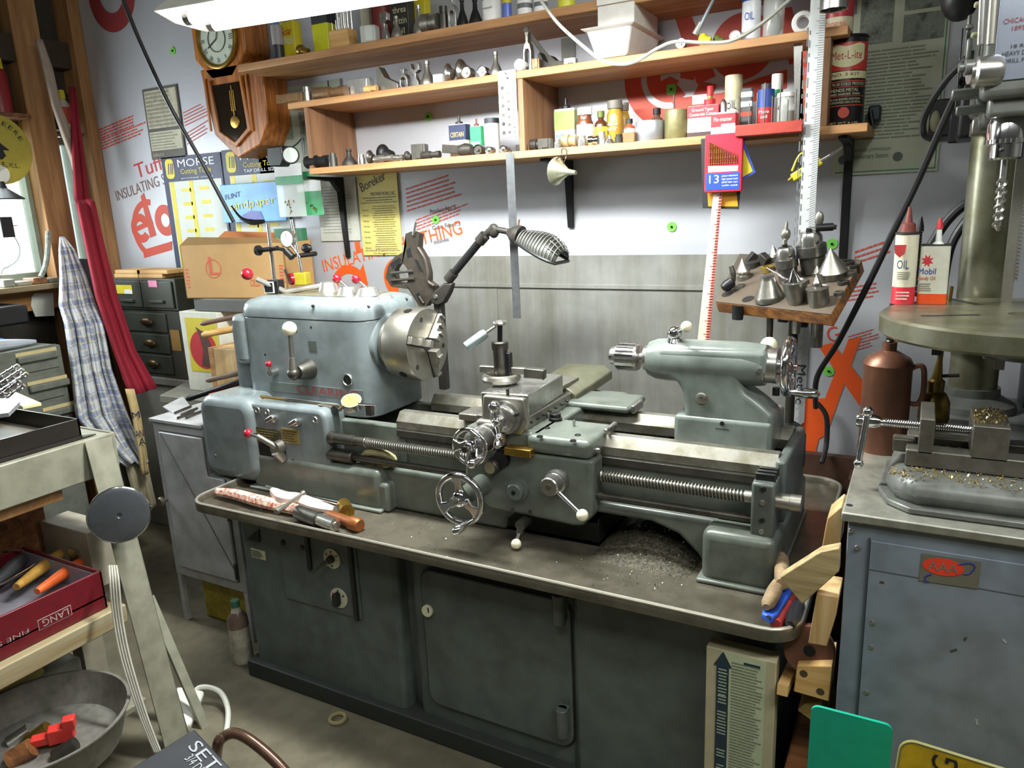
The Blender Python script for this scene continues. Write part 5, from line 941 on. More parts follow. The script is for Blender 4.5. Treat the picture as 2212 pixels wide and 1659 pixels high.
# cage: quarter-dome of ribs between socket and bottom ring
Lh = (e-a).length; c0 = a+d*.05; rx = Lh-.055; b = B(); b2 = B(); vs = []; nU, nV = 22, 16
def dome(u, v):                                         # u 0..1 along, v -1..1 across
    th_ = u*pi*.5; w0 = .036+.034*sin(u*pi*.62); x = u*rx; h_ = .034+.03*sin(min(u*1.15, 1)*pi*.55)*(1-u**6*.9)
    ph = v*pi/2; return c0+d*(x)+side*sin(ph)*w0*(1-u**9*.25)-dn*(cos(ph)*h_-.012)+dn*(.018*u)
ribs = B()
for k in range(13):
    u = .03+k*.075; ribs.tube([dome(u, v/8-1) for v in range(17)], .0017, 5, False)
cg = mk('cage_ribs', ribs, pc('#8f8f8a', .35, .6), wl)
bars_ = B()
for v in (-.62, -.35, -.1, .15, .4, .65): bars_.tube([dome(u/8*.25+.74, v) for u in range(9)], .0017, 5, False)
mk('cage_bars', bars_, pc('#8f8f8a', .35, .6), wl)
vs = [dome(i/nU, (j/nV*2-1))+dn*.005 for i in range(nU+1) for j in range(nV+1)]; b.add(vs, [(i*(nV+1)+j, i*(nV+1)+j+1, (i+1)*(nV+1)+j+1, (i+1)*(nV+1)+j) for i in range(nU) for j in range(nV)])
mk('inner_reflector', b, pc('#3a3a36', .4, .4), wl)
rim = [dome(i/nU, -1) for i in range(nU+1)]+[dome(i/nU, 1) for i in range(nU, -1, -1)]
mk('cage_rim', B().tube([p_+dn*.004 for p_ in rim]+[rim[0]+dn*.004], .0055, 6, False), blackm, wl)
mk('lamp_cord', B().tube([Wy(967, 618, LY+.02), Wy(968, 640, LY+.02), Wy(955, 658, LY+.03), Wy(945, 668, LY+.04)], .003, 6), rubber, wl)
# steady rest
SY = 2.20; sr_ = thing('steady_rest', 'dark cast iron steady rest standing behind the headstock lid', 'steady rest', Wy(900, 655, SY)-V((0, 0, .02)))
c = Wy(872, 592, SY); k = mpp(c); b = B(); ic = mt('rusty_cast_iron', '#453d35', .5, .4, 'noise', 30, .35)
for a0, a1 in ((20, 215), (235, 380)): b.tor(c, (0, 1, 0), 36*k, 10*k, 26, 8, radians(a0), radians(a1))
out = [(870, 545), (878, 530), (876, 505), (888, 500), (905, 506), (903, 535), (918, 560), (925, 590), (925, 608), (938, 618), (935, 640), (920, 662), (905, 662), (885, 625), (845, 620), (832, 600), (838, 575), (852, 555)]
inn = [(872, 575), (885, 580), (893, 600), (890, 618), (876, 622), (864, 608), (862, 585)]
n = 18; PO = [Wy(*p_, SY-.015) for p_ in out]; PI = []
for i in range(n):
    a = math.atan2(PO[i].z-c.z, PO[i].x-c.x); PI.append(c+V((cos(a)*19*k, -.015, sin(a)*24*k)))
b = B(); vv = PO+PI+[p_+V((0, .03, 0)) for p_ in PO+PI]; fs = []
for i in range(n): j = (i+1) % n; fs += [(i, j, n+j, n+i), (2*n+j, 2*n+i, 3*n+i, 3*n+j), (j, i, 2*n+i, 2*n+j), (n+i, n+j, 3*n+j, 3*n+i)]
mk('frame', b.add(vv, fs), ic, sr_, .003)
mk('frame_rim', B().tube([Wy(*p_, SY-.02) for p_ in out[5:10]], .006, 6), ic, sr_)
for q0, q1 in (((845, 590), (892, 585)), ((845, 606), (895, 602)), ((893, 508), (898, 480)), ((905, 640), (915, 655))): mk('jaw_screw', B().cyl(Wy(*q0, SY-.02), Wy(*q1, SY-.018), .005, n=10), satin if q0[1] < 600 else ic, sr_)
for pts in (((878, 540), (886, 535), (890, 555), (880, 558)), ((898, 636), (904, 632), (918, 650), (910, 657)), ((895, 560), (902, 562), (915, 590), (905, 585)), ((842, 570), (862, 556), (868, 562), (848, 582))): mk('casting_pocket', B().prism([Wy(*p_, SY-.0155) for p_ in pts], (0, .002, 0)), black, sr_)
# magnetic bases on the lid
def magbase(px, py, top, m, label, w_, yel_=None):
    q = Wz(px, py, 1.2865); t = thing('magnetic_base', label, 'magnetic base', q); k = mpp(q)
    mk('base_block', B().ob(q+V((0, 0, .024)), (.05, .045, .048), rz=.25), m, t, .003)
    e = Wy(top[0], top[1], q.y); mk('post', B().cyl(q+V((0, 0, .048)), e, .0065, n=14), satin, t); return t, q, e
t, q, e = magbase(596, 634, (579, 483), black, 'black magnetic base with round white dial indicator on its post', .05)
mk('base_plate', B().ob(q+V((-.004, -.0245, .024)), (.04, .002, .04), rz=.25), pc('#dcdcd4', .5), t); mk('base_plate_inset', B().ob(q+V((-.0045, -.026, .024)), (.032, .002, .032), rz=.25), black, t)
c = Wy(619, 516, q.y-.03); dl = mk('dial_body', B().lathe(c+V((0, .018, 0)), (0, -1, 0), [(.028, 0), (.03, .004), (.03, .018)], 30), satin, t); mk('dial_face', B().lathe(c+V((0, -.0002, 0)), (0, -1, 0), [(.026, 0), (.026, .001)], 30), pc('#e8ece6', .4), dl); mk('needle', B().bar(c+V((0, -.002, 0)), c+V((.002, -.002, .02)), .0012, .0006, (0, 1, 0)), ink, dl)
mk('clamp_arm', B().cyl(Wy(560, 541, q.y-.01), Wy(600, 536, q.y-.01), .008).lathe(Wy(560, 541, q.y-.01), (-1, 0, 0), [(.018, 0), (.018, .008)], 18).tube([Wy(585, 536, q.y-.015), Wy(605, 538, q.y-.015), Wy(620, 545, q.y-.02), Wy(628, 560, q.y-.02)], .006, 8).cyl(Wy(618, 542, q.y-.03), Wy(632, 556, q.y-.03), .012), blackm, t)
mk('indicator_stem', B().cyl(Wy(628, 530, q.y-.03), Wy(648, 556, q.y-.03), .0035, .002, 8), chrome, t)
t, q, e = magbase(655, 615, (630, 474), pc('#b3a52c', .45), 'yellow magnetic base with red switch behind the black one', .05)
mk('red_switch', B().lathe(q+V((-.035, -.02, .025)), (-.4, -1, 0), [(.024, 0), (.022, .012)], 20), redk, t); mk('switch_lever', B().bar(q+V((-.06, -.03, .06)), q+V((-.025, -.045, .015)), .012, .008), chrome, t)
mk('clamp_knob', B().sph(Wy(662, 536, q.y), .022, 14, (1.2, .6, .8)).cyl(Wy(650, 552, q.y), Wy(682, 548, q.y), .009).cyl(Wy(636, 552, q.y), Wy(662, 548, q.y), .006), blackm, t)
# dial indicator rig clamped in front of the headstock
t = thing('dial_indicator', 'dial indicator with yellow face on a long rod across the gearbox top', 'dial indicator', Wy(700, 890, 1.76))
mk('rod', B().cyl(Wy(563, 857, 1.76), Wy(742, 880, 1.76), .006, n=12), brass, t); mk('rod_sleeve', B().cyl(Wy(620, 866, 1.757), Wy(735, 882, 1.757), .0085, n=12), dsteel, t)
for x, y in ((697, 884), (726, 884)): mk('clamp_knob', B().lathe(Wy(x, y, 1.745), (0, -1, 0), [(.013, -.005), (.013, .01)], 18), black, t)
mk('clamp_bar', B().bar(Wy(690, 876, 1.75), Wy(735, 885, 1.75), .02, .014), steel, t, .002)
c = Wy(759, 866, 1.74); n_ = V((.25, -.40, .88)).normalized(); dl = mk('dial_body', B().lathe(c, n_, [(.030, -.024), (.031, -.002), (.032, 0), (.032, .003)], 32), satin, t); mk('dial_face', B().lathe(c+n_*.003, n_, [(.028, 0), (.028, .0008)], 30), pc('#c2b23a', .5), dl); mk('needle', B().bar(c+n_*.0045, c+n_*.0045+V((-.012, 0, .012)), .001, .001), ink, dl)
mk('plunger', B().cyl(c+V((.02, 0, -.008)), Wy(814, 875, 1.74), .004, .002, 8), chrome, t); mk('dial_bracket', B().box(tuple(Wy(790, 898, 1.76)), tuple(Wy(808, 872, 1.775))), dsteel, t, .002)
# rag under the feed rod
tag(mk('folded_rag', B().tube([Wy(778, 990, 1.74), Wy(800, 975, 1.73), Wy(830, 980, 1.735), Wy(852, 992, 1.74), Wy(835, 1003, 1.74), Wy(800, 1005, 1.74), Wy(780, 1000, 1.74)], [.006, .014, .013, .009, .012, .013, .006], 8).ob(Wy(815, 992, 1.74), (.06, .02, .02)), mt('oily_cream_rag', '#b5aa80', .8, 0, 'noise', 60, .4), None, .001), 'cream oily rag folded around the feed rod by the gearbox', 'rag')
# ---- tray contents ----
ZF = .6405
def lie(px0, px1, r, z, prof, m, name, label, cat, par=None):
    a = Wz(*px0, z+r); e = Wz(*px1, z+r); d_ = e-a; L_ = d_.length; b = B().lathe(a, d_, [(q*r, s*L_) for q, s in prof], 20); o = mk(name, b, m, par); return tag(o, label, cat) if par is None else o
tag(mk('red_patterned_rag', B().tube([Wz(470, 1062, ZF+.02), Wz(510, 1068, ZF+.025), Wz(560, 1082, ZF+.025), Wz(640, 1100, ZF+.02), Wz(690, 1105, ZF+.015)], [.014, .018, .02, .018, .012], 8), mt('patterned_cloth', '#d8d2c0', .8, 0, 'noise', 90, .5, col2='#b8442e')), 'rolled patterned rag with red trim along the left tray rim', 'rag')
tag(mk('pink_paper_towel', B().tube([Wz(590, 1060, ZF+.03), Wz(612, 1078, ZF+.04), Wz(640, 1080, ZF+.035), Wz(680, 1095, ZF+.03), Wz(720, 1102, ZF+.02)], [.012, .026, .024, .026, .012], 7), pc('#d5bcae', .8)), 'crumpled pale pink towel lying in the left end of the tray', 'towel')
lie((596, 1106), (655, 1066), .008, ZF+.05, [(1, 0), (1.2, .1), (1, .3), (.7, .32), (.7, .9), (1.3, 1)], steel, 'pin_punch', 'short steel punch lying across the crumpled towel in the tray', 'punch')
lie((575, 1050), (730, 1088), .004, ZF+.035, [(1, 0), (1, 1)], chrome, 'thin_steel_rod', 'thin shiny rod lying behind the towels in the tray', 'rod')
t = thing('boring_bar', 'grey sleeve with bright steel end lying in the chip tray', 'boring bar', Wz(690, 1125, ZF)); lie((645, 1106), (690, 1122), .024, ZF, [(.95, 0), (1, .05), (1, 1), (.8, 1)], dsteel, 'sleeve', '', '', t); lie((690, 1122), (728, 1136), .02, ZF+.004, [(1, 0), (1, .9), (.6, .92), (.6, 1)], satin, 'bar_end', '', '', t)
lie((712, 1112), (778, 1136), .019, ZF, [(.8, 0), (.85, .7), (1.1, .72), (1.15, .95), (.9, 1)], mt('copper_brown', '#9a5c34', .4, .6, 'noise', 20, .3), 'copper_hammer_head', 'reddish copper cylinder lying right of the boring bar in the tray', 'cylinder')
lie((742, 1090), (750, 1106), .022, ZF, [(1, 0), (1, .8), (1.05, 1), (.4, 1), (.4, .97)], brass, 'brass_bushing', 'dull brass bushing with a centre hole behind the copper cylinder', 'bushing')
t = thing('black_sheet_box', 'black oily sheet metal box lying under the carriage in the tray', 'box', Wz(1200, 1165, ZF)); 
bx0, bx1 = -1.03, -.72
mk('box_body', B().box((bx0, 1.745, ZF+.001), (bx1, 1.98, ZF+.012)).box((bx0, 1.745, ZF), (bx1, 1.749, ZF+.065)).box((bx1-.004, 1.745, ZF), (bx1, 1.98, ZF+.08)).box((bx0, 1.976, ZF), (bx1, 1.98, ZF+.065)).box((bx0, 1.745, ZF), (bx0+.004, 1.98, ZF+.065)), mt('black_oily_sheet', '#1f1f1d', .3, .5, 'noise', 12, .4), t, .001)
# swarf pile and scattered chips
b = B(); rd = random.Random(4); gx, gy = 26, 16; vs = []
for i in range(gx+1):
    for j in range(gy+1):
        u, v = i/gx, j/gy; h_ = sin(pi*u)**.8*sin(pi*v)**.8*.05*(.8+.3*rd.random()); vs.append(V((-.72+u*.27, 1.66+v*.36, ZF-.001+h_)))
b.add(vs, [(i*(gy+1)+j, (i+1)*(gy+1)+j, (i+1)*(gy+1)+j+1, i*(gy+1)+j+1) for i in range(gx) for j in range(gy)])
tag(mk('swarf_pile', b, mt('grey_swarf_heap', '#5e594a', .5, .35, 'noise', 120, .5, col2='#2a261e', bump=1.0), None, 0, ang=180), 'heap of grey swarf in the tray below the bed arch', 'swarf', None, 'stuff')
b = B()
for k in range(520):
    if k < 380: u, v = rd.gauss(.5, .23), rd.random(); p_ = V((-.72+u*.30, 1.56+v*.40, ZF+max(0, sin(pi*min(max(u, 0), 1)))*sin(pi*max(0, min(1, (1.56+v*.4-1.66)/.36)))*.05+.003))
    else: p_ = V((rd.uniform(-1.9, -.3), rd.uniform(1.51, 1.66), ZF+.002))
    if not (-1.95 < p_.x < -.44): continue
    a = rd.random()*6.28; s_ = rd.uniform(.0012, .0036); b.ob(p_, (s_, s_*.7, s_*.4), rx=a, ry=a*1.7, rz=a*2.3)
tag(mk('metal_chips', b, chipm), 'bright metal chips scattered over the tray floor and swarf heap', 'chips', None, 'stuff')
# right tray corner tools
t = thing('blue_putty_knife', 'blue plastic handle with hanging hole in the right tray corner', 'handle', Wz(1670, 1340, ZF)); P_ = [Wz(a, c, ZF+.028) for a, c in ((1644, 1338), (1652, 1322), (1676, 1300), (1700, 1278), (1712, 1284), (1698, 1310), (1680, 1340), (1665, 1350))]
mk('handle', B().prism(P_, (0, 0, .016)), pc('#2a5ad0', .4), t, .004); mk('handle_hole', B().lathe(Wz(1660, 1333, ZF+.045), (0, 0, 1), [(.006, 0), (.006, .0006)], 14), black, t)
lie((1676, 1350), (1712, 1290), .012, ZF+.012, [(1, 0), (1.1, .2), (.9, .8), (.7, 1)], pc('#9a2f2c', .5), 'red_file_handle', 'worn red handle between the blue and black ones in the tray corner', 'handle')
lie((1706, 1352), (1728, 1300), .015, ZF+.01, [(.7, 0), (1.1, .3), (1, .8), (.6, 1)], pc('#26262a', .2), 'black_screwdriver_handle', 'glossy black handle rightmost in the tray corner', 'handle')
lie((1655, 1312), (1684, 1255), .015, ZF+.04, [(.5, 0), (1, .15), (1.1, .6), (.9, .9), (.5, 1)], mt('speckled_wood', '#a08868', .6, 0, 'noise', 50, .45), 'wooden_tool_handle', 'dirty wooden handle leaning above the blue handle', 'handle')
lie((1690, 1262), (1688, 1200), .017, ZF+.05, [(.8, 0), (1, .2), (1, .8), (.6, 1)], MT['speckled_wood'], 'wooden_mallet_handle', 'thick pale wooden handle behind the dirty one near the bed foot', 'handle')
# ---- white cabinet behind the tray end ----
cabw = mt('pale_grey_cabinet', '#b2b3b6', .45, 0, 'dirt', 2, col2='#a0a1a3'); CYF = 1.707
wc = thing('grey_steel_cabinet', 'pale grey steel cabinet with round knob left of the lathe base', 'cabinet', (-2.31, 1.85, 0))
nt = lambda a, b_, z0, z1, y: [V((a, y, z0)), V((b_, y, z0)), V((b_, y, .645)), V((-2.225, y, .645)), V((-2.225, y, z1)), V((a, y, z1))]
mk('carcass', B().prism(nt(-2.50, -2.105, .20, .825, CYF), (0, .293, 0)), cabw, wc, .003); mk('cabinet_top', B().box((-2.51, CYF-.008, .825), (-2.222, 2.01, .838)), cabw, wc, .002)
dr = mk('door', B().prism(nt(-2.46, -2.14, .245, .79, CYF-.012), (0, .0115, 0)), cabw, wc, .003); mk('door_shadow_gap', B().prism(nt(-2.464, -2.136, .241, .794, CYF-.0025), (0, .002, 0)), pc('#4a4a4c'), wc)
mk('door_brace_line', B().bar(Wy(347, 935, CYF-.0125), Wy(509, 1236, CYF-.0125), .004, .002, (0, 1, 0)), pc('#5a5a5c'), dr); c = Wy(360, 1079, CYF-.012); mk('knob', B().lathe(c, (0, -1, 0), [(.008, 0), (.008, .012), (.017, .016), (.019, .026), (.014, .032)], 20), pc('#6f655c', .3, .7), dr)
for x in (-2.495, -2.125):
    for y in (CYF, 1.98): mk('leg', B().box((x, y, 0), (x+.02, y+.018, .2)), cabw, wc)
for z in (.29, .52): mk('hinge', B().cyl((-2.135, CYF-.014, z-.03), (-2.135, CYF-.014, z+.03), .005, n=10), dsteel, wc)
t = thing('yellow_bucket_box', 'dirty yellow square pail under the pale grey cabinet', 'pail', (-2.30, 1.80, 0)); mk('pail_body', B().box((-2.43, 1.76, .001), (-2.16, 1.95, .175)), mt('dirty_yellow_plastic', '#a8962f', .6, 0, 'dirt', 8, col2='#7d6f24'), t, .008); mk('pail_rim', B().box((-2.437, 1.753, .165), (-2.153, 1.957, .18)), MT['dirty_yellow_plastic'], t, .004)
q = Wz(525, 1425, 0); t = thing('spray_bottle', 'dusty translucent bottle with green cap beside the lathe base', 'bottle', q); mk('bottle_body', B().lathe(q, (0, 0, 1), [(.035, 0), (.038, .01), (.036, .10), (.034, .14), (.03, .175), (.016, .20), (.013, .215)], 24), mt('dusty_label_white', '#b5ae9c', .6, 0, 'noise', 30, .35), t); mk('bottle_shoulder', B().lathe(q+V((0, 0, .14)), (0, 0, 1), [(.0365, 0), (.035, .03), (.02, .055)], 24, False), pc('#6f5c50', .25), t); mk('cap', B().lathe(q+V((0, 0, .213)), (0, 0, 1), [(.015, 0), (.015, .025)], 16), pc('#3c6a58', .4), t)
# on the cabinet: drill bits and grey block
for k, (x, y) in enumerate(((378, 892), (392, 896), (402, 902), (384, 903))): a = Wz(x, y, .846); e = Wz(x+34, y-14, .846); tag(mk('twist_drill', B().cyl(a, e, .005, n=10).helix(a, a.lerp(e, .7), .0048, .014, .0013, 8, 4), dsteel), 'twist drill lying among others on the pale grey cabinet top', 'drill bit', 'drill bits on the cabinet top')
tag(mk('grey_sheet_offcut', B().prism([Wz(a, c, .8385) for a, c in ((352, 880), (395, 858), (412, 880), (372, 893))], (0, 0, .004)), cabw), 'pale sheet offcut lying on the pale grey cabinet beside the drills', 'sheet')
# ---- rear bench with file boxes ----
rb = thing('rear_bench', 'grey bench under the charts carrying the file boxes', 'bench', (-3.05, 2.3, 0)); mk('bench_body', B().prism([V((x, y, 0)) for x, y in ((-3.52, 2.30), (-3.02, 2.30), (-2.9, 2.06), (-2.25, 2.06), (-2.25, 2.48), (-3.52, 2.48))], (0, 0, .775)), pc('#8f8e86', .6), rb, .004); mk('bench_top', B().prism([V((x, y, .776)) for x, y in ((-3.53, 2.28), (-3.03, 2.28), (-2.91, 2.04), (-2.24, 2.04), (-2.24, 2.49), (-3.53, 2.49))], (0, 0, .034)), pc('#77756c', .6), rb, .003)
mk('handle_rest', B().box((-2.33, 2.0, .79), (-2.27, 2.06, 1.12)), pc('#77756c', .6), rb)
gm2 = mt('dark_green_steel', '#3c4038', .45, .1, 'noise', 6, .2)
f1 = thing('file_drawer_unit', 'dark grey-green unit of three drawers with bronze cup pulls', 'drawer unit', (-3.25, 2.38, .811)); mk('drawer_case', B().box((-3.50, 2.30, .811), (-3.04, 2.49, 1.14)), gm2, f1, .004)
for z in (.83, .932, 1.036):
    d_ = mk('drawer', B().box((-3.48, 2.292, z), (-3.14, 2.2995, z+.09)), gm2, f1, .002); mk('cup_pull', B().sph(V((-3.27, 2.283, z+.05)), .03, 14, (1.5, .55, .7)), pc('#5a4a34', .3, .7), d_)
mk('label_card', B().box((-3.125, 2.296, .95), (-3.06, 2.2995, 1.05)), pc('#8a6a30', .6), f1)
f2 = thing('card_file_box', 'dark green two-drawer card file with yellow and pink stickers', 'file box', (-3.25, 2.38, 1.142)); mk('file_case', B().box((-3.51, 2.29, 1.142), (-3.03, 2.49, 1.292)), gm2, f2, .004)
for x0, x1, s_ in ((-3.49, -3.28, 0), (-3.27, -3.05, 1)):
    d_ = mk('drawer', B().box((x0, 2.281, 1.155), (x1, 2.2895, 1.28)), gm2, f2, .003); mk('finger_pull', B().box((x0+.06, 2.269, 1.18), (x0+.16, 2.281, 1.193)), gm2, d_, .002)
p0, p1 = Wy(254, 634, 2.28), Wy(284, 616, 2.28); st = mk('yellow_label', B().box((p0.x, 2.278, p0.z), (p1.x, 2.2805, p1.z)), yel, f2); mk('label_white_part', B().box(((p0.x+p1.x)/2, 2.277, p0.z), (p1.x, 2.2785, (p0.z+p1.z)/2)), white, st); p0, p1 = Wy(322, 620, 2.28), Wy(338, 606, 2.28); mk('pink_sticker', B().box((p0.x, 2.278, p0.z), (p1.x, 2.2805, p1.z)), pc('#d88aa8', .5), f2)
for i, (x0, x1, z) in enumerate(((-3.50, -3.32, 1.293), (-3.49, -3.30, 1.312), (-3.31, -3.14, 1.293), (-3.32, -3.10, 1.312))): tag(mk('wood_offcut', B().box((x0, 2.31, z), (x1, 2.44, z+.018)), woodl, None, .001), 'thin pale wood offcut, %s on the dark card file' % ('lower left', 'upper left', 'lower right', 'upper right')[i], 'wood block', 'wood offcuts on the card file')
# grey boxes under the cardboard box
t = thing('wooden_crate_block', 'plywood box stood on the bench just left of the headstock', 'box', (-2.5, 2.15, .811)); mk('box_side', B().box((-2.60, 2.08, .811), (-2.36, 2.30, 1.03)), woodlz, t, .002); mk('box_edge', B().box((-2.602, 2.078, .811), (-2.575, 2.302, 1.032)), wood, t, .001)
t = thing('red_circle_carton', 'white and yellow carton printed with a red circle and dark animal shape', 'box', (-2.78, 2.2, .836)); mk('carton_body', B().box((-2.86, 2.16, .811), (-2.62, 2.45, 1.165)), pc('#c5c5b8', .6), t, .002)
mk('yellow_print', B().box((-2.825, 2.158, .90), (-2.63, 2.1598, 1.14)), pc('#bfae2c', .5), t); mk('red_disc', B().lathe((-2.73, 2.158, 1.0), (0, -1, 0), [(.085, 0), (.085, .001)], 36), pc('#a8242a', .5), t); mk('dark_figure', B().prism([V((-2.73+a, 2.1565, 1.0+c)) for a, c in ((-.02, -.07), (.0, 0), (-.01, .06), (-.03, .10), (.0, .085), (.03, .07), (.05, .02), (.04, -.05), (.07, -.08))], (0, -.001, 0)), pc('#4a2f26', .5), t)
dk = thing('dark_metal_box', 'dark grey metal box carrying the cardboard box', 'box', (-2.5, 2.3, 1.166)); mk('box_body', B().box((-2.78, 2.18, 1.167), (-2.30, 2.45, 1.222)), pc('#4d4d4a', .5), dk, .003)
mk('prop_leg', B().box((-2.40, 2.35, .811), (-2.34, 2.42, 1.167)), pc('#4d4d4a', .5), dk)
for i, (x0, y0, x1, y1, r_, m_, nm, lb_) in enumerate(((437, 724, 482, 715, .014, woodl, 'wood_handled_file', 'pale wooden file handle poking out left of the headstock'), (434, 700, 480, 690, .010, pc('#6a5044'), 'brown_handled_file', 'brown tool handle above the pale one left of the headstock'), (404, 862, 482, 832, .013, blackm, 'black_pry_bar', 'black bar end sticking out under the plywood box'), (446, 822, 484, 812, .012, pc('#6a5a4a'), 'brown_bar_end', 'brown round bar end above the black pry bar'), (450, 858, 486, 846, .014, pc('#c8442a', .4), 'orange_handled_tool', 'orange-red handle tip tucked under the bars'))):
    a, e = Wy(x0, y0, 2.0), Wy(x1+40, y1-8, 2.06); tag(mk(nm, B().lathe(a, e-a, [(r_*.6, 0), (r_, .012), (r_*.9, .05), (r_, (e-a).length)], 14), m_), lb_, 'handle')
# cardboard box
cx = thing('cardboard_box', 'open orange-brown cardboard box with red lettering behind the headstock', 'box', (-2.5, 2.3, 1.223))
A0 = Wy(431, 643, 2.10); A0.z = 1.223; D1 = V((.93, .37, 0)).normalized(); D2 = V((-.37, .93, 0)).normalized(); 
A0 = V((-2.80, 2.165, 1.223)); L1, L2, HB = .52, .10, .225; zt = 1.223+HB
D1 = V((.985, .17, 0)).normalized(); D2 = V((-.17, .985, 0)).normalized(); L2 = .2
q = [A0, A0+D1*L1, A0+D1*L1+D2*L2, A0+D2*L2]; b = B(); t_ = .005
for i in range(4):
    a, e = q[i], q[(i+1) % 4]; d_ = (e-a).normalized(); n_ = V((-d_.y, d_.x, 0)); b.add([a, e, e+n_*t_, a+n_*t_, a+V((0, 0, HB)), e+V((0, 0, HB)), e+n_*t_+V((0, 0, HB)), a+n_*t_+V((0, 0, HB))], [(0,3,2,1),(4,5,6,7),(0,1,5,4),(1,2,6,5),(2,3,7,6),(3,0,4,7)])
mk('box_walls', b, card, cx); mk('box_floor', B().prism(q, (0, 0, .004)), card, cx)
up = V((0, 0, HB)); mk('flap', B().prism([q[3]+up, q[2]+up, q[2]+up+V((.0, .03, .03))-D1*.1, q[3]+up+V((.06, .03, .05))], (0, .003, 0)), pc('#b8703c', .7), cx)
mk('flap', B().prism([q[0]+up, q[1]+up, q[1]+up+V((-.01, -.02, .02)), q[0]+up+V((.06, -.0, .035))], (0, .003, 0)), card, cx)
fn_ = D1.cross(V((0, 0, 1))); rt = pc('#c8563a', .6)
text(cx, 'L', A0+D1*.14+V((0, 0, .10))+fn_*.001, D1*.05, V((0, 0, .075)), rt); mk('red_emblem', B().tor(A0+D1*.16+V((0, 0, .125))+fn_*.0005, fn_, .038, .0016, 24, 4), rt, cx)
rows(cx, A0+D1*.01+V((0, 0, .04)), D1*.02, V((0, 0, .09)), 6, rt, seed=3, seg=(.4, .9)); rows(cx, A0+D1*.49+V((0, 0, .06)), D1*.025, V((0, 0, .08)), 6, rt, seed=5, seg=(.4, .9)); text(cx, 'OLD GOLD', A0+D1*.34+V((0, 0, .05))+fn_*.001, D1*.13, V((0, 0, .03)), rt)
tag(mk('green_white_pad', B().box((-2.48, 2.40, 1.30), (-2.32, 2.43, 1.50)), pc('#2e6a4a', .5)), 'green and white folder standing inside the cardboard box', 'folder')
tag(mk('black_tool_tip', B().tube([Wy(500, 445, 2.33), Wy(520, 470, 2.33), Wy(545, 480, 2.33), Wy(570, 478, 2.33)], [.003, .006, .014, .008], 6), blackm), 'dark curved tool tip poking over the cardboard box', 'tool')
# diagonal black cord at upper left
tag(mk('black_ceiling_cable', B().tube([Wd(255, -30, 2.6), Wd(300, 85, 2.65), Wd(365, 225, 2.75), Wd(430, 340, 2.85), Wd(505, 480, 2.95)], .0075, 8), rubber), 'black cable running diagonally down past the clock to the cardboard box', 'cable')
# ---- clothes on the stud ----
def cloth(px, xs, folds, amp, m, name, label, cat, par=None, th=.004, ns=26, seed=0):
    """px: rows of (y, x_left, x_right) in pixels, top to bottom"""
    b = B(); vs = []; rd = random.Random(seed); ph = rd.random()*6; R_ = []
    for i in range(len(px)-1):
        for k in range(4):
            t = k/4; R_.append([px[i][j]*(1-t)+px[i+1][j]*t for j in range(3)])
    R_.append(list(px[-1]))
    for i, (yy, xl, xr) in enumerate(R_):
        f = i/(len(R_)-1); x = xs if not isinstance(xs, tuple) else xs[0]*(1-f)+xs[1]*f
        for j in range(ns+1):
            s = j/ns; xx = xl+(xr-xl)*s; off = amp*(.35+.65*f)*(sin(s*folds*2*pi+ph+f*1.3)+.4*sin(s*folds*4.6*pi+ph*2))-amp*(.5*abs(s-.5))
            vs.append(Wx(xx, yy+6*sin(s*pi*folds)*f, x+off))
    n_ = ns+1; b.add(vs, [(i*n_+j, (i+1)*n_+j, (i+1)*n_+j+1, i*n_+j+1) for i in range(len(R_)-1) for j in range(ns)])
    o = mk(name, b, m, par, ang=180); s_ = o.modifiers.new('thick', 'SOLIDIFY'); s_.thickness = th; return tag(o, label, cat) if par is None else o
def plaid():
    m = bpy.data.materials.new('blue_plaid_cotton'); m.use_nodes = True; N = m.node_tree.nodes; L = m.node_tree.links; bs = N['Principled BSDF']; bs.inputs['Roughness'].default_value = .85
    tc = N.new('ShaderNodeTexCoord'); prev = None; col = lin('#c2c6d0')
    for ax_, s, c, f in (('Y', 4.5, '#6f7898', .6), ('Z', 4.0, '#6f7898', .6), ('Y', 11, '#d8d2b8', .5), ('Z', 10, '#d8d2b8', .5)):
        wv = N.new('ShaderNodeTexWave'); wv.bands_direction = ax_; wv.inputs['Scale'].default_value = s; wv.inputs['Distortion'].default_value = .6; wv.inputs['Detail Scale'].default_value = 2; L.new(tc.outputs['Object'], wv.inputs[0])
        r = N.new('ShaderNodeValToRGB'); r.color_ramp.elements[0].position = .62 if s < 9 else .86; r.color_ramp.elements[1].position = .68 if s < 9 else .9; L.new(wv.outputs['Fac'], r.inputs[0])
        ma = N.new('ShaderNodeMath'); ma.operation = 'MULTIPLY'; ma.inputs[1].default_value = f; L.new(r.outputs[0], ma.inputs[0])
        mx = N.new('ShaderNodeMix'); mx.data_type = 'RGBA'; L.new(ma.outputs[0], mx.inputs[0]); mx.inputs[7].default_value = lin(c)
        if prev is None: mx.inputs[6].default_value = col
        else: L.new(prev, mx.inputs[6])
        prev = mx.outputs[2]
    L.new(prev, bs.inputs['Base Color']); return m
PL = plaid()
cloth([(188, 150, 163), (260, 152, 172), (430, 160, 193), (440, 163, 205), (520, 180, 222), (640, 205, 252), (760, 245, 292), (845, 275, 340)], (-3.70, -3.18), 1.5, .012, mt('crimson_apron_cloth', '#8c1229', .8, 0, 'noise', 8, .15), 'crimson_apron', 'crimson red apron hanging from the stud beside the plaid shirt', 'apron')
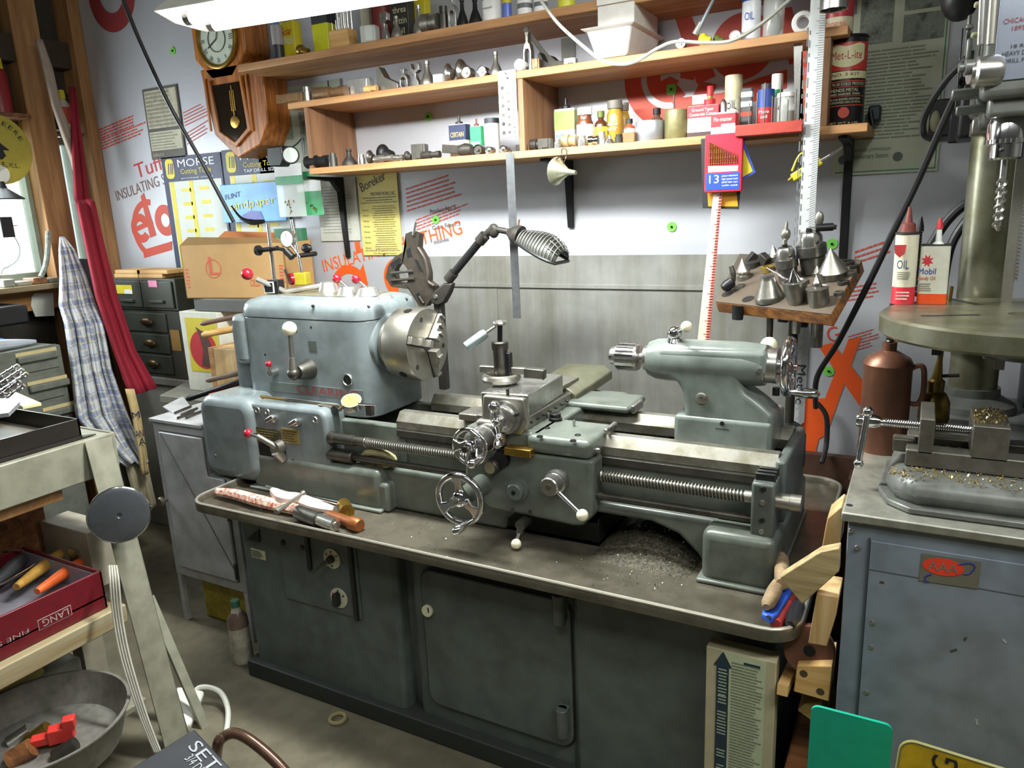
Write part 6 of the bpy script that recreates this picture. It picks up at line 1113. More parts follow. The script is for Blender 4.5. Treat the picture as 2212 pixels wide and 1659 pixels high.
cloth([(512, 130, 138), (540, 128, 160), (600, 130, 185), (660, 128, 205), (700, 140, 222), (800, 155, 240), (900, 165, 275), (960, 215, 300), (1004, 268, 322)], (-3.62, -3.05), 3.5, .03, PL, 'plaid_shirt', 'blue and white plaid cotton shirt hanging on the wooden stud', 'shirt', ns=44)
cloth([(560, 150, 190), (600, 165, 205), (660, 185, 220), (760, 200, 240), (830, 225, 255)], (-3.68, -3.40), 2, .015, pc('#2c3038', .85), 'dark_jacket', 'dark garment hanging between the plaid shirt and the red apron', 'jacket')
t = cloth([(840, 270, 290), (900, 285, 305), (980, 300, 318), (1020, 305, 322)], -3.02, 1, .01, pc('#c9b07c', .8), 'printed_canvas_strip', 'tan canvas strip with dark blue letters beside the shirt hem', 'canvas strip')
for s_, a_, e_ in (('AN', (293, 945), (311, 942)), ('M', (286, 905), (303, 902)), ('A', (301, 962), (315, 960))): p_, q_ = Wx(*a_, -3.0), Wx(*e_, -3.0); text(t, s_, p_, q_-p_, V((0, 0, .03)), navy)
cloth([(85, 75, 92), (150, 92, 115), (230, 112, 132), (290, 132, 158), (340, 150, 180), (395, 165, 178)], -3.62, 1, .012, pc('#a8988a', .85), 'canvas_strap', 'frayed pale canvas strap hanging beside the stud in the window bay', 'strap')
cloth([(1000, 268, 318), (1060, 285, 330), (1100, 305, 338)], -3.08, 1.5, .012, pc('#b5aa8e', .85), 'tan_cloth', 'tan cloth hanging below the plaid shirt cuff', 'cloth')
tag(mk('coat_peg', B().cyl(Wx(133, 512, -3.755), Wx(139, 520, -3.66), .010, n=12), pc('#7a3a34', .4)), 'reddish peg on the stud carrying the plaid shirt', 'peg')
# sign, cans, clutter in the window bay
c = Wx(-8, 322, -3.72); k = mpp(c); sg = thing('round_tin_sign', 'round yellow tin sign hanging at the window, cut by the frame edge', 'sign', c-V((0, 0, 70*k)))
mk('sign_disc', B().lathe(c, (1, 0, 0), [(74*k, 0), (74*k, .004)], 56), mt('yellow_tin_sign', '#b5a83c', .5, 0, 'noise', 6, .15), sg)
for i, s_ in enumerate('DEERE'):
    a_ = radians(78-i*13.5); u_ = V((0, sin(a_), -cos(a_))); v_ = V((0, cos(a_), sin(a_))); o_ = c+V((.005, 0, 0))+v_*54*k-u_*5*k; text(sg, s_, o_, u_*9*k, v_*9*k, ink)
text(sg, 'E, ILL.', c+V((.005, 5*k, -36*k)), V((0, 36*k, -3*k)), V((0, 0, 9*k)), ink); mk('black_emblem', B().prism([c+V((.005, a*k, d_*k)) for a, d_ in ((-10, 5), (8, 14), (14, 8), (26, -2), (12, -2), (16, -14), (6, -22), (-10, -18))], (.001, 0, 0)), black, sg); mk('round_sticker', B().lathe(c+V((.0045, -2*k, -52*k)), (1, 0, 0), [(19*k, 0), (19*k, .001)], 26), paper, sg)
sh = thing('window_bay_shelf', 'dark board shelf between studs above the window', 'shelf', (-3.80, 1.9, 2.02)); mk('shelf_board', B().box((-3.839, 1.31, 2.045), (-3.72, 2.174, 2.065)), woodd, sh)
for i, (x0, y0, x1, y1, m_, cm, lb_) in enumerate(((-20, 112, 24, 232, pc('#8c1c22', .35), yel, 'red and silver can with yellow cap on the window bay shelf'), (-60, 112, -22, 232, pc('#8c1c22', .35), yel, 'red can left of the silver striped one on the window bay shelf'))): 
    p_ = Wx((x0+x1)/2, y1, -3.775); k = mpp(p_); r_ = (x1-x0)/2*k; t = thing('spray_can', lb_, 'can', V((p_.x, p_.y, 2.066))); mk('can_body', B().lathe((p_.x, p_.y, 2.066), (0, 0, 1), [(r_, 0), (r_, .17), (r_*.8, .19)], 24), m_, t); mk('cap', B().lathe((p_.x, p_.y, 2.255), (0, 0, 1), [(r_*.8, 0), (r_*.75, .05)], 20), cm, t)
sh = thing('corner_bay_shelf', 'small dark shelf between the last two studs by the corner', 'shelf', (-3.80, 2.37, 2.0)); mk('shelf_board', B().box((-3.839, 2.304, 1.985), (-3.75, 2.438, 2.0)), woodd, sh)
t = thing('glue_bottle', 'white and orange bottle with yellow cap on the corner shelf', 'bottle', (-3.79, 2.38, 2.0)); mk('bottle_body', B().lathe((-3.79, 2.38, 2.0), (0, 0, 1), [(.03, 0), (.03, .13), (.012, .16)], 20), pc('#c9c4b4', .5), t); mk('label_band', B().lathe((-3.79, 2.38, 2.04), (0, 0, 1), [(.0305, 0), (.0305, .08)], 20, False), pc('#b8442e', .5), t); mk('cap', B().lathe((-3.79, 2.38, 2.16), (0, 0, 1), [(.018, 0), (.014, .04)], 16), yel, t)
t = thing('black_lamp_head', 'dark cone silhouette hanging in front of the window', 'lamp', Wx(0, 420, -3.65)); mk('cone_shade', B().lathe(Wx(2, 392, -3.65), (0, 0, -1), [(.012, 0), (.02, .03), (.08, .075), (.078, .08)], 24), black, t)
t = thing('black_gauge_box', 'small dark box with a thin rod against the window', 'box', Wx(8, 510, -3.68)); mk('box_body', B().box(tuple(Wx(-8, 514, -3.72)), tuple(Wx(26, 468, -3.66))), black, t, .003); mk('thin_rod', B().cyl(Wx(24, 488, -3.69), Wx(38, 487, -3.69), .002, n=6), black, t)
tag(mk('thin_grey_cable', B().tube([Wx(30, 510, -3.7), Wx(42, 535, -3.7), Wx(38, 560, -3.7), Wx(20, 575, -3.68), Wx(8, 580, -3.66), Wx(2, 592, -3.65)], .003, 6), pc('#8d9a94', .5)), 'thin grey cord looping down the window to the sill', 'cord')
tag(mk('coil_hose', B().tube([Wx(88, 598, -3.65), Wx(98, 575, -3.65), Wx(103, 540, -3.65), Wx(104, 500, -3.66)], .012, 8), mt('striped_hose', '#8a8f84', .5, 0, 'noise', 60, .5)), 'ribbed grey hose standing at the right edge of the window', 'hose')
for i, (x0, x1, h_, m_) in enumerate(((0, 26, .035, pc('#8b9084')), (30, 62, .02, pc('#9a9484')), (66, 96, .03, woodd), (100, 122, .022, pc('#77776a')))): a, e = Wx(x0, 612, -3.66), Wx(x1, 612, -3.66); tag(mk('sill_scrap', B().box((-3.72, a.y, 1.2905), (-3.63, e.y, 1.29+h_)), m_, None, .004), ('grey lump', 'flat grey scrap', 'brown wooden scrap', 'small dark scrap')[i]+' on the window sill', 'scrap', 'scraps on the window sill')
tag(mk('white_card', B().prism([Wx(a, c, -3.737) for a, c in ((68, 640), (74, 634), (114, 633), (117, 682), (76, 684), (66, 660))], (.003, 0, 0)), paper), 'blank white card with a rounded corner on the board below the sill', 'card')
# grey drawer cabinet under the window
XF = -3.30; gd = mt('grey_drawer_steel', '#6c6f66', .5, 0, 'dirt', 4, col2='#5c5e55')
fc = thing('label_drawer_cabinet', 'tall grey drawer cabinet with paper card labels under the window', 'cabinet', (-3.5, 1.5, 0)); zt = Wx(125, 745, XF).z
mk('cabinet_body', B().box((-3.72, .9, 0), (XF, Wx(140, 800, XF).y, zt)), gd, fc, .004); yr = Wx(135, 800, XF).y
for i, (yt_, yb2) in enumerate(((750, 806), (812, 872), (876, 935))):
    z1, z0 = Wx(75, yt_, XF).z, Wx(75, yb2-4, XF).z
    for y0, y1 in ((yr-.44, yr-.012), (.92, yr-.455)):
        d_ = mk('drawer', B().box((XF, y0, z0), (XF+.008, y1, z1)), gd, fc, .002)
        yc = (y0+y1)/2 if y0 < 1.2 else Wx((75, 88, 110)[i], 760, XF).y
        mk('card_label', B().box((XF+.009, yc-.085, z0+.09), (XF+.012, yc+.085, z1-.035)), pc('#c9b888', .6), d_); mk('cup_handle', B().box((XF+.008, yc-.085, z0+.045), (XF+.03, yc+.085, z0+.075)), gd, d_, .006)
pb = thing('plastic_sack_pile', 'blue and white plastic sacks piled on the grey drawer cabinet', 'sacks', (-3.45, 1.6, zt)); pz = zt+.002
mk('white_sack', B().tube([V((-3.45, 1.0, pz+.02)), V((-3.42, 1.3, pz+.03)), V((-3.40, 1.6, pz+.03)), V((-3.42, 1.84, pz+.012))], [.02, .03, .032, .008], 10), pc('#bcc2cc', .4), pb); mk('blue_sack', B().tube([V((-3.46, 1.0, pz+.05)), V((-3.40, 1.35, pz+.055)), V((-3.39, 1.6, pz+.05)), V((-3.44, 1.72, pz+.04))], [.03, .028, .022, .006], 10), pc('#3a7ac8', .35), pb)
tag(mk('black_bin', B().box((-3.74, 1.0, pz+.085), (-3.50, 1.88, pz+.17)), black, None, .012), 'black shallow bin behind the plastic sacks below the window', 'bin')
tag(mk('hidden_board', B().box((-3.745, 1.885, 0), (-3.735, 1.94, .9)), pc('#b5a27c', .6)), 'narrow pale board standing between the drawer cabinet and the stud', 'board')
# ================= cart =================
CXR = -2.08; ct = thing('beige_tool_cart', 'beige steel cart with splayed legs and three cluttered levels', 'cart', (-2.35, .9, 0)); ZC = .945
mk('top_shelf', B().box((-2.78, .10, ZC-.012), (CXR+.0, 1.29, ZC)), cream, ct); b = B(); b.box((CXR-.006, .10, ZC-.115), (CXR+.004, 1.29, ZC+.004)); mk('side_rail', b, cream, ct, .004); mk('end_rail', B().box((-2.78, 1.284, ZC-.10), (CXR, 1.294, ZC+.004)), cream, ct, .003)
def leg(p0, p1, w0): d_ = V((0, 1, 0)); b = B(); b.prism([p0+V((.006, -w0/2, 0)), p0+V((.006, w0/2, 0)), p1+V((.006, w0/2, 0)), p1+V((.006, -w0/2, 0))], (-.004, 0, 0)); b.prism([p0+V((.006, w0/2, 0)), p0+V((-.012, w0/2, 0)), p1+V((-.012, w0/2, 0)), p1+V((.006, w0/2, 0))], (0, -.004, 0)); return b
mk('leg', leg(V((CXR+.005, 1.235, ZC)), V((-1.86, 1.185, .0)), .08), cream, ct, .001); mk('leg', leg(V((CXR-.62, 1.24, ZC)), V((-2.85, 1.24, .0)), .08), cream, ct, .001)
mk('rear_leg', B().bar(Wd(322, 1290, 2.35), Wd(452, 1592, 2.35), .03, .012), cream, ct, .002)
mk('middle_board', B().box((-2.75, .1, .42), (-1.96, 1.165, .477)), mt('worn_cart_board', '#a59a7c', .6, 0, 'wood', 3, col2='#8f7a55', axis=1), ct, .004); mk('under_strip', B().box((-2.60, .2, .79), (CXR-.03, 1.13, .822)), wood, ct, .002)
mk('bottom_pan', B().box((-2.75, .1, .184), (-1.90, 1.14, .199)), cream, ct)
dcx = Wd(258, 1112, 2.12); ds_ = thing('chrome_disc', 'large round chrome disc with dimpled centre on the cart leg', 'disc', dcx-V((0, 0, .09))); n_ = (CAM-dcx).normalized(); n_ = (n_+V((.1, -.1, -.25))).normalized()
mk('disc_plate', B().lathe(dcx, n_, [(.07, -.012), (.078, -.006), (.08, 0), (.078, .005), (.068, .008), (.008, .0085), (.004, .003), (.0, .003)], 56), mt('dark_mirror_chrome', '#7c8088', .28, .75, 'noise', 10, .25), ds_); mk('rim_highlight_ring', B().tor(dcx, n_, .079, .004, 56, 8), chrome, ds_); mk('mount_stub', B().cyl(dcx-n_*.05, dcx-n_*.01, .02), dsteel, ds_)  # chrome ring added to give the disc its rim highlight
# black tray on the cart top
tr = thing('black_oven_tray', 'black metal tray on top of the beige cart', 'tray', (-2.34, .9, ZC)); bt = mt('black_tray_enamel', '#2b2622', .35, .2, 'noise', 6, .3)
x0_, x1_, y0_, y1_, z1_ = -2.56, -2.14, .35, 1.23, ZC+.055
mk('tray_floor', B().box((x0_, y0_, ZC+.001), (x1_, y1_, ZC+.006)), mt('dusty_tray_floor', '#6a6252', .6, 0, 'noise', 5, .3), tr)
for lo, hi in (((x0_, y0_, ZC+.001), (x0_+.005, y1_, z1_)), ((x1_-.005, y0_, ZC+.001), (x1_, y1_, z1_)), ((x0_, y1_-.005, ZC+.001), (x1_, y1_, z1_)), ((x0_, y0_, ZC+.001), (x1_, y0_+.005, z1_))): mk('tray_wall', B().box(lo, hi), bt, tr)
mk('tray_lip', B().prism([V((x1_, y0_, ZC+.002)), V((x1_+.03, y0_, ZC+.002)), V((x1_+.03, y1_+.025, ZC+.002)), V((x1_, y1_, ZC+.002))], (0, 0, .003)), bt, tr)
for k in range(8):
    a = Wd(22+(k % 3)*12-k*2, 800+k*9, 2.62+.03*(k % 4)); d_ = (CR*.82+CU*(.5+.03*k)).normalized(); tag(mk('long_twist_drill', B().cyl(a-d_*.12, a+d_*.035, .007, n=10).helix(a-d_*.12, a+d_*.035, .0075, .026, .0026, 10, 5), chrome), 'shiny long twist drill in the bundle behind the black tray', 'drill bit', 'bundle of drills at the left edge')
tag(mk('grey_plate', B().prism([Wz(a, c, ZC+.14) for a, c in ((-20, 868), (20, 868), (44, 876), (20, 900), (-20, 905))], (0, 0, .01)), pc('#7a7d80', .5)), 'grey flat plate lying behind the black tray at the left edge', 'plate')
tag(mk('pale_wedge', B().prism([Wz(a, c, ZC+.10) for a, c in ((20, 866), (35, 852), (90, 876), (50, 884))], (0, 0, .008)), pc('#d5cc94', .6)), 'pale yellow wedge sticking out behind the black tray', 'wedge')
# things on the middle board
BZ = .478
lb = thing('burgundy_tool_box', 'burgundy box of file handles with upside-down maker lettering', 'box', (-2.2, 1.0, BZ)); xa_, xb_, ya_, yb_2, hz_ = -2.38, -1.99, .45, 1.13, BZ+.115
for lo, hi in (((xa_, ya_, BZ), (xa_+.008, yb_2, hz_)), ((xb_-.008, ya_, BZ), (xb_, yb_2, hz_)), ((xa_, yb_2-.008, BZ), (xb_, yb_2, hz_))): mk('box_wall', B().box(lo, hi), redw, lb, .002)
mk('box_floor', B().box((xa_, ya_, BZ+.035), (xb_, yb_2, BZ+.04)), pc('#7f7c86', .5), lb); mk('box_lining', B().box((xa_+.009, yb_2-.012, BZ+.04), (xb_-.009, yb_2-.0085, hz_-.01)), pc('#8f8c96', .5), lb)
yc = .985; lg = mk('maker_frame', B().box((xb_, yc-.045, BZ+.03), (xb_+.001, yc+.045, BZ+.06)), pc('#a89a94', .5), lb); mk('maker_plate', B().box((xb_+.001, yc-.043, BZ+.032), (xb_+.0016, yc+.043, BZ+.058)), redw, lg); text(lg, 'LANG', V((xb_+.0018, yc+.036, BZ+.055)), V((0, -.07, 0)), V((0, 0, -.019)), pc('#b5a8a2', .5)); text(lg, 'FINE SETTINGS &', V((xb_+.0018, yc-.07, BZ+.052)), V((0, -.22, 0)), V((0, 0, -.012)), pc('#a89a94', .5))
def handle(x0, y0, x1, y1, z, r_, m_, nm, label, cat='handle', prof=((.5, 0), (.95, .08), (1.1, .35), (1, .6), (.75, .9), (.6, 1))):
    a = Wz(x0, y0, z); e = Wz(x1, y1, z); return tag(mk(nm, B().lathe(a, e-a, [(q*r_, s*(e-a).length) for q, s in prof], 18), m_), label, cat)
oy = mt('ochre_wood_handle', '#c79a4a', .4, 0, 'wood', 6, col2='#b08038')
handle(143, 1188, 35, 1268, BZ+.085, .017, oy, 'ochre_file_handle', 'ochre wooden handle in the burgundy box'); handle(178, 1212, 80, 1278, BZ+.08, .016, pc('#e0622a', .35), 'orange_file_handle', 'orange handle nearest the front wall of the burgundy box')
handle(50, 1205, -10, 1258, BZ+.09, .02, pc('#62656a', .4, .5), 'grey_steel_tube', 'grey steel tube lying left in the burgundy box', 'tube'); handle(38, 1142, -15, 1168, BZ+.14, .02, oy, 'short_ochre_handle', 'short ochre handle resting above the box rear edge at the left edge'); handle(118, 1140, 70, 1155, BZ+.09, .012, chrome, 'chrome_socket', 'shiny chrome socket behind the burgundy box', 'socket')
handle(97, 1210, 0, 1262, BZ+.085, .008, chrome, 'steel_file_tang', 'slim bright rod lying over the handles in the burgundy box', 'rod')
handle(50, 1188, -10, 1190, BZ+.12, .003, satin, 'thin_pick', 'thin steel pick crossing the burgundy box at the left edge', 'pick'); handle(68, 1140, 40, 1148, BZ+.13, .009, satin, 'short_steel_pin', 'short bright pin above the burgundy box rear wall', 'pin')
tag(mk('brown_wooden_box', B().box((-2.72, .75, .478), (-2.40, 1.22, .70)), woodd, None, .003), 'dark brown wooden box behind the burgundy box under the cart top', 'box'); t = thing('beige_latch_case', 'beige case with metal latch behind the chrome disc', 'case', (-2.2, 1.2, .50)); mk('case_body', B().box((-2.36, 1.18, .477), (-2.12, 1.27, .66)), pc('#9a9280', .6), t, .003); mk('latch', B().box((-2.22, 1.172, .56), (-2.17, 1.18, .60)), satin, t); mk('case_foot', B().box((-2.34, 1.19, 0), (-2.28, 1.26, .477)), pc('#9a9280', .6), t)
# lower things
PZ = .20; gp = thing('grey_round_pan', 'big round grey steel pan of scraps at the lower left edge', 'pan', (-1.93, .83, PZ)); c = V((-1.936, .869, PZ)); pm = mt('worn_grey_pan', '#8a8781', .4, .35, 'dirt', 6, col2='#66615a')
for z_ in (0,): mk('pan_body', B().lathe(c, (0, 0, 1), [(.0, 0), (.172, 0), (.182, .004), (.21, .095), (.216, .10), (.216, .104), (.208, .104), (.178, .02), (0, .018)], 56, False), pm, gp)
tag(mk('red_plastic_clip', B().ob(V((-1.90, .90, .255)), (.06, .035, .04), rz=.9).ob(V((-1.935, .868, .245)), (.05, .03, .022), rz=.9).ob(V((-1.885, .915, .28)), (.03, .03, .03), rz=.9), pc('#d23a34', .4), None, .003), 'bright red plastic clip inside the grey pan', 'clip')
for i, (x, y, z, r_, m_, lb_) in enumerate(((-1.99, .86, .23, .022, brass, 'brown brass socket left of the red clip in the pan'), (-1.96, .80, .225, .028, woodd, 'brown oval lid in front of the brass socket in the pan'), (-1.87, .86, .225, .02, dsteel, 'dark ring tool below the red clip in the pan'), (-2.04, .84, .225, .02, satin, 'striped bright screw stack at the left of the pan'))): tag(mk(('brass_socket', 'oval_lid', 'ring_tool', 'screw_stack')[i], B().cyl((x, y, PZ+.02), (x+.03, y+.04, z+.02), r_, r_*.9, 18), m_), lb_, 'part')
pt = thing('plastic_tool_tray', 'pale plastic tray of screwdrivers behind the grey pan', 'tray', (-2.3, .95, PZ)); mk('tray_base', B().box((-2.55, .6, PZ), (-2.16, 1.12, PZ+.078)), pc('#a3a59c', .4), pt, .012, segs=3)
tz = PZ+.092; handle(104, 1421, 40, 1440, tz, .012, pc('#1f6a58', .35), 'green_screwdriver_handle', 'dark green and white screwdriver handle in the plastic tray'); handle(94, 1448, -10, 1492, tz, .014, pc('#d8cf84', .35), 'cream_screwdriver_handle', 'long cream yellow handle nearest the pan'); handle(45, 1440, -10, 1462, tz, .012, pc('#2a2024', .35), 'maroon_screwdriver_handle', 'dark maroon shaft left of the green handle')
# cables and foreground things
for k in range(4): tag(mk('flat_cable', B().tube([Wd(236+k*5, 1222, 2.09), Wd(238+k*6, 1255, 2.06), Wd(245+k*6, 1330, 2.05), Wd(262+k*6, 1420, 2.03), Wd(300+k*5, 1540, 2.0), Wd(335+k*4, 1625, 1.98)], .0034, 6), pc('#a8a498', .5)), 'grey cable in the flat bundle running down the cart leg', 'cable', 'flat cables along the cart leg')
tag(mk('white_power_cord', B().tube([Wz(372, 1660, .01), Wz(395, 1560, .01), Wz(418, 1498, .05), Wz(440, 1484, .06), Wz(475, 1495, .05), Wz(492, 1530, .03), Wz(490, 1575, .01), Wz(480, 1600, .01)], .0085, 8), pc('#cfcfc4', .45)), 'thick white power cord looping on the floor by the cart', 'cord')
tag(mk('crumpled_paper', B().ob(Wz(395, 1535, .03), (.09, .14, .05), rx=.2, ry=.3, rz=.6), paper, None, .01), 'crumpled white paper beside the cart leg on the floor', 'paper')
bk = thing('black_lettered_case', 'dark blue-black case with worn white lettering at the bottom left', 'case', Wz(420, 1640, .0)); ztp = .40; Pc = [Wz(a, c, ztp) for a, c in ((270, 1665), (420, 1572), (530, 1690), (380, 1800))]; mk('case_body', B().prism([p_-V((0, 0, ztp-.001)) for p_ in Pc], (0, 0, ztp-.002)), mt('blue_black_case', '#33363c', .5, 0, 'noise', 12, .2), bk, .006)
d_ = (Pc[2]-Pc[1]).normalized(); e_ = (Pc[1]-Pc[0]).normalized(); 
text(bk, 'SET', Wz(405, 1614, ztp)+V((0, 0, .0005)), d_*.12, e_.lerp(e_, 1)*.028, pc('#a9abb0', .5)); text(bk, '3/4 DRIVE', Wz(398, 1640, ztp)+V((0, 0, .0005)), d_*.11, e_*.02, pc('#a9abb0', .5))
tag(mk('brown_pipe_handle', B().tube([Wz(462, 1700, .0), Wd(470, 1612, 1.95), Wd(483, 1592, 1.95), Wd(508, 1584, 1.95), Wd(545, 1602, 1.93), Wd(600, 1650, 1.9), Wd(660, 1720, 1.87)], .014, 12), mt('brown_pipe', '#6c5244', .25, .6, 'noise', 20, .3)), 'bent brown pipe handle rising at the bottom edge beside the dark case', 'handle')
tag(mk('floor_ring', B().tor(Wz(729, 1552, .006), (0, 0, 1), .024, .006, 28, 6), pc('#9a8f68', .3)), 'small amber ring lying alone on the concrete floor', 'ring')
# ================= right side =================
# --- tilted tooling board behind the tailstock ---
FL = Wz(1545, 652, 1.27); FR = Wz(1795, 680, 1.27); RL = Wy(1598, 549, FL.y+.27); nb = (FR-FL).cross(RL-FL).normalized(); nb = nb if nb.z > 0 else -nb
def bpt(x, y, off=0):                                     # point of the board surface under a pixel
    q = ray(x, y); return CAM+q*((FL+nb*off-CAM).dot(nb)/q.dot(nb))
RR = bpt(1862, 562); tb = thing('tooling_board', 'tilted brown wooden board on a post full of centres and chucks', 'tool rack', (FL+FR)/2)
wb2 = mt('greasy_rack_wood', '#94602c', .5, 0, 'wood', 8, col2='#5c3416'); wt2 = mt('oily_board_top', '#5c5145', .5, .1, 'noise', 10, .3)
mk('board', B().prism([FL, FR, RR, RL], -nb*.034), wb2, tb, .003); mk('board_top', B().prism([FL+nb*.0003, FR+nb*.0003, RR+nb*.0003, RL+nb*.0003], nb*.001), wt2, tb)
for x, y, r_ in ((1571, 635, .0165), (1616, 646, .0165)): mk('tool_hole', B().lathe(bpt(x, y, .0013), nb, [(r_, 0), (r_, .0006)], 26), black, tb)
ctr = (FL+FR+RR+RL)/4; mk('stand_post', B().cyl(V((-.30, 2.13, .90)), V((-.30, 2.13, ctr.z-.03)), .0125, n=16), iron, tb); mk('post_flange', B().lathe((-.30, 2.13, .9005), (0, 0, 1), [(.035, 0), (.035, .02), (.02, .03)], 20), blackm, tb); mk('board_bracket', B().prism([V((-.306, 2.13, ctr.z-.16)), V((-.306, 2.13, ctr.z-.035)), V((-.306, 2.35, ctr.z+.03)), V((-.306, 2.32, ctr.z))], (.012, 0, 0)), blackm, tb)
UP = (nb*.5+V((0, 0, 1))*.5).normalized()
def onb(x, y, prof, m, name, label, cat, g='tooling on the rack board', n=28, extra=None, ax_=None):
    p_ = bpt(x, y, .0015); t = thing(name, label, cat, p_, g); k = mpp(p_); mk('shank_body', B().lathe(p_, ax_ or UP, [(r_*k, h_*k) for r_, h_ in prof], n), m, t); return t, p_, k
ds2 = mt('used_tool_steel', '#8d8a82', .3, .85, 'noise', 30, .3)
t, p_, k = onb(1663, 645, [(31, -4), (31, 6), (29, 9), (15, 42), (14, 44), (13, 52), (9, 53)], ds2, 'bull_nose_center', 'large blunt truncated cone centre at the front of the rack board', 'centre')
t, p_, k = onb(1721, 652, [(17, -4), (22, 14), (26, 42), (26, 46), (22, 47), (19, 43)], ds2, 'live_center', 'live centre with bright pointed tip in a cup, front middle of the board', 'centre'); mk('tip', B().lathe(p_+UP*44*k, UP, [(14, 0), (14, 3), (.5, 32)] and [(14*k, 0), (14*k, 3*k), (.4*k, 32*k)], 24), chrome, t)
t, p_, k = onb(1769, 656, [(20, -4), (22, 4), (22, 32), (24, 36), (10, 40), (9, 46)], ds2, 'live_center', 'live centre with small stepped tip at the front right corner of the board', 'centre'); mk('tip', B().lathe(p_+UP*44*k, UP, [(8*k, 0), (9*k, 4*k), (6*k, 8*k), (.4*k, 22*k)], 24), satin, t)
t, p_, k = onb(1608, 600, [(16, -3), (16, 6), (12, 8), (13, 14)], ds2, 'dead_center', 'pointed centre standing left of the v-blocks', 'centre'); mk('tip', B().lathe(p_+UP*13*k, UP, [(14*k, 0), (15*k, 3*k), (.4*k, 30*k)], 24), satin, t)
onb(1596, 620, [(13, -2), (13, 4), (10, 5)], ds2, 'flat_collar', 'flat round collar under the key chuck', 'collar')
onb(1627, 575, [(15, -2), (15, 10), (12, 11)], iron, 'brown_collet', 'brown round collet with cross slots behind the pointed centre', 'collet'); onb(1659, 585, [(14, -2), (14, 10), (9, 11), (9, 8)], pc('#9a8240', .4, .6), 'gold_ring', 'gold tinted ring lying behind the truncated cone', 'ring')
for i, (x, y, rz_) in enumerate(((1627, 560, .6), (1650, 562, -.5))): q = bpt(x, y, .012); tag(mk('v_block', B().ob(q, (.032, .022, .034), rx=.2, rz=rz_, ry=.6), iron, None, .003), ('left' if i == 0 else 'right')+' of two brown v-block halves at the rear left of the board', 'block')
t, p_, k = onb(1673, 560, [(15, -2), (15, 8), (11, 12)], ds2, 'rear_center', 'pointed centre half hidden behind the middle drill chuck', 'centre'); mk('tip', B().lathe(p_+UP*12*k, UP, [(10*k, 0), (.4*k, 20*k)], 20), satin, t)
def chuck(x, y, R_, H_, label):
    t, p_, k = onb(x, y, [(R_*.8, -3), (R_*.85, H_*.35), (R_, H_*.4), (R_, H_*.62)], mt('grey_chuck_sleeve', '#6e6c68', .35, .8, 'noise', 30, .3) if 'grey_chuck_sleeve' not in MT else MT['grey_chuck_sleeve'], 'drill_chuck', label, 'drill chuck'); a_ = p_+UP*H_*.6*k
    mk('chuck_nose', B().lathe(a_, UP, [(R_*.78*k, 0), (R_*.78*k, H_*.22*k), (R_*.6*k, H_*.33*k), (R_*.3*k, H_*.34*k)], 28), satin, t); b = B()
    for i in range(24): e = Quaternion(UP, 2*pi*i/24) @ UP.orthogonal().normalized(); b.ob(a_+e*R_*.86*k, (.003, .003, .004))
    mk('gear_teeth', b, steel, t); mk('key_hole', B().sph(a_+UP*H_*.1*k+V((R_*.5*k, -R_*.62*k, 0)), .0045, 10), black, t); mk('jaws', B().cyl(a_+UP*H_*.3*k, a_+UP*H_*.42*k, R_*.3*k, R_*.22*k, 9), blackm, t); return t, p_, k, a_+UP*H_*.4*k
t, p_, k, q = chuck(1703, 605, 24, 78, 'middle drill chuck with a key standing up in its jaws'); e = Wy(1700, 478, q.y)
mk('key_shank', B().cyl(q, q.lerp(e, .35), .006).sph(q.lerp(e, .45), .013, 12, (1, .8, 1.3)).cyl(q.lerp(e, .55), e, .006, .0025), steel, t)
tag(mk('chuck_key_bar', B().cyl(bpt(1658, 578, .045), bpt(1703, 606, .045), .0035, n=10), chrome), 'bright cross bar leaning on the middle drill chuck', 'bar')
t, p_, k, q = chuck(1757, 585, 31, 92, 'largest drill chuck on the board, next to the long rule'); e = Wy(1768, 498, q.y); mk('key_stem', B().cyl(q, e, .006), steel, t)
mk('key_barrel', B().cyl(Wy(1762, 492, q.y-.01), Wy(1800, 490, q.y), .010, n=14).cyl(Wy(1798, 490, q.y), Wy(1807, 491, q.y), .006, n=10), black, t); mk('key_grip', B().sph(Wy(1770, 472, q.y-.01), .016, 12, (.7, .4, 1.2)), steel, t)
t, p_, k = onb(1800, 598, [(24, -4), (28, 8), (30, 12)], ds2, 'cone_center', 'largest sharp cone centre standing on the right of the board', 'centre'); mk('tip', B().lathe(p_+UP*12*k, UP, [(31*k, 0), (.4*k, 52*k)], 32), steel, t)
t, p_, k = onb(1766, 592, [(13, -2), (14, 5)], ds2, 'small_cone_center', 'small bright pointed centre left of the big cone', 'centre'); mk('tip', B().lathe(p_+UP*5*k, UP, [(10*k, 0), (.4*k, 20*k)], 20), satin, t)
t, p_, k = onb(1783, 606, [(12, -2), (15, 16), (15, 18), (12, 18), (10, 4)], ds2, 'tapered_cup', 'hollow tapered cup in front of the big cone', 'cup')
for i, (x, y, r_) in enumerate(((1812, 572, 13), (1832, 570, 12), (1838, 592, 12), (1822, 612, 12), (1812, 635, 11), (1846, 577, 10))): onb(x, y, [(r_, -14), (r_, 5), (r_*.7, 6), (r_*.65, 2)], iron if i % 2 else ds2, 'steel_sleeve', ('rear sleeve nearest the big cone', 'rear sleeve at the far corner', 'sleeve second from the far right corner', 'middle sleeve along the right edge', 'front sleeve along the right edge', 'outermost sleeve overhanging the right edge')[i]+' of the rack board', 'sleeve')
onb(1735, 612, [(14, 0), (14, 7), (8, 8)], pc('#7a6c50', .5, .4), 'square_nut_block', 'tan block between the live centre and the large chuck', 'block', n=4)
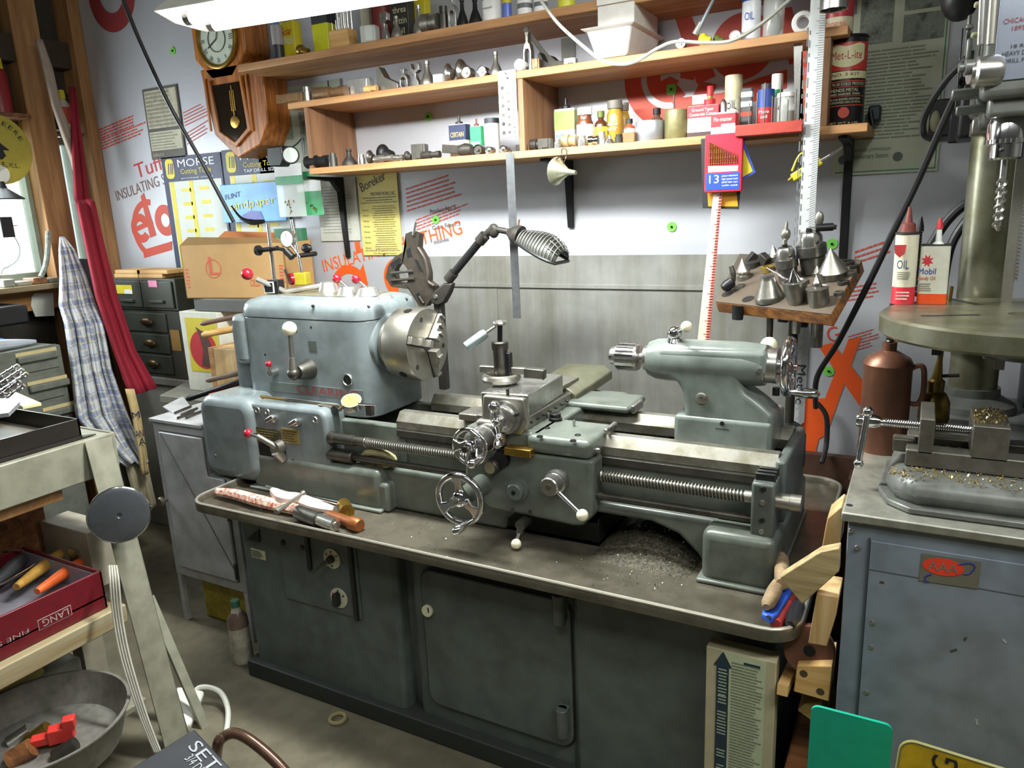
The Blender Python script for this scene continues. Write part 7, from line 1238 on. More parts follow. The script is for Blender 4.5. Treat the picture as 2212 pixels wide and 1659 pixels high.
a = bpt(1572, 618, .02); kc = thing('key_chuck', 'black toothed chuck key with thumb handle at the left of the board', 'chuck key', a); mk('toothed_head', B().lathe(a+V((-.01, -.005, -.006)), V((.6, .3, .55)), [(.005, -.004), (.013, 0), (.016, .012), (.014, .03), (.008, .034)], 12), blackm, kc); mk('thumb_handle', B().tube([a+V((.014, .006, .012)), a+V((.012, .006, .035)), a+V((.006, .006, .055))], [.006, .008, .006], 8), dsteel, kc)
# shanks hanging through the board
for i, (x, y0, y1, r_, m_) in enumerate(((1595, 668, 690, .017, blackm), (1664, 680, 734, .0095, dsteel), (1693, 685, 695, .016, blackm), (1721, 688, 720, .012, ds2), (1738, 690, 706, .012, blackm), (1766, 690, 750, .0165, ds2), (1800, 640, 690, .015, blackm))):
    p_ = Wy(x, y0-8, 2.05+(i % 3)*.03); e = Wy(x-2, y1, p_.y); tag(mk('tapered_shank', B().cyl(p_, e, r_, r_*.85, 18), m_), ('short black stub leftmost', 'long slim drill shank', 'black stub right of the slim shank', 'bright taper', 'dark stub behind the bright taper', 'thick bright sleeve', 'dark plug at the right edge')[i]+' hanging below the rack board', 'shank', 'shanks below the rack board')
# --- grey cabinet carrying the drill press ---
cg = mt('blue_grey_cabinet', '#7a838f', .45, 0, 'dirt', 2.4, col2='#6d7580'); CY2 = 1.48; cb = thing('blue_grey_cabinet', 'blue-grey riveted steel cabinet with car club sticker under the drill press', 'cabinet', (.3, 1.9, 0))
tp_ = mt('aluminium_edge_top', '#a5a59a', .4, .6, 'dirt', 5, col2='#86847a')
mk('carcass', B().box((-.092, CY2, .0), (.85, 2.36, .935)), cg, cb, .002); mk('top_plate', B().box((-.104, CY2-.012, .935), (.86, 2.37, .953)), tp_, cb, .003)
pn = mk('front_panel', B().box((-.05, CY2-.004, .0), (.70, CY2, .90)), cg, cb, .001); mk('panel_seam', B().box((-.054, CY2-.0045, .0), (-.051, CY2+.001, .905)), pc('#3f454c'), cb); mk('panel_seam', B().box((-.05, CY2-.0046, .84), (.70, CY2-.0036, .842)), pc('#4f555c'), cb)
for i, (x, y) in enumerate(((1858, 1126), (1839, 1146), (1853, 1183), (1885, 1346), (1882, 1398), (1872, 1496))): mk('rivet', B().sph(Wy(x, y, CY2-.004), .0055, 10, (1, .5, 1)), satin, cb)
mk('top_hole', B().lathe(Wz(1835, 1091, .9535), (0, 0, 1), [(.006, 0), (.006, .0004)], 14), black, cb)
P_ = [Wy(*q, CY2-.005) for q in ((1991, 1195), (2120, 1214), (2112, 1272), (1985, 1254))]; st = mk('sticker', B().prism(P_, (0, -.0006, 0)), pc('#77756a', .4, .3), cb)
c = Wy(2037, 1225, CY2-.006); k = mpp(c); u_ = (P_[1]-P_[0]).normalized(); v_ = V((0, -1, 0)).cross(u_); v_ = v_ if v_.z > 0 else -v_
mk('sticker_oval', B().prism([c+u_*39*k*cos(2*pi*i/28)+v_*20*k*sin(2*pi*i/28) for i in range(28)], (0, -.0004, 0)), pc('#e0402c', .4), st); text(st, 'AAA', c-u_*28*k-v_*10*k+V((0, -.0006, 0)), u_*56*k, v_*21*k, pc('#77756a', .4))
mk('sticker_swoosh', B().tube([Wy(*q, CY2-.0065) for q in ((2070, 1220), (2095, 1216), (2106, 1224), (2096, 1238), (2082, 1240))], .0012, 5), pc('#2a3a9a'), st); mk('sticker_swoosh', B().tube([Wy(*q, CY2-.0065) for q in ((2012, 1240), (2000, 1245), (1999, 1254), (2006, 1256))], .0012, 5), pc('#2a3a9a'), st)
for i, (x, y) in enumerate(((1905, 1258), (2060, 1405), (2085, 1380), (2110, 1560), (2170, 1385))): mk('paint_chip', B().ob(Wy(x, y, CY2-.0045), (.008+.004*(i % 2), .0006, .004), ry=-.6*i), pc('#45443c') if i < 3 else pc('#a5aab0'), pn)
# drill press
dp = thing('drill_press', 'heavy grey drill press with round table, chuck and long drill bit', 'drill press', (.14, 1.95, .954)); dpm = mt('drill_press_grey', '#6a6c68', .35, .2, 'dirt', 4, col2='#4c4e4a'); cm = mt('patinated_column', '#8c8a78', .3, .7, 'noise', 9, .25, col2='#6b694f')
mk('base_casting', B().prism([V((x, y, .954)) for x, y in ((-.035, 1.60), (-.02, 1.55), (.02, 1.52), (.62, 1.53), (.65, 1.6), (.6, 2.28), (.06, 2.28), (.024, 2.2), (.024, 1.83), (-.03, 1.78))], (0, 0, .062)), dpm, dp, .03, segs=5)
mk('base_flange', B().prism([V((x, y, .954)) for x, y in ((-.048, 1.60), (-.03, 1.54), (.01, 1.505), (.64, 1.515), (.67, 1.6), (.62, 2.29), (.05, 2.29), (.017, 2.2), (.017, 1.83), (-.043, 1.78))], (0, 0, .012)), dpm, dp, .003)
XCOL, YCOL = Wy(2145, 400, 2.12).x, 2.12
mk('column', B().cyl((XCOL, YCOL, 1.0), (XCOL, YCOL, 2.35), .053, n=40), cm, dp); mk('column_foot', B().lathe((XCOL, YCOL, 1.012), (0, 0, 1), [(.1, 0), (.095, .02), (.062, .04), (.06, .06)], 32), dpm, dp)
TC0 = V((.185, 1.78, 1.27)); tbl = mk('round_table', B().lathe(TC0, (0, 0, 1), [(.255, -.012), (.262, -.006), (.262, .026), (.256, .031), (.03, .031), (.03, .02)], 72), cm, dp)
mk('table_arm', B().lathe(TC0+V((0, 0, -.06)), (0, 0, 1), [(.05, 0), (.06, .05)], 28).box((.12, 1.80, 1.20), (.25, 2.1, 1.25)), dpm, tbl, .006); mk('column_collar', B().lathe((XCOL, YCOL, 1.165), (0, 0, 1), [(.072, 0), (.075, .008), (.075, .09), (.07, .1)], 32), dpm, dp)
for a0, r0 in ((15, .12), (75, .17), (200, .14), (300, .19), (120, .2)): mk('table_slot', B().ob(TC0+V((cos(radians(a0))*r0, sin(radians(a0))*r0, .0312)), (.11, .016, .0006), rz=radians(a0)), black, tbl)
mk('table_clamp_lever', B().box((.03, 1.93, 1.18), (.05, 1.95, 1.24)), blackm, dp)
SX = Wy(2175, 300, 1.78).x; sz = lambda y: Wy(2175, y, 1.78).z
mk('quill', B().cyl((SX, 1.78, sz(255)), (SX, 1.78, sz(120)), .034, n=32), satin, dp); mk('quill_collar', B().lathe((SX, 1.78, sz(212)), (0, 0, 1), [(.05, 0), (.052, .004), (.052, .024), (.05, .028)], 32), steel, dp); mk('feed_bracket', B().box((SX-.09, 1.76, sz(240)), (SX+.04, 1.80, sz(222))), dpm, dp, .003); mk('feed_bracket', B().box((SX-.10, 1.75, sz(205)), (SX+.05, 1.81, sz(185))), dpm, dp, .004)
ch = mk('drill_chuck', B().lathe((SX, 1.78, sz(345)), (0, 0, 1), [(.024, 0), (.028, .004), (.028, .028), (.036, .030), (.036, .066), (.034, .07), (.030, .085), (.018, .088), (.018, .12)], 36), chrome, dp); b = B()
for i in range(26): a_ = 2*pi*i/26; b.ob((SX+cos(a_)*.036, 1.78+sin(a_)*.036, sz(345)+.034), (.003, .003, .008), rz=a_)
mk('chuck_teeth', b, satin, ch); mk('key_hole', B().sph((SX-.008, 1.753, sz(345)+.018), .0045, 10), black, ch)
z0, z1 = sz(498), sz(345); mk('twist_drill_bit', B().cyl((SX, 1.78, z0+.01), (SX, 1.78, z1), .0065, n=14).helix((SX, 1.78, z0), (SX, 1.78, z0+(z1-z0)*.75), .0075, .032, .003, 14, 6).helix((SX, 1.78, z0+.016), (SX, 1.78, z0+(z1-z0)*.75), .0075, .032, .003, 14, 6).lathe((SX, 1.78, z0-.002), (0, 0, 1), [(.0, 0), (.009, .012)], 12), satin, ch)
# head with badge
hx = Wy(2132, 120, 1.70).x; hz0 = Wy(2132, 215, 1.70).z
mk('head_casting', B().box((hx-.005, 1.70, hz0), (.55, 2.25, 2.6)), dpm, dp, .015, segs=3); mk('head_lower_step', B().box((hx+.01, 1.72, hz0-.03), (.5, 2.2, hz0+.01)), dpm, dp, .008)
bp_ = mk('badge_plate', B().box((hx+.012, 1.697, hz0+.03), (.5, 1.700, 2.55)), mt('badge_silver', '#9aa0b0', .3, .7, 'noise', 20, .15), dp, .001)
k = .0011; bx0 = hx+.02
for s_, x, y, e_, h_, m_ in (('CHICAGO', 2168, 52, 2230, 10, pc('#8a3438')), ('1895', 2186, 66, 2214, 9, pc('#8a3438')), ('HEAVY DUTY', 2165, 122, 2240, 9, ink), ('DRILL PRESS', 2168, 137, 2240, 8, ink), ('18 R', 2184, 104, 2212, 7, ink)): p_, q = Wy(x, y, 1.696), Wy(e_, y, 1.696); q.z = p_.z; text(bp_, s_, p_, q-p_, V((0, 0, h_*mpp(p_))), m_)
mk('depth_rod', B().cyl(Wy(2118, 96, 1.66), Wy(2125, -40, 1.66), .006, n=12), satin, dp); mk('depth_rod', B().cyl(Wy(2140, 96, 1.68), Wy(2150, -40, 1.68), .008, n=12), steel, dp)
mk('feed_hub', B().lathe(Wy(2122, 155, 1.70), (-1, -.25, 0), [(.024, -.03), (.028, -.02), (.028, .012), (.022, .016), (.02, .022)], 28), satin, dp); mk('feed_hub_nut', B().lathe(Wy(2095, 145, 1.69), (-1, -.2, 0), [(.012, -.02), (.014, .008), (.008, .010), (.008, .018)], 18), dpm, dp)
for i, (x0, y0, x1, y1, m_) in enumerate(((2080, 30, 2100, 150, dpm), (2066, 60, 2078, 235, blackm), (2086, 50, 2105, 62, satin), (2104, 0, 2128, 12, pc('#c9c8a0')), (2098, 66, 2124, 78, pc('#b5bc8c')), (2085, 80, 2102, 130, dpm))): a, e = Wy(x0, y1, 1.90-.03*i), Wy(x1, y0, 1.90-.03*i); mk('belt_guard_bracket', B().box((a.x, a.y, a.z), (e.x, a.y+.03, e.z)), m_, dp, .004)
mk('motor_mount', B().box(tuple(Wy(2066, 300, 2.2)), tuple(Wy(2130, 130, 2.4))), blackm, dp, .01); mk('column_clamp', B().box(tuple(Wy(2098, 238, 2.05)), tuple(Wy(2160, 222, 2.18))), steel, dp, .003); mk('column_clamp', B().box(tuple(Wy(2098, 290, 2.05)), tuple(Wy(2160, 262, 2.18))), steel, dp, .003); mk('top_motor', B().sph(Wy(2075, -5, 2.1), .05, 16, (.8, 1, 1)), black, dp)
rkx = Wy(2200, 400, 1.95).x; mk('rack_bar', B().box((rkx-.008, 1.95, 1.15), (rkx+.012, 1.97, 2.0)), steel, dp); b = B()
for i in range(60): b.box((rkx+.012, 1.945, 1.35+i*.008), (rkx+.018, 1.972, 1.354+i*.008))
mk('rack_teeth', b, steel, dp); mk('rear_guard', B().box((.24, 2.15, 1.0), (.6, 2.3, 1.9)), pc('#2c2d36', .5), dp, .01)
# wall outlet box behind
t = thing('black_switch_box', 'black electrical box on the wall left of the drill press column', 'switch box', Wy(2030, 310, 2.45)); mk('box_body', B().box(tuple(Wy(2004, 296, 2.46)), tuple(Wy(2060, 214, 2.495))), black, t, .004); mk('outlet', B().sph(Wy(2020, 262, 2.455), .022, 12, (.6, .3, 1.3)), pc('#8a8468', .5), t); mk('bracket_plate', B().box(tuple(Wy(2046, 310, 2.40)), tuple(Wy(2110, 190, 2.41))), black, t, .006)
t = thing('black_wall_clamp', 'small dark clamp on the wall right of the tall kit can', 'clamp', Wy(1893, 275, 2.46)); mk('clamp_body', B().box(tuple(Wy(1874, 262, 2.44)), tuple(Wy(1906, 230, 2.497))), pc('#1f2a36', .4), t, .005); mk('clamp_screw', B().cyl(Wy(1880, 238, 2.42), Wy(1885, 270, 2.42), .006, n=10), blackm, t)
# cables
tag(mk('drill_press_cable', B().tube([Wy(2090, 125, 1.85), Wy(2050, 165, 1.9), Wy(2015, 215, 1.95), Wy(1995, 260, 2.0), Wy(1996, 290, 2.02), Wy(2012, 300, 2.1)], .0075, 8), rubber), 'black cable looping from the drill press hub to the switch box', 'cable')
tag(mk('long_black_cord', B().tube([Wy(2082, 170, 1.9), Wy(2040, 260, 1.95), Wy(1985, 385, 2.0), Wy(1930, 500, 2.03), Wy(1870, 625, 2.1), Wy(1810, 740, 2.2), Wy(1765, 815, 2.3), Wy(1762, 880, 2.4)], .008, 8), rubber), 'long black cord slanting down past the rack board to the floor side', 'cable')
for i, (pts, r_) in enumerate(((((2118, 428), (2080, 445), (2040, 485), (2000, 550), (1965, 620), (1950, 700)), .012), (((2118, 450), (2085, 480), (2055, 530), (2040, 600), (2035, 660)), .011))): tag(mk('rubber_hose', B().tube([Wy(a, c, 2.25) for a, c in pts], r_, 10), rubber), ('upper thick' if i == 0 else 'lower')+' black hose curving left from behind the drill press column', 'hose')
tag(mk('wall_cable', B().tube([Wy(1765, 870, 2.46), Wy(1785, 900, 2.46), Wy(1785, 960, 2.45), Wy(1775, 1000, 2.4)], .008, 8), rubber), 'dark cable hanging on the orange printed letter', 'cable')
# oil cans on the table
zt_ = 1.3015
def oilcan(x, y, w_, ytop, base_m, label, sq=False):
    q = Wz(x, y, zt_); k = mpp(q); r_ = w_/2*k; h_ = Wy(x, ytop, q.y).z-zt_; t = thing('oil_can', label, 'oil can', q)
    if sq: mk('can_body', B().prism([q+V((a, c_, 0)) for a, c_ in rrect(r_*2, r_*1.2, .008)], (0, 0, h_)), pc('#cfcdbf', .35), t); mk('base_band', B().prism([q+V((a, c_, 0)) for a, c_ in rrect(r_*2.03, r_*1.23, .008)], (0, 0, h_*.18)), base_m, t); mk('top_rim', B().prism([q+V((a, c_, h_)) for a, c_ in rrect(r_*2.06, r_*1.26, .008)], (0, 0, .003)), dsteel, t)
    else: mk('can_body', B().lathe(q, (0, 0, 1), [(r_, 0), (r_, h_)], 28), pc('#cdc8b2', .35), t); mk('base_band', B().lathe(q, (0, 0, 1), [(r_*1.01, 0), (r_*1.01, h_*.25)], 28), base_m, t); mk('top_rim', B().lathe(q+V((0, 0, h_)), (0, 0, 1), [(r_*1.06, 0), (r_*1.06, .004), (r_*.7, .005)], 28), iron, t)
    return t, q, r_, h_
t, q, r_, h_ = oilcan(1949, 655, 45, 506, pc('#c8303c', .35), 'tall round white oil can with red base and rusty nozzle on the table'); mk('nozzle', B().lathe(q+V((0, 0, h_+.004)), (0, 0, 1), [(r_*.7, 0), (r_*.62, .018), (.008, .022), (.006, .035), (.003, .055)], 18), mt('rusty_red_nozzle', '#7a3a30', .5, .1, 'noise', 40, .3), t)
fo = V((q.x, q.y, q.z)); fr = lambda off, s_, zz, hh, ww, m_: text(t, s_, fo+V((-ww*r_+off, -r_*1.02-.001, zz*h_)), V((2*ww*r_, 0, 0)), V((0, 0, hh*h_)), m_, th=.001)
fr(-.004, 'OIL', .52, .12, .5, pc('#20366a')); mk('shield_logo', B().prism([fo+V((-.012+a, -r_*.98-.002, h_*.78+c_)) for a, c_ in ((-.012, .012), (.012, .012), (.010, -.006), (0, -.016), (-.010, -.006))], (0, -.001, 0)), pc('#b83a3a'), t); rows(t, fo+V((-r_*.6, -r_*1.03, h_*.36)), V((r_*1.2, 0, 0)), V((0, 0, h_*.12)), 4, pc('#7a7668'), seed=7); rows(t, fo+V((-r_*.6, -r_*1.04, h_*.06)), V((r_*1.2, 0, 0)), V((0, 0, h_*.14)), 3, pc('#e0c0b8'), seed=8)
t, q, r_, h_ = oilcan(2011, 655, 56, 530, pc('#e0501e', .35), 'white oil can with orange base and red-tipped white spout on the table', True); mk('spout', B().lathe(q+V((.004, 0, h_+.003)), (0, 0, 1), [(.012, 0), (.0065, .006), (.005, .035)], 14), white, t); mk('spout_tip', B().lathe(q+V((.004, 0, h_+.036)), (0, 0, 1), [(.0075, 0), (.006, .008), (.003, .022)], 14), pc('#c8303c', .3), t)
yq = q.y-r_*.62; text(t, 'Mobil', V((q.x-.030, yq, q.z+h_*.52)), V((.034, 0, 0)), V((0, 0, .013)), pc('#2a3a9a')); text(t, 'Handy Oil', V((q.x-.030, yq, q.z+h_*.42)), V((.034, 0, 0)), V((0, 0, .008)), pc('#c8402c')); rows(t, V((q.x-.030, yq, q.z+h_*.22)), V((.03, 0, 0)), V((0, 0, h_*.15)), 4, pc('#8a8678'), seed=9)
mk('leaf_logo', B().prism([V((q.x-.014+cos(i*pi/8)*(.012 if i % 2 else .006), yq, q.z+h_*.75+sin(i*pi/8)*(.014 if i % 2 else .007))) for i in range(16)], (0, -.001, 0)), pc('#c8303c'), t)
b = B().helix(Wy(1978, 640, 2.08), Wy(1988, 500, 2.08), .004, .007, .0018, 8, 4); b.cyl(Wy(1978, 640, 2.08), Wy(1988, 490, 2.08), .004); tag(mk('threaded_spout', b.lathe(Wy(1988, 500, 2.08), (0, 0, 1), [(.008, 0), (.007, .014), (.002, .035)], 12), blackm), 'dark threaded pointed spout standing behind the round white oil can', 'spout')
# copper can, oiler
cq = Wz(1915, 952, .9535); cq.z = .9535; cq.y = 1.90; cq.x = Wy(1913, 860, 1.90).x; k = mpp(cq); cc = thing('copper_oil_can', 'big brown copper pump oil can standing on the cabinet behind the vise', 'oil can', cq); cp = mt('brown_copper', '#7a5240', .4, .55, 'noise', 10, .3); r_ = 47*k; hz = Wy(1915, 785, 1.90).z-.9535
mk('can_body', B().lathe(cq, (0, 0, 1), [(r_*1.04, 0), (r_*1.02, .01), (r_, .02), (r_, hz-.004), (r_*1.03, hz), (r_*.9, hz+.014), (r_*.45, hz+.028), (r_*.3, hz+.032), (r_*.3, hz+.05)], 44), cp, cc)
mk('can_handle', B().tube([Wy(1962, 800, 1.9), Wy(1985, 790, 1.9), Wy(1996, 800, 1.9), Wy(1994, 850, 1.9), Wy(1982, 872, 1.9), Wy(1960, 870, 1.9)], .006, 8), cp, cc); mk('pump_neck', B().helix(cq+V((0, 0, hz+.05)), cq+V((0, 0, hz+.13)), .008, .006, .0022, 10, 4).cyl(cq+V((0, 0, hz+.03)), cq+V((0, 0, hz+.14)), .007), dsteel, cc); mk('pump_trigger', B().tube([cq+V((.0, 0, hz+.05)), cq+V((.05, 0, hz+.06)), cq+V((.11, 0, hz+.075))], .003, 6), ivory, cc)
oq = V((Wy(2015, 905, 1.95).x, 1.95, 1.016)); bo = thing('brass_oiler', 'small brass bulb oiler with long thin spout right of the copper can', 'oiler', oq); k = mpp(oq); mk('bulb', B().lathe(oq, (0, 0, 1), [(28*k, 0), (31*k, .012), (30*k, .05), (22*k, .07), (16*k, .075), (17*k, .10), (12*k, .105)], 32), mt('old_brass', '#7d6a34', .3, .85, 'noise', 20, .3), bo); mk('spout', B().lathe(oq+V((0, 0, .10)), (.06, 0, 1), [(.012, 0), (.010, .02), (.006, .05), (.004, .22)], 14), MT['old_brass'], bo); mk('thumb_pump', B().cyl(oq+V((.01, 0, .112)), oq+V((.045, 0, .116)), .004, n=8), iron, bo)
# drill press vise
VZ = 1.017; vs_ = thing('drill_press_vise', 'grey machine vise with long screw and sliding bar handle full of chips', 'vise', (.12, 1.66, VZ)); vy = 1.60; vm = mt('worn_vise_steel', '#77736a', .38, .6, 'dirt', 8, col2='#5a564c')
mk('vise_bed', B().box((-.005, vy, VZ+.0), (.45, vy+.045, VZ+.035)).box((-.005, vy+.10, VZ), (.45, vy+.14, VZ+.035)), vm, vs_, .003)
mk('bed_lug', B().box((-.03, vy+.05, VZ+.012), (.01, vy+.085, VZ+.04)), vm, vs_, .003)
for x0, x1, nm, h_ in ((.016, .042, 'screw_plate', .10), (.105, .165, 'moving_jaw', .095), (.235, .36, 'fixed_jaw', .095)): mk(nm, B().box((x0, vy, VZ+.028), (x1, vy+.14, VZ+h_)), vm, vs_, .002)
sy, szv = vy+.05, VZ+.072; xs = Wy(1848, 950, sy).x; mk('vise_screw', B().cyl((xs+.03, sy, szv), (.11, sy, szv), .0075, n=14).helix((xs+.05, sy, szv), (.11, sy, szv), .0078, .004, .0012, 10, 4), chrome, vs_); mk('screw_head', B().lathe((xs, sy, szv), (1, 0, 0), [(.012, 0), (.014, .004), (.014, .035), (.010, .045)], 20), chrome, vs_)
a, e = V((xs+.02, sy-.01, szv+.022)), V((xs+.01, sy-.03, szv-.085)); mk('handle_bar', B().cyl(a, e, .0065, n=14).sph(a, .0115, 12).sph(e, .0105, 12), chrome, vs_)
b = B(); rd = random.Random(11)
for i in range(900):
    z_ = rd.choice((0, 0, 1, 2, 3)); s_ = rd.uniform(.0012, .0035)
    if z_ == 0: p_ = V((rd.uniform(-.03, .35), rd.uniform(1.53, 1.60), VZ+.001))
    elif z_ == 1: p_ = V((rd.uniform(.05, .10), rd.uniform(vy+.04, vy+.10), VZ+.006+abs(rd.gauss(0, .008))))
    elif z_ == 2: p_ = V((rd.uniform(.107, .163), rd.uniform(vy+.02, vy+.138), VZ+.097))
    else: p_ = V((rd.uniform(.237, .358), rd.uniform(vy+.01, vy+.138), VZ+.097+abs(rd.gauss(0, .006))))
    b.ob(p_, (s_*1.6, s_, s_*.4), rx=rd.random()*3, ry=rd.random()*3, rz=rd.random()*6)
tag(mk('brass_swarf', b, mt('golden_swarf', '#b5a06c', .3, .6, 'noise', 90, .5)), 'golden swarf scattered over the vise and drill press base', 'swarf', None, 'stuff')
# --- between lathe and cabinet: wood blocks ---
WL = 'wood blocks wedged between lathe and cabinet'; wy = 1.50
tag(mk('wood_block', B().prism([Wy(*q, 1.55) for q in ((1787, 1120), (1816, 1095), (1822, 1100), (1814, 1180), (1775, 1184))], (0, .08, 0)), woodlz, None, .002), 'pale upright wood block topmost beside the grey cabinet edge', 'wood block', WL)
tag(mk('wood_plank', B().prism([Wy(*q, 1.46) for q in ((1684, 1248), (1772, 1192), (1814, 1184), (1812, 1235), (1733, 1306))], (0, .03, .0)), mt('weathered_pine', '#b5a075', .65, 0, 'wood', 6, col2='#8e7a55'), None, .002), 'diagonal weathered plank lying over the right tray corner', 'plank', WL)
tag(mk('wood_block', B().prism([Wy(*q, 1.47) for q in ((1764, 1282), (1812, 1290), (1806, 1330), (1786, 1397), (1746, 1390))], (0, .09, 0)), woodlz, None, .002), 'pale upright wood block below the diagonal plank', 'wood block', WL)
t = thing('brown_grinding_disc', 'brown round wheel with a centre hole below the tray corner', 'wheel', Wy(1745, 1440, 1.53)); c = Wy(1747, 1405, 1.53); mk('wheel_disc', B().lathe(c, (.05, -1, .35), [(.052, -.03), (.052, 0), (.05, .003)], 36), pc('#6e4432', .6), t); mk('wheel_bore', B().lathe(c+V((.0015, -.003, .001)), (.05, -1, .35), [(.012, 0), (.012, .001)], 18), black, t)
t = thing('knotty_block', 'square wood block with two dark knots below the brown wheel', 'wood block', Wy(1755, 1515, 1.50), WL); mk('block', B().prism([Wy(*q, 1.50) for q in ((1722, 1437), (1797, 1440), (1790, 1516), (1714, 1494))], (0, .1, 0)), woodl, t, .002)
for x, y in ((1736, 1455), (1772, 1494)): mk('knot', B().lathe(Wy(x, y, 1.4995), (0, -1, 0), [(.008, 0), (.008, .0005)], 14), pc('#4a3c2c'), t)
tag(mk('wood_stick', B().bar(Wy(1690, 1492, 1.48), Wy(1712, 1440, 1.62), .022, .022), woodl), 'short square stick poking out left of the knotty block', 'wood block', WL)
tag(mk('split_wood', B().prism([Wy(*q, 1.53) for q in ((1740, 1520), (1775, 1515), (1785, 1560), (1750, 1555), (1722, 1535))], (0, .08, 0)), mt('split_yellow_wood', '#a98a50', .7, 0, 'wood', 10, col2='#7d6236'), None, .002), 'rough split wood piece just above the teal panel', 'wood block', WL)
tag(mk('lower_wood_pile', B().box((-.19, 1.50, .0), (-.10, 1.75, .32)), woodd, None, .01), 'dark wood block standing on the floor below the pile', 'wood block', WL)
tag(mk('rusty_board', B().box((-.155, 2.36, .0), (-.11, 2.49, .70)), mt('dark_rusty_board', '#4b2f20', .7, 0, 'dirt', 5, col2='#33201a')), 'dark rusty board standing against the wall behind the tray end', 'board')
tag(mk('brown_wall_board', B().box((-.30, 2.455, .0), (.10, 2.488, .735)), MT['dark_rusty_board']), 'dark brown board against the wall behind the copper can', 'board')
# label carton leaning on the lathe base
lc = thing('arrow_label_carton', 'tall cream carton with big dark arrow label at the lathe right end', 'carton', (-.30, 1.53, 0)); p0, p1 = Wy(1530, 1345, 1.50), Wy(1678, 1380, 1.50); x0, x1 = p0.x-.003, p1.x+.002
mk('carton_body', B().box((x0, 1.50, .001), (x1, 1.545, .575)), pc('#b8ad8e', .6), lc, .002); w_ = x1-x0
lab = mk('label_sheet', B().box((x0+w_*.22, 1.4985, .19), (x0+w_*.86, 1.4999, .572)), pc('#bcc2a2', .55), lc); nv = pc('#1e3440', .5)
mk('arrow_bar', B().prism([V((x, 1.4984, z)) for x, z in ((x0+w_*.16, .20), (x0+w_*.34, .20), (x0+w_*.34, .535), (x0+w_*.385, .535), (x0+w_*.25, .573), (x0+w_*.115, .535), (x0+w_*.16, .535))], (0, -.0006, 0)), nv, lc)
rows(lc, V((x0+w_*.375, 1.4983, .21)), V((w_*.46, 0, 0)), V((0, 0, .345)), 46, pc('#7a8070'), seed=41, fill=.35, seg=(.2, .5))
for z0, n_ in ((.46, 9), (.44, 3), (.36, 8), (.30, 3), (.235, 6), (.21, 3)): rows(lc, V((x0+w_*.18, 1.4976, z0)), V((w_*.14, 0, 0)), V((0, 0, n_*.008)), n_, pc('#a9b5a8'), seed=n_, fill=.45, align='c', seg=(.2, .5))
mk('label_code', B().box((x0+w_*.55, 1.4978, .552), (x0+w_*.78, 1.4984, .558)), nv, lc)
for i in range(3): mk('oval_print', B().prism([V((x0+w_*(.30+.23*i)+cos(a*pi/9)*.011, 1.4995, .13+sin(a*pi/9)*.005)) for a in range(18)], (0, -.0008, 0)), pc('#d0ccc0'), lc)
mk('brown_print', B().box((x0+w_*.14, 1.4993, .10), (x0+w_*.86, 1.4999, .165)), pc('#9a8468', .6), lc)
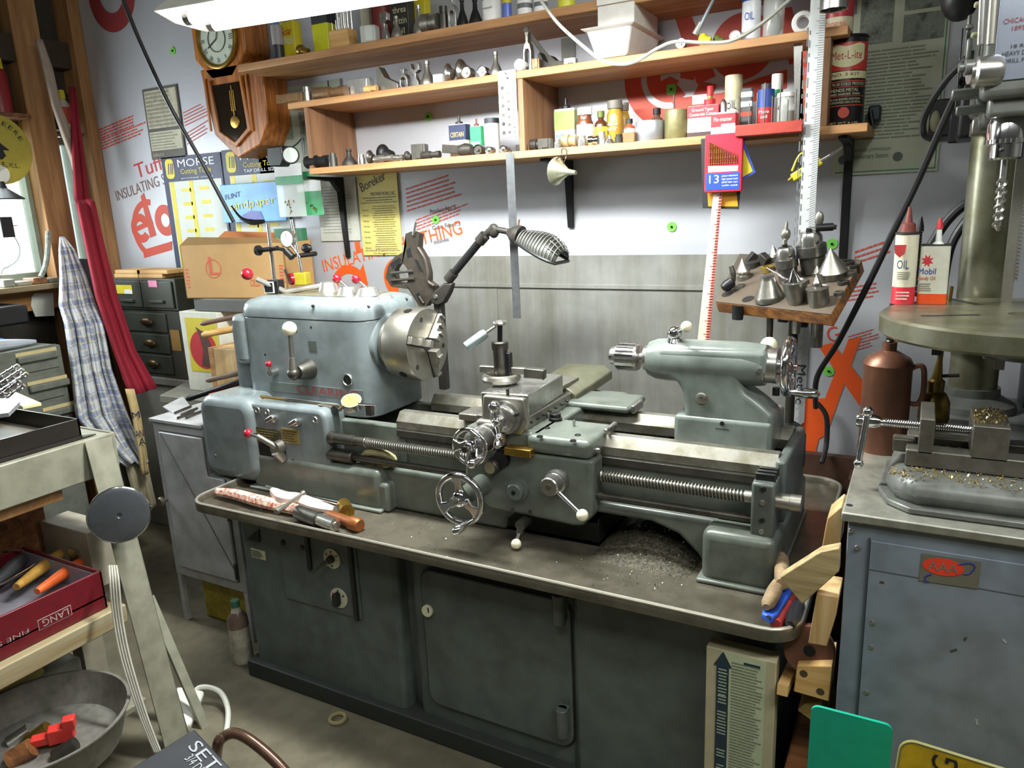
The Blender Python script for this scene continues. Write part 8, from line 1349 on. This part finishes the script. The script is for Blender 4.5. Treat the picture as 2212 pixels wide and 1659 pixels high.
# teal and yellow panels in the foreground
ty = 1.30; tl = thing('teal_sign', 'plain teal rounded panel standing at the bottom edge by the cabinet', 'sign', Wy(1840, 1659, ty)); z_t = Wy(1840, 1545, ty).z; xa_, xb_ = Wy(1750, 1560, ty).x, Wy(1929, 1580, ty).x
mk('panel', B().prism([V(((xa_+xb_)/2+a, ty, z_t/2+.0+c_)) for a, c_ in rrect(xb_-xa_, z_t-.002, .014)], (0, .006, 0)), pc('#00a284', .5), tl)
ty = 1.15; p0 = Wy(1915, 1620, ty); yl = thing('yellow_letter_sign', 'yellow sign with black letters at the bottom right corner', 'sign', Wy(2060, 1659, ty)); z_t = Wy(1960, 1606, ty).z; x0 = p0.x; sgm = mt('worn_yellow_sign', '#d0ac1c', .45, 0, 'dirt', 6, col2='#b0901c')
ry = Matrix.Rotation(radians(3.2), 3, 'Y'); Q = lambda a, c_: V((x0+.22, ty, z_t/2))+ry @ V((a, 0, c_))
mk('panel', B().prism([Q(a, c_) for a, c_ in rrect(.44, z_t-.012, .02)], (0, .004, 0)), sgm, yl); mk('panel_edge', B().tube([Q(a, c_)+V((0, .002, 0)) for a, c_ in rrect(.44, z_t-.012, .02)]+[Q(.22, z_t/2-.026)+V((0, .002, 0))], .003, 6, False), pc('#8f8a50', .4), yl)
for i, s_ in enumerate('GNI'): p_ = Q(-.145+i*.115, z_t/2-.012); text(yl, s_, p_+V((.0, -.0005, -.03)), ry @ V((0, 0, .028)), ry @ V((.034, 0, 0)) if 0 else ry @ V((-.034, 0, 0)), ink)
# cord in front of the middle shelf and airbrush hose
tag(mk('grey_white_cord', B().tube([Wy(1165, -5, 2.02), Wy(1205, 50, 2.04), Wy(1260, 100, 2.06), Wy(1300, 130, 2.08), Wy(1340, 139, 2.09), Wy(1375, 132, 2.1), Wy(1420, 105, 2.1), Wy(1460, 90, 2.1), Wy(1520, 92, 2.1), Wy(1580, 88, 2.1), Wy(1640, 55, 2.1), Wy(1705, 0, 2.1), Wy(1730, -30, 2.1)], .0048, 8), mt('grey_cord_sheath', '#8f8f86', .4, 0, 'noise', 20, .15)), 'grey-white electric cord drooping in front of the tub and middle shelf', 'cord')
t = thing('airbrush_wand', 'grey wand with yellow end standing right of the white tub', 'wand', Wy(1505, 76, 2.25)); mk('wand_tube', B().cyl(Wy(1505, 72, 2.24), Wy(1545, -10, 2.24), .006, .004, 10), pc('#8f9aa0', .35, .4), t); mk('wand_socket', B().cyl(Wy(1501, 74, 2.24), Wy(1514, 48, 2.24), .009, .006, 12), pc('#a5a59a', .35, .5), t)
t = thing('tin_cylinder', 'small open tin cylinder hanging over the shelf end at the top edge', 'cup', Wy(1801, 25, 2.15)); mk('cylinder_wall', B().lathe(Wy(1801, 22, 2.15), (0, 0, 1), [(.033, .1), (.033, 0), (.030, .002), (.030, .1)], 28, False), satin, t)
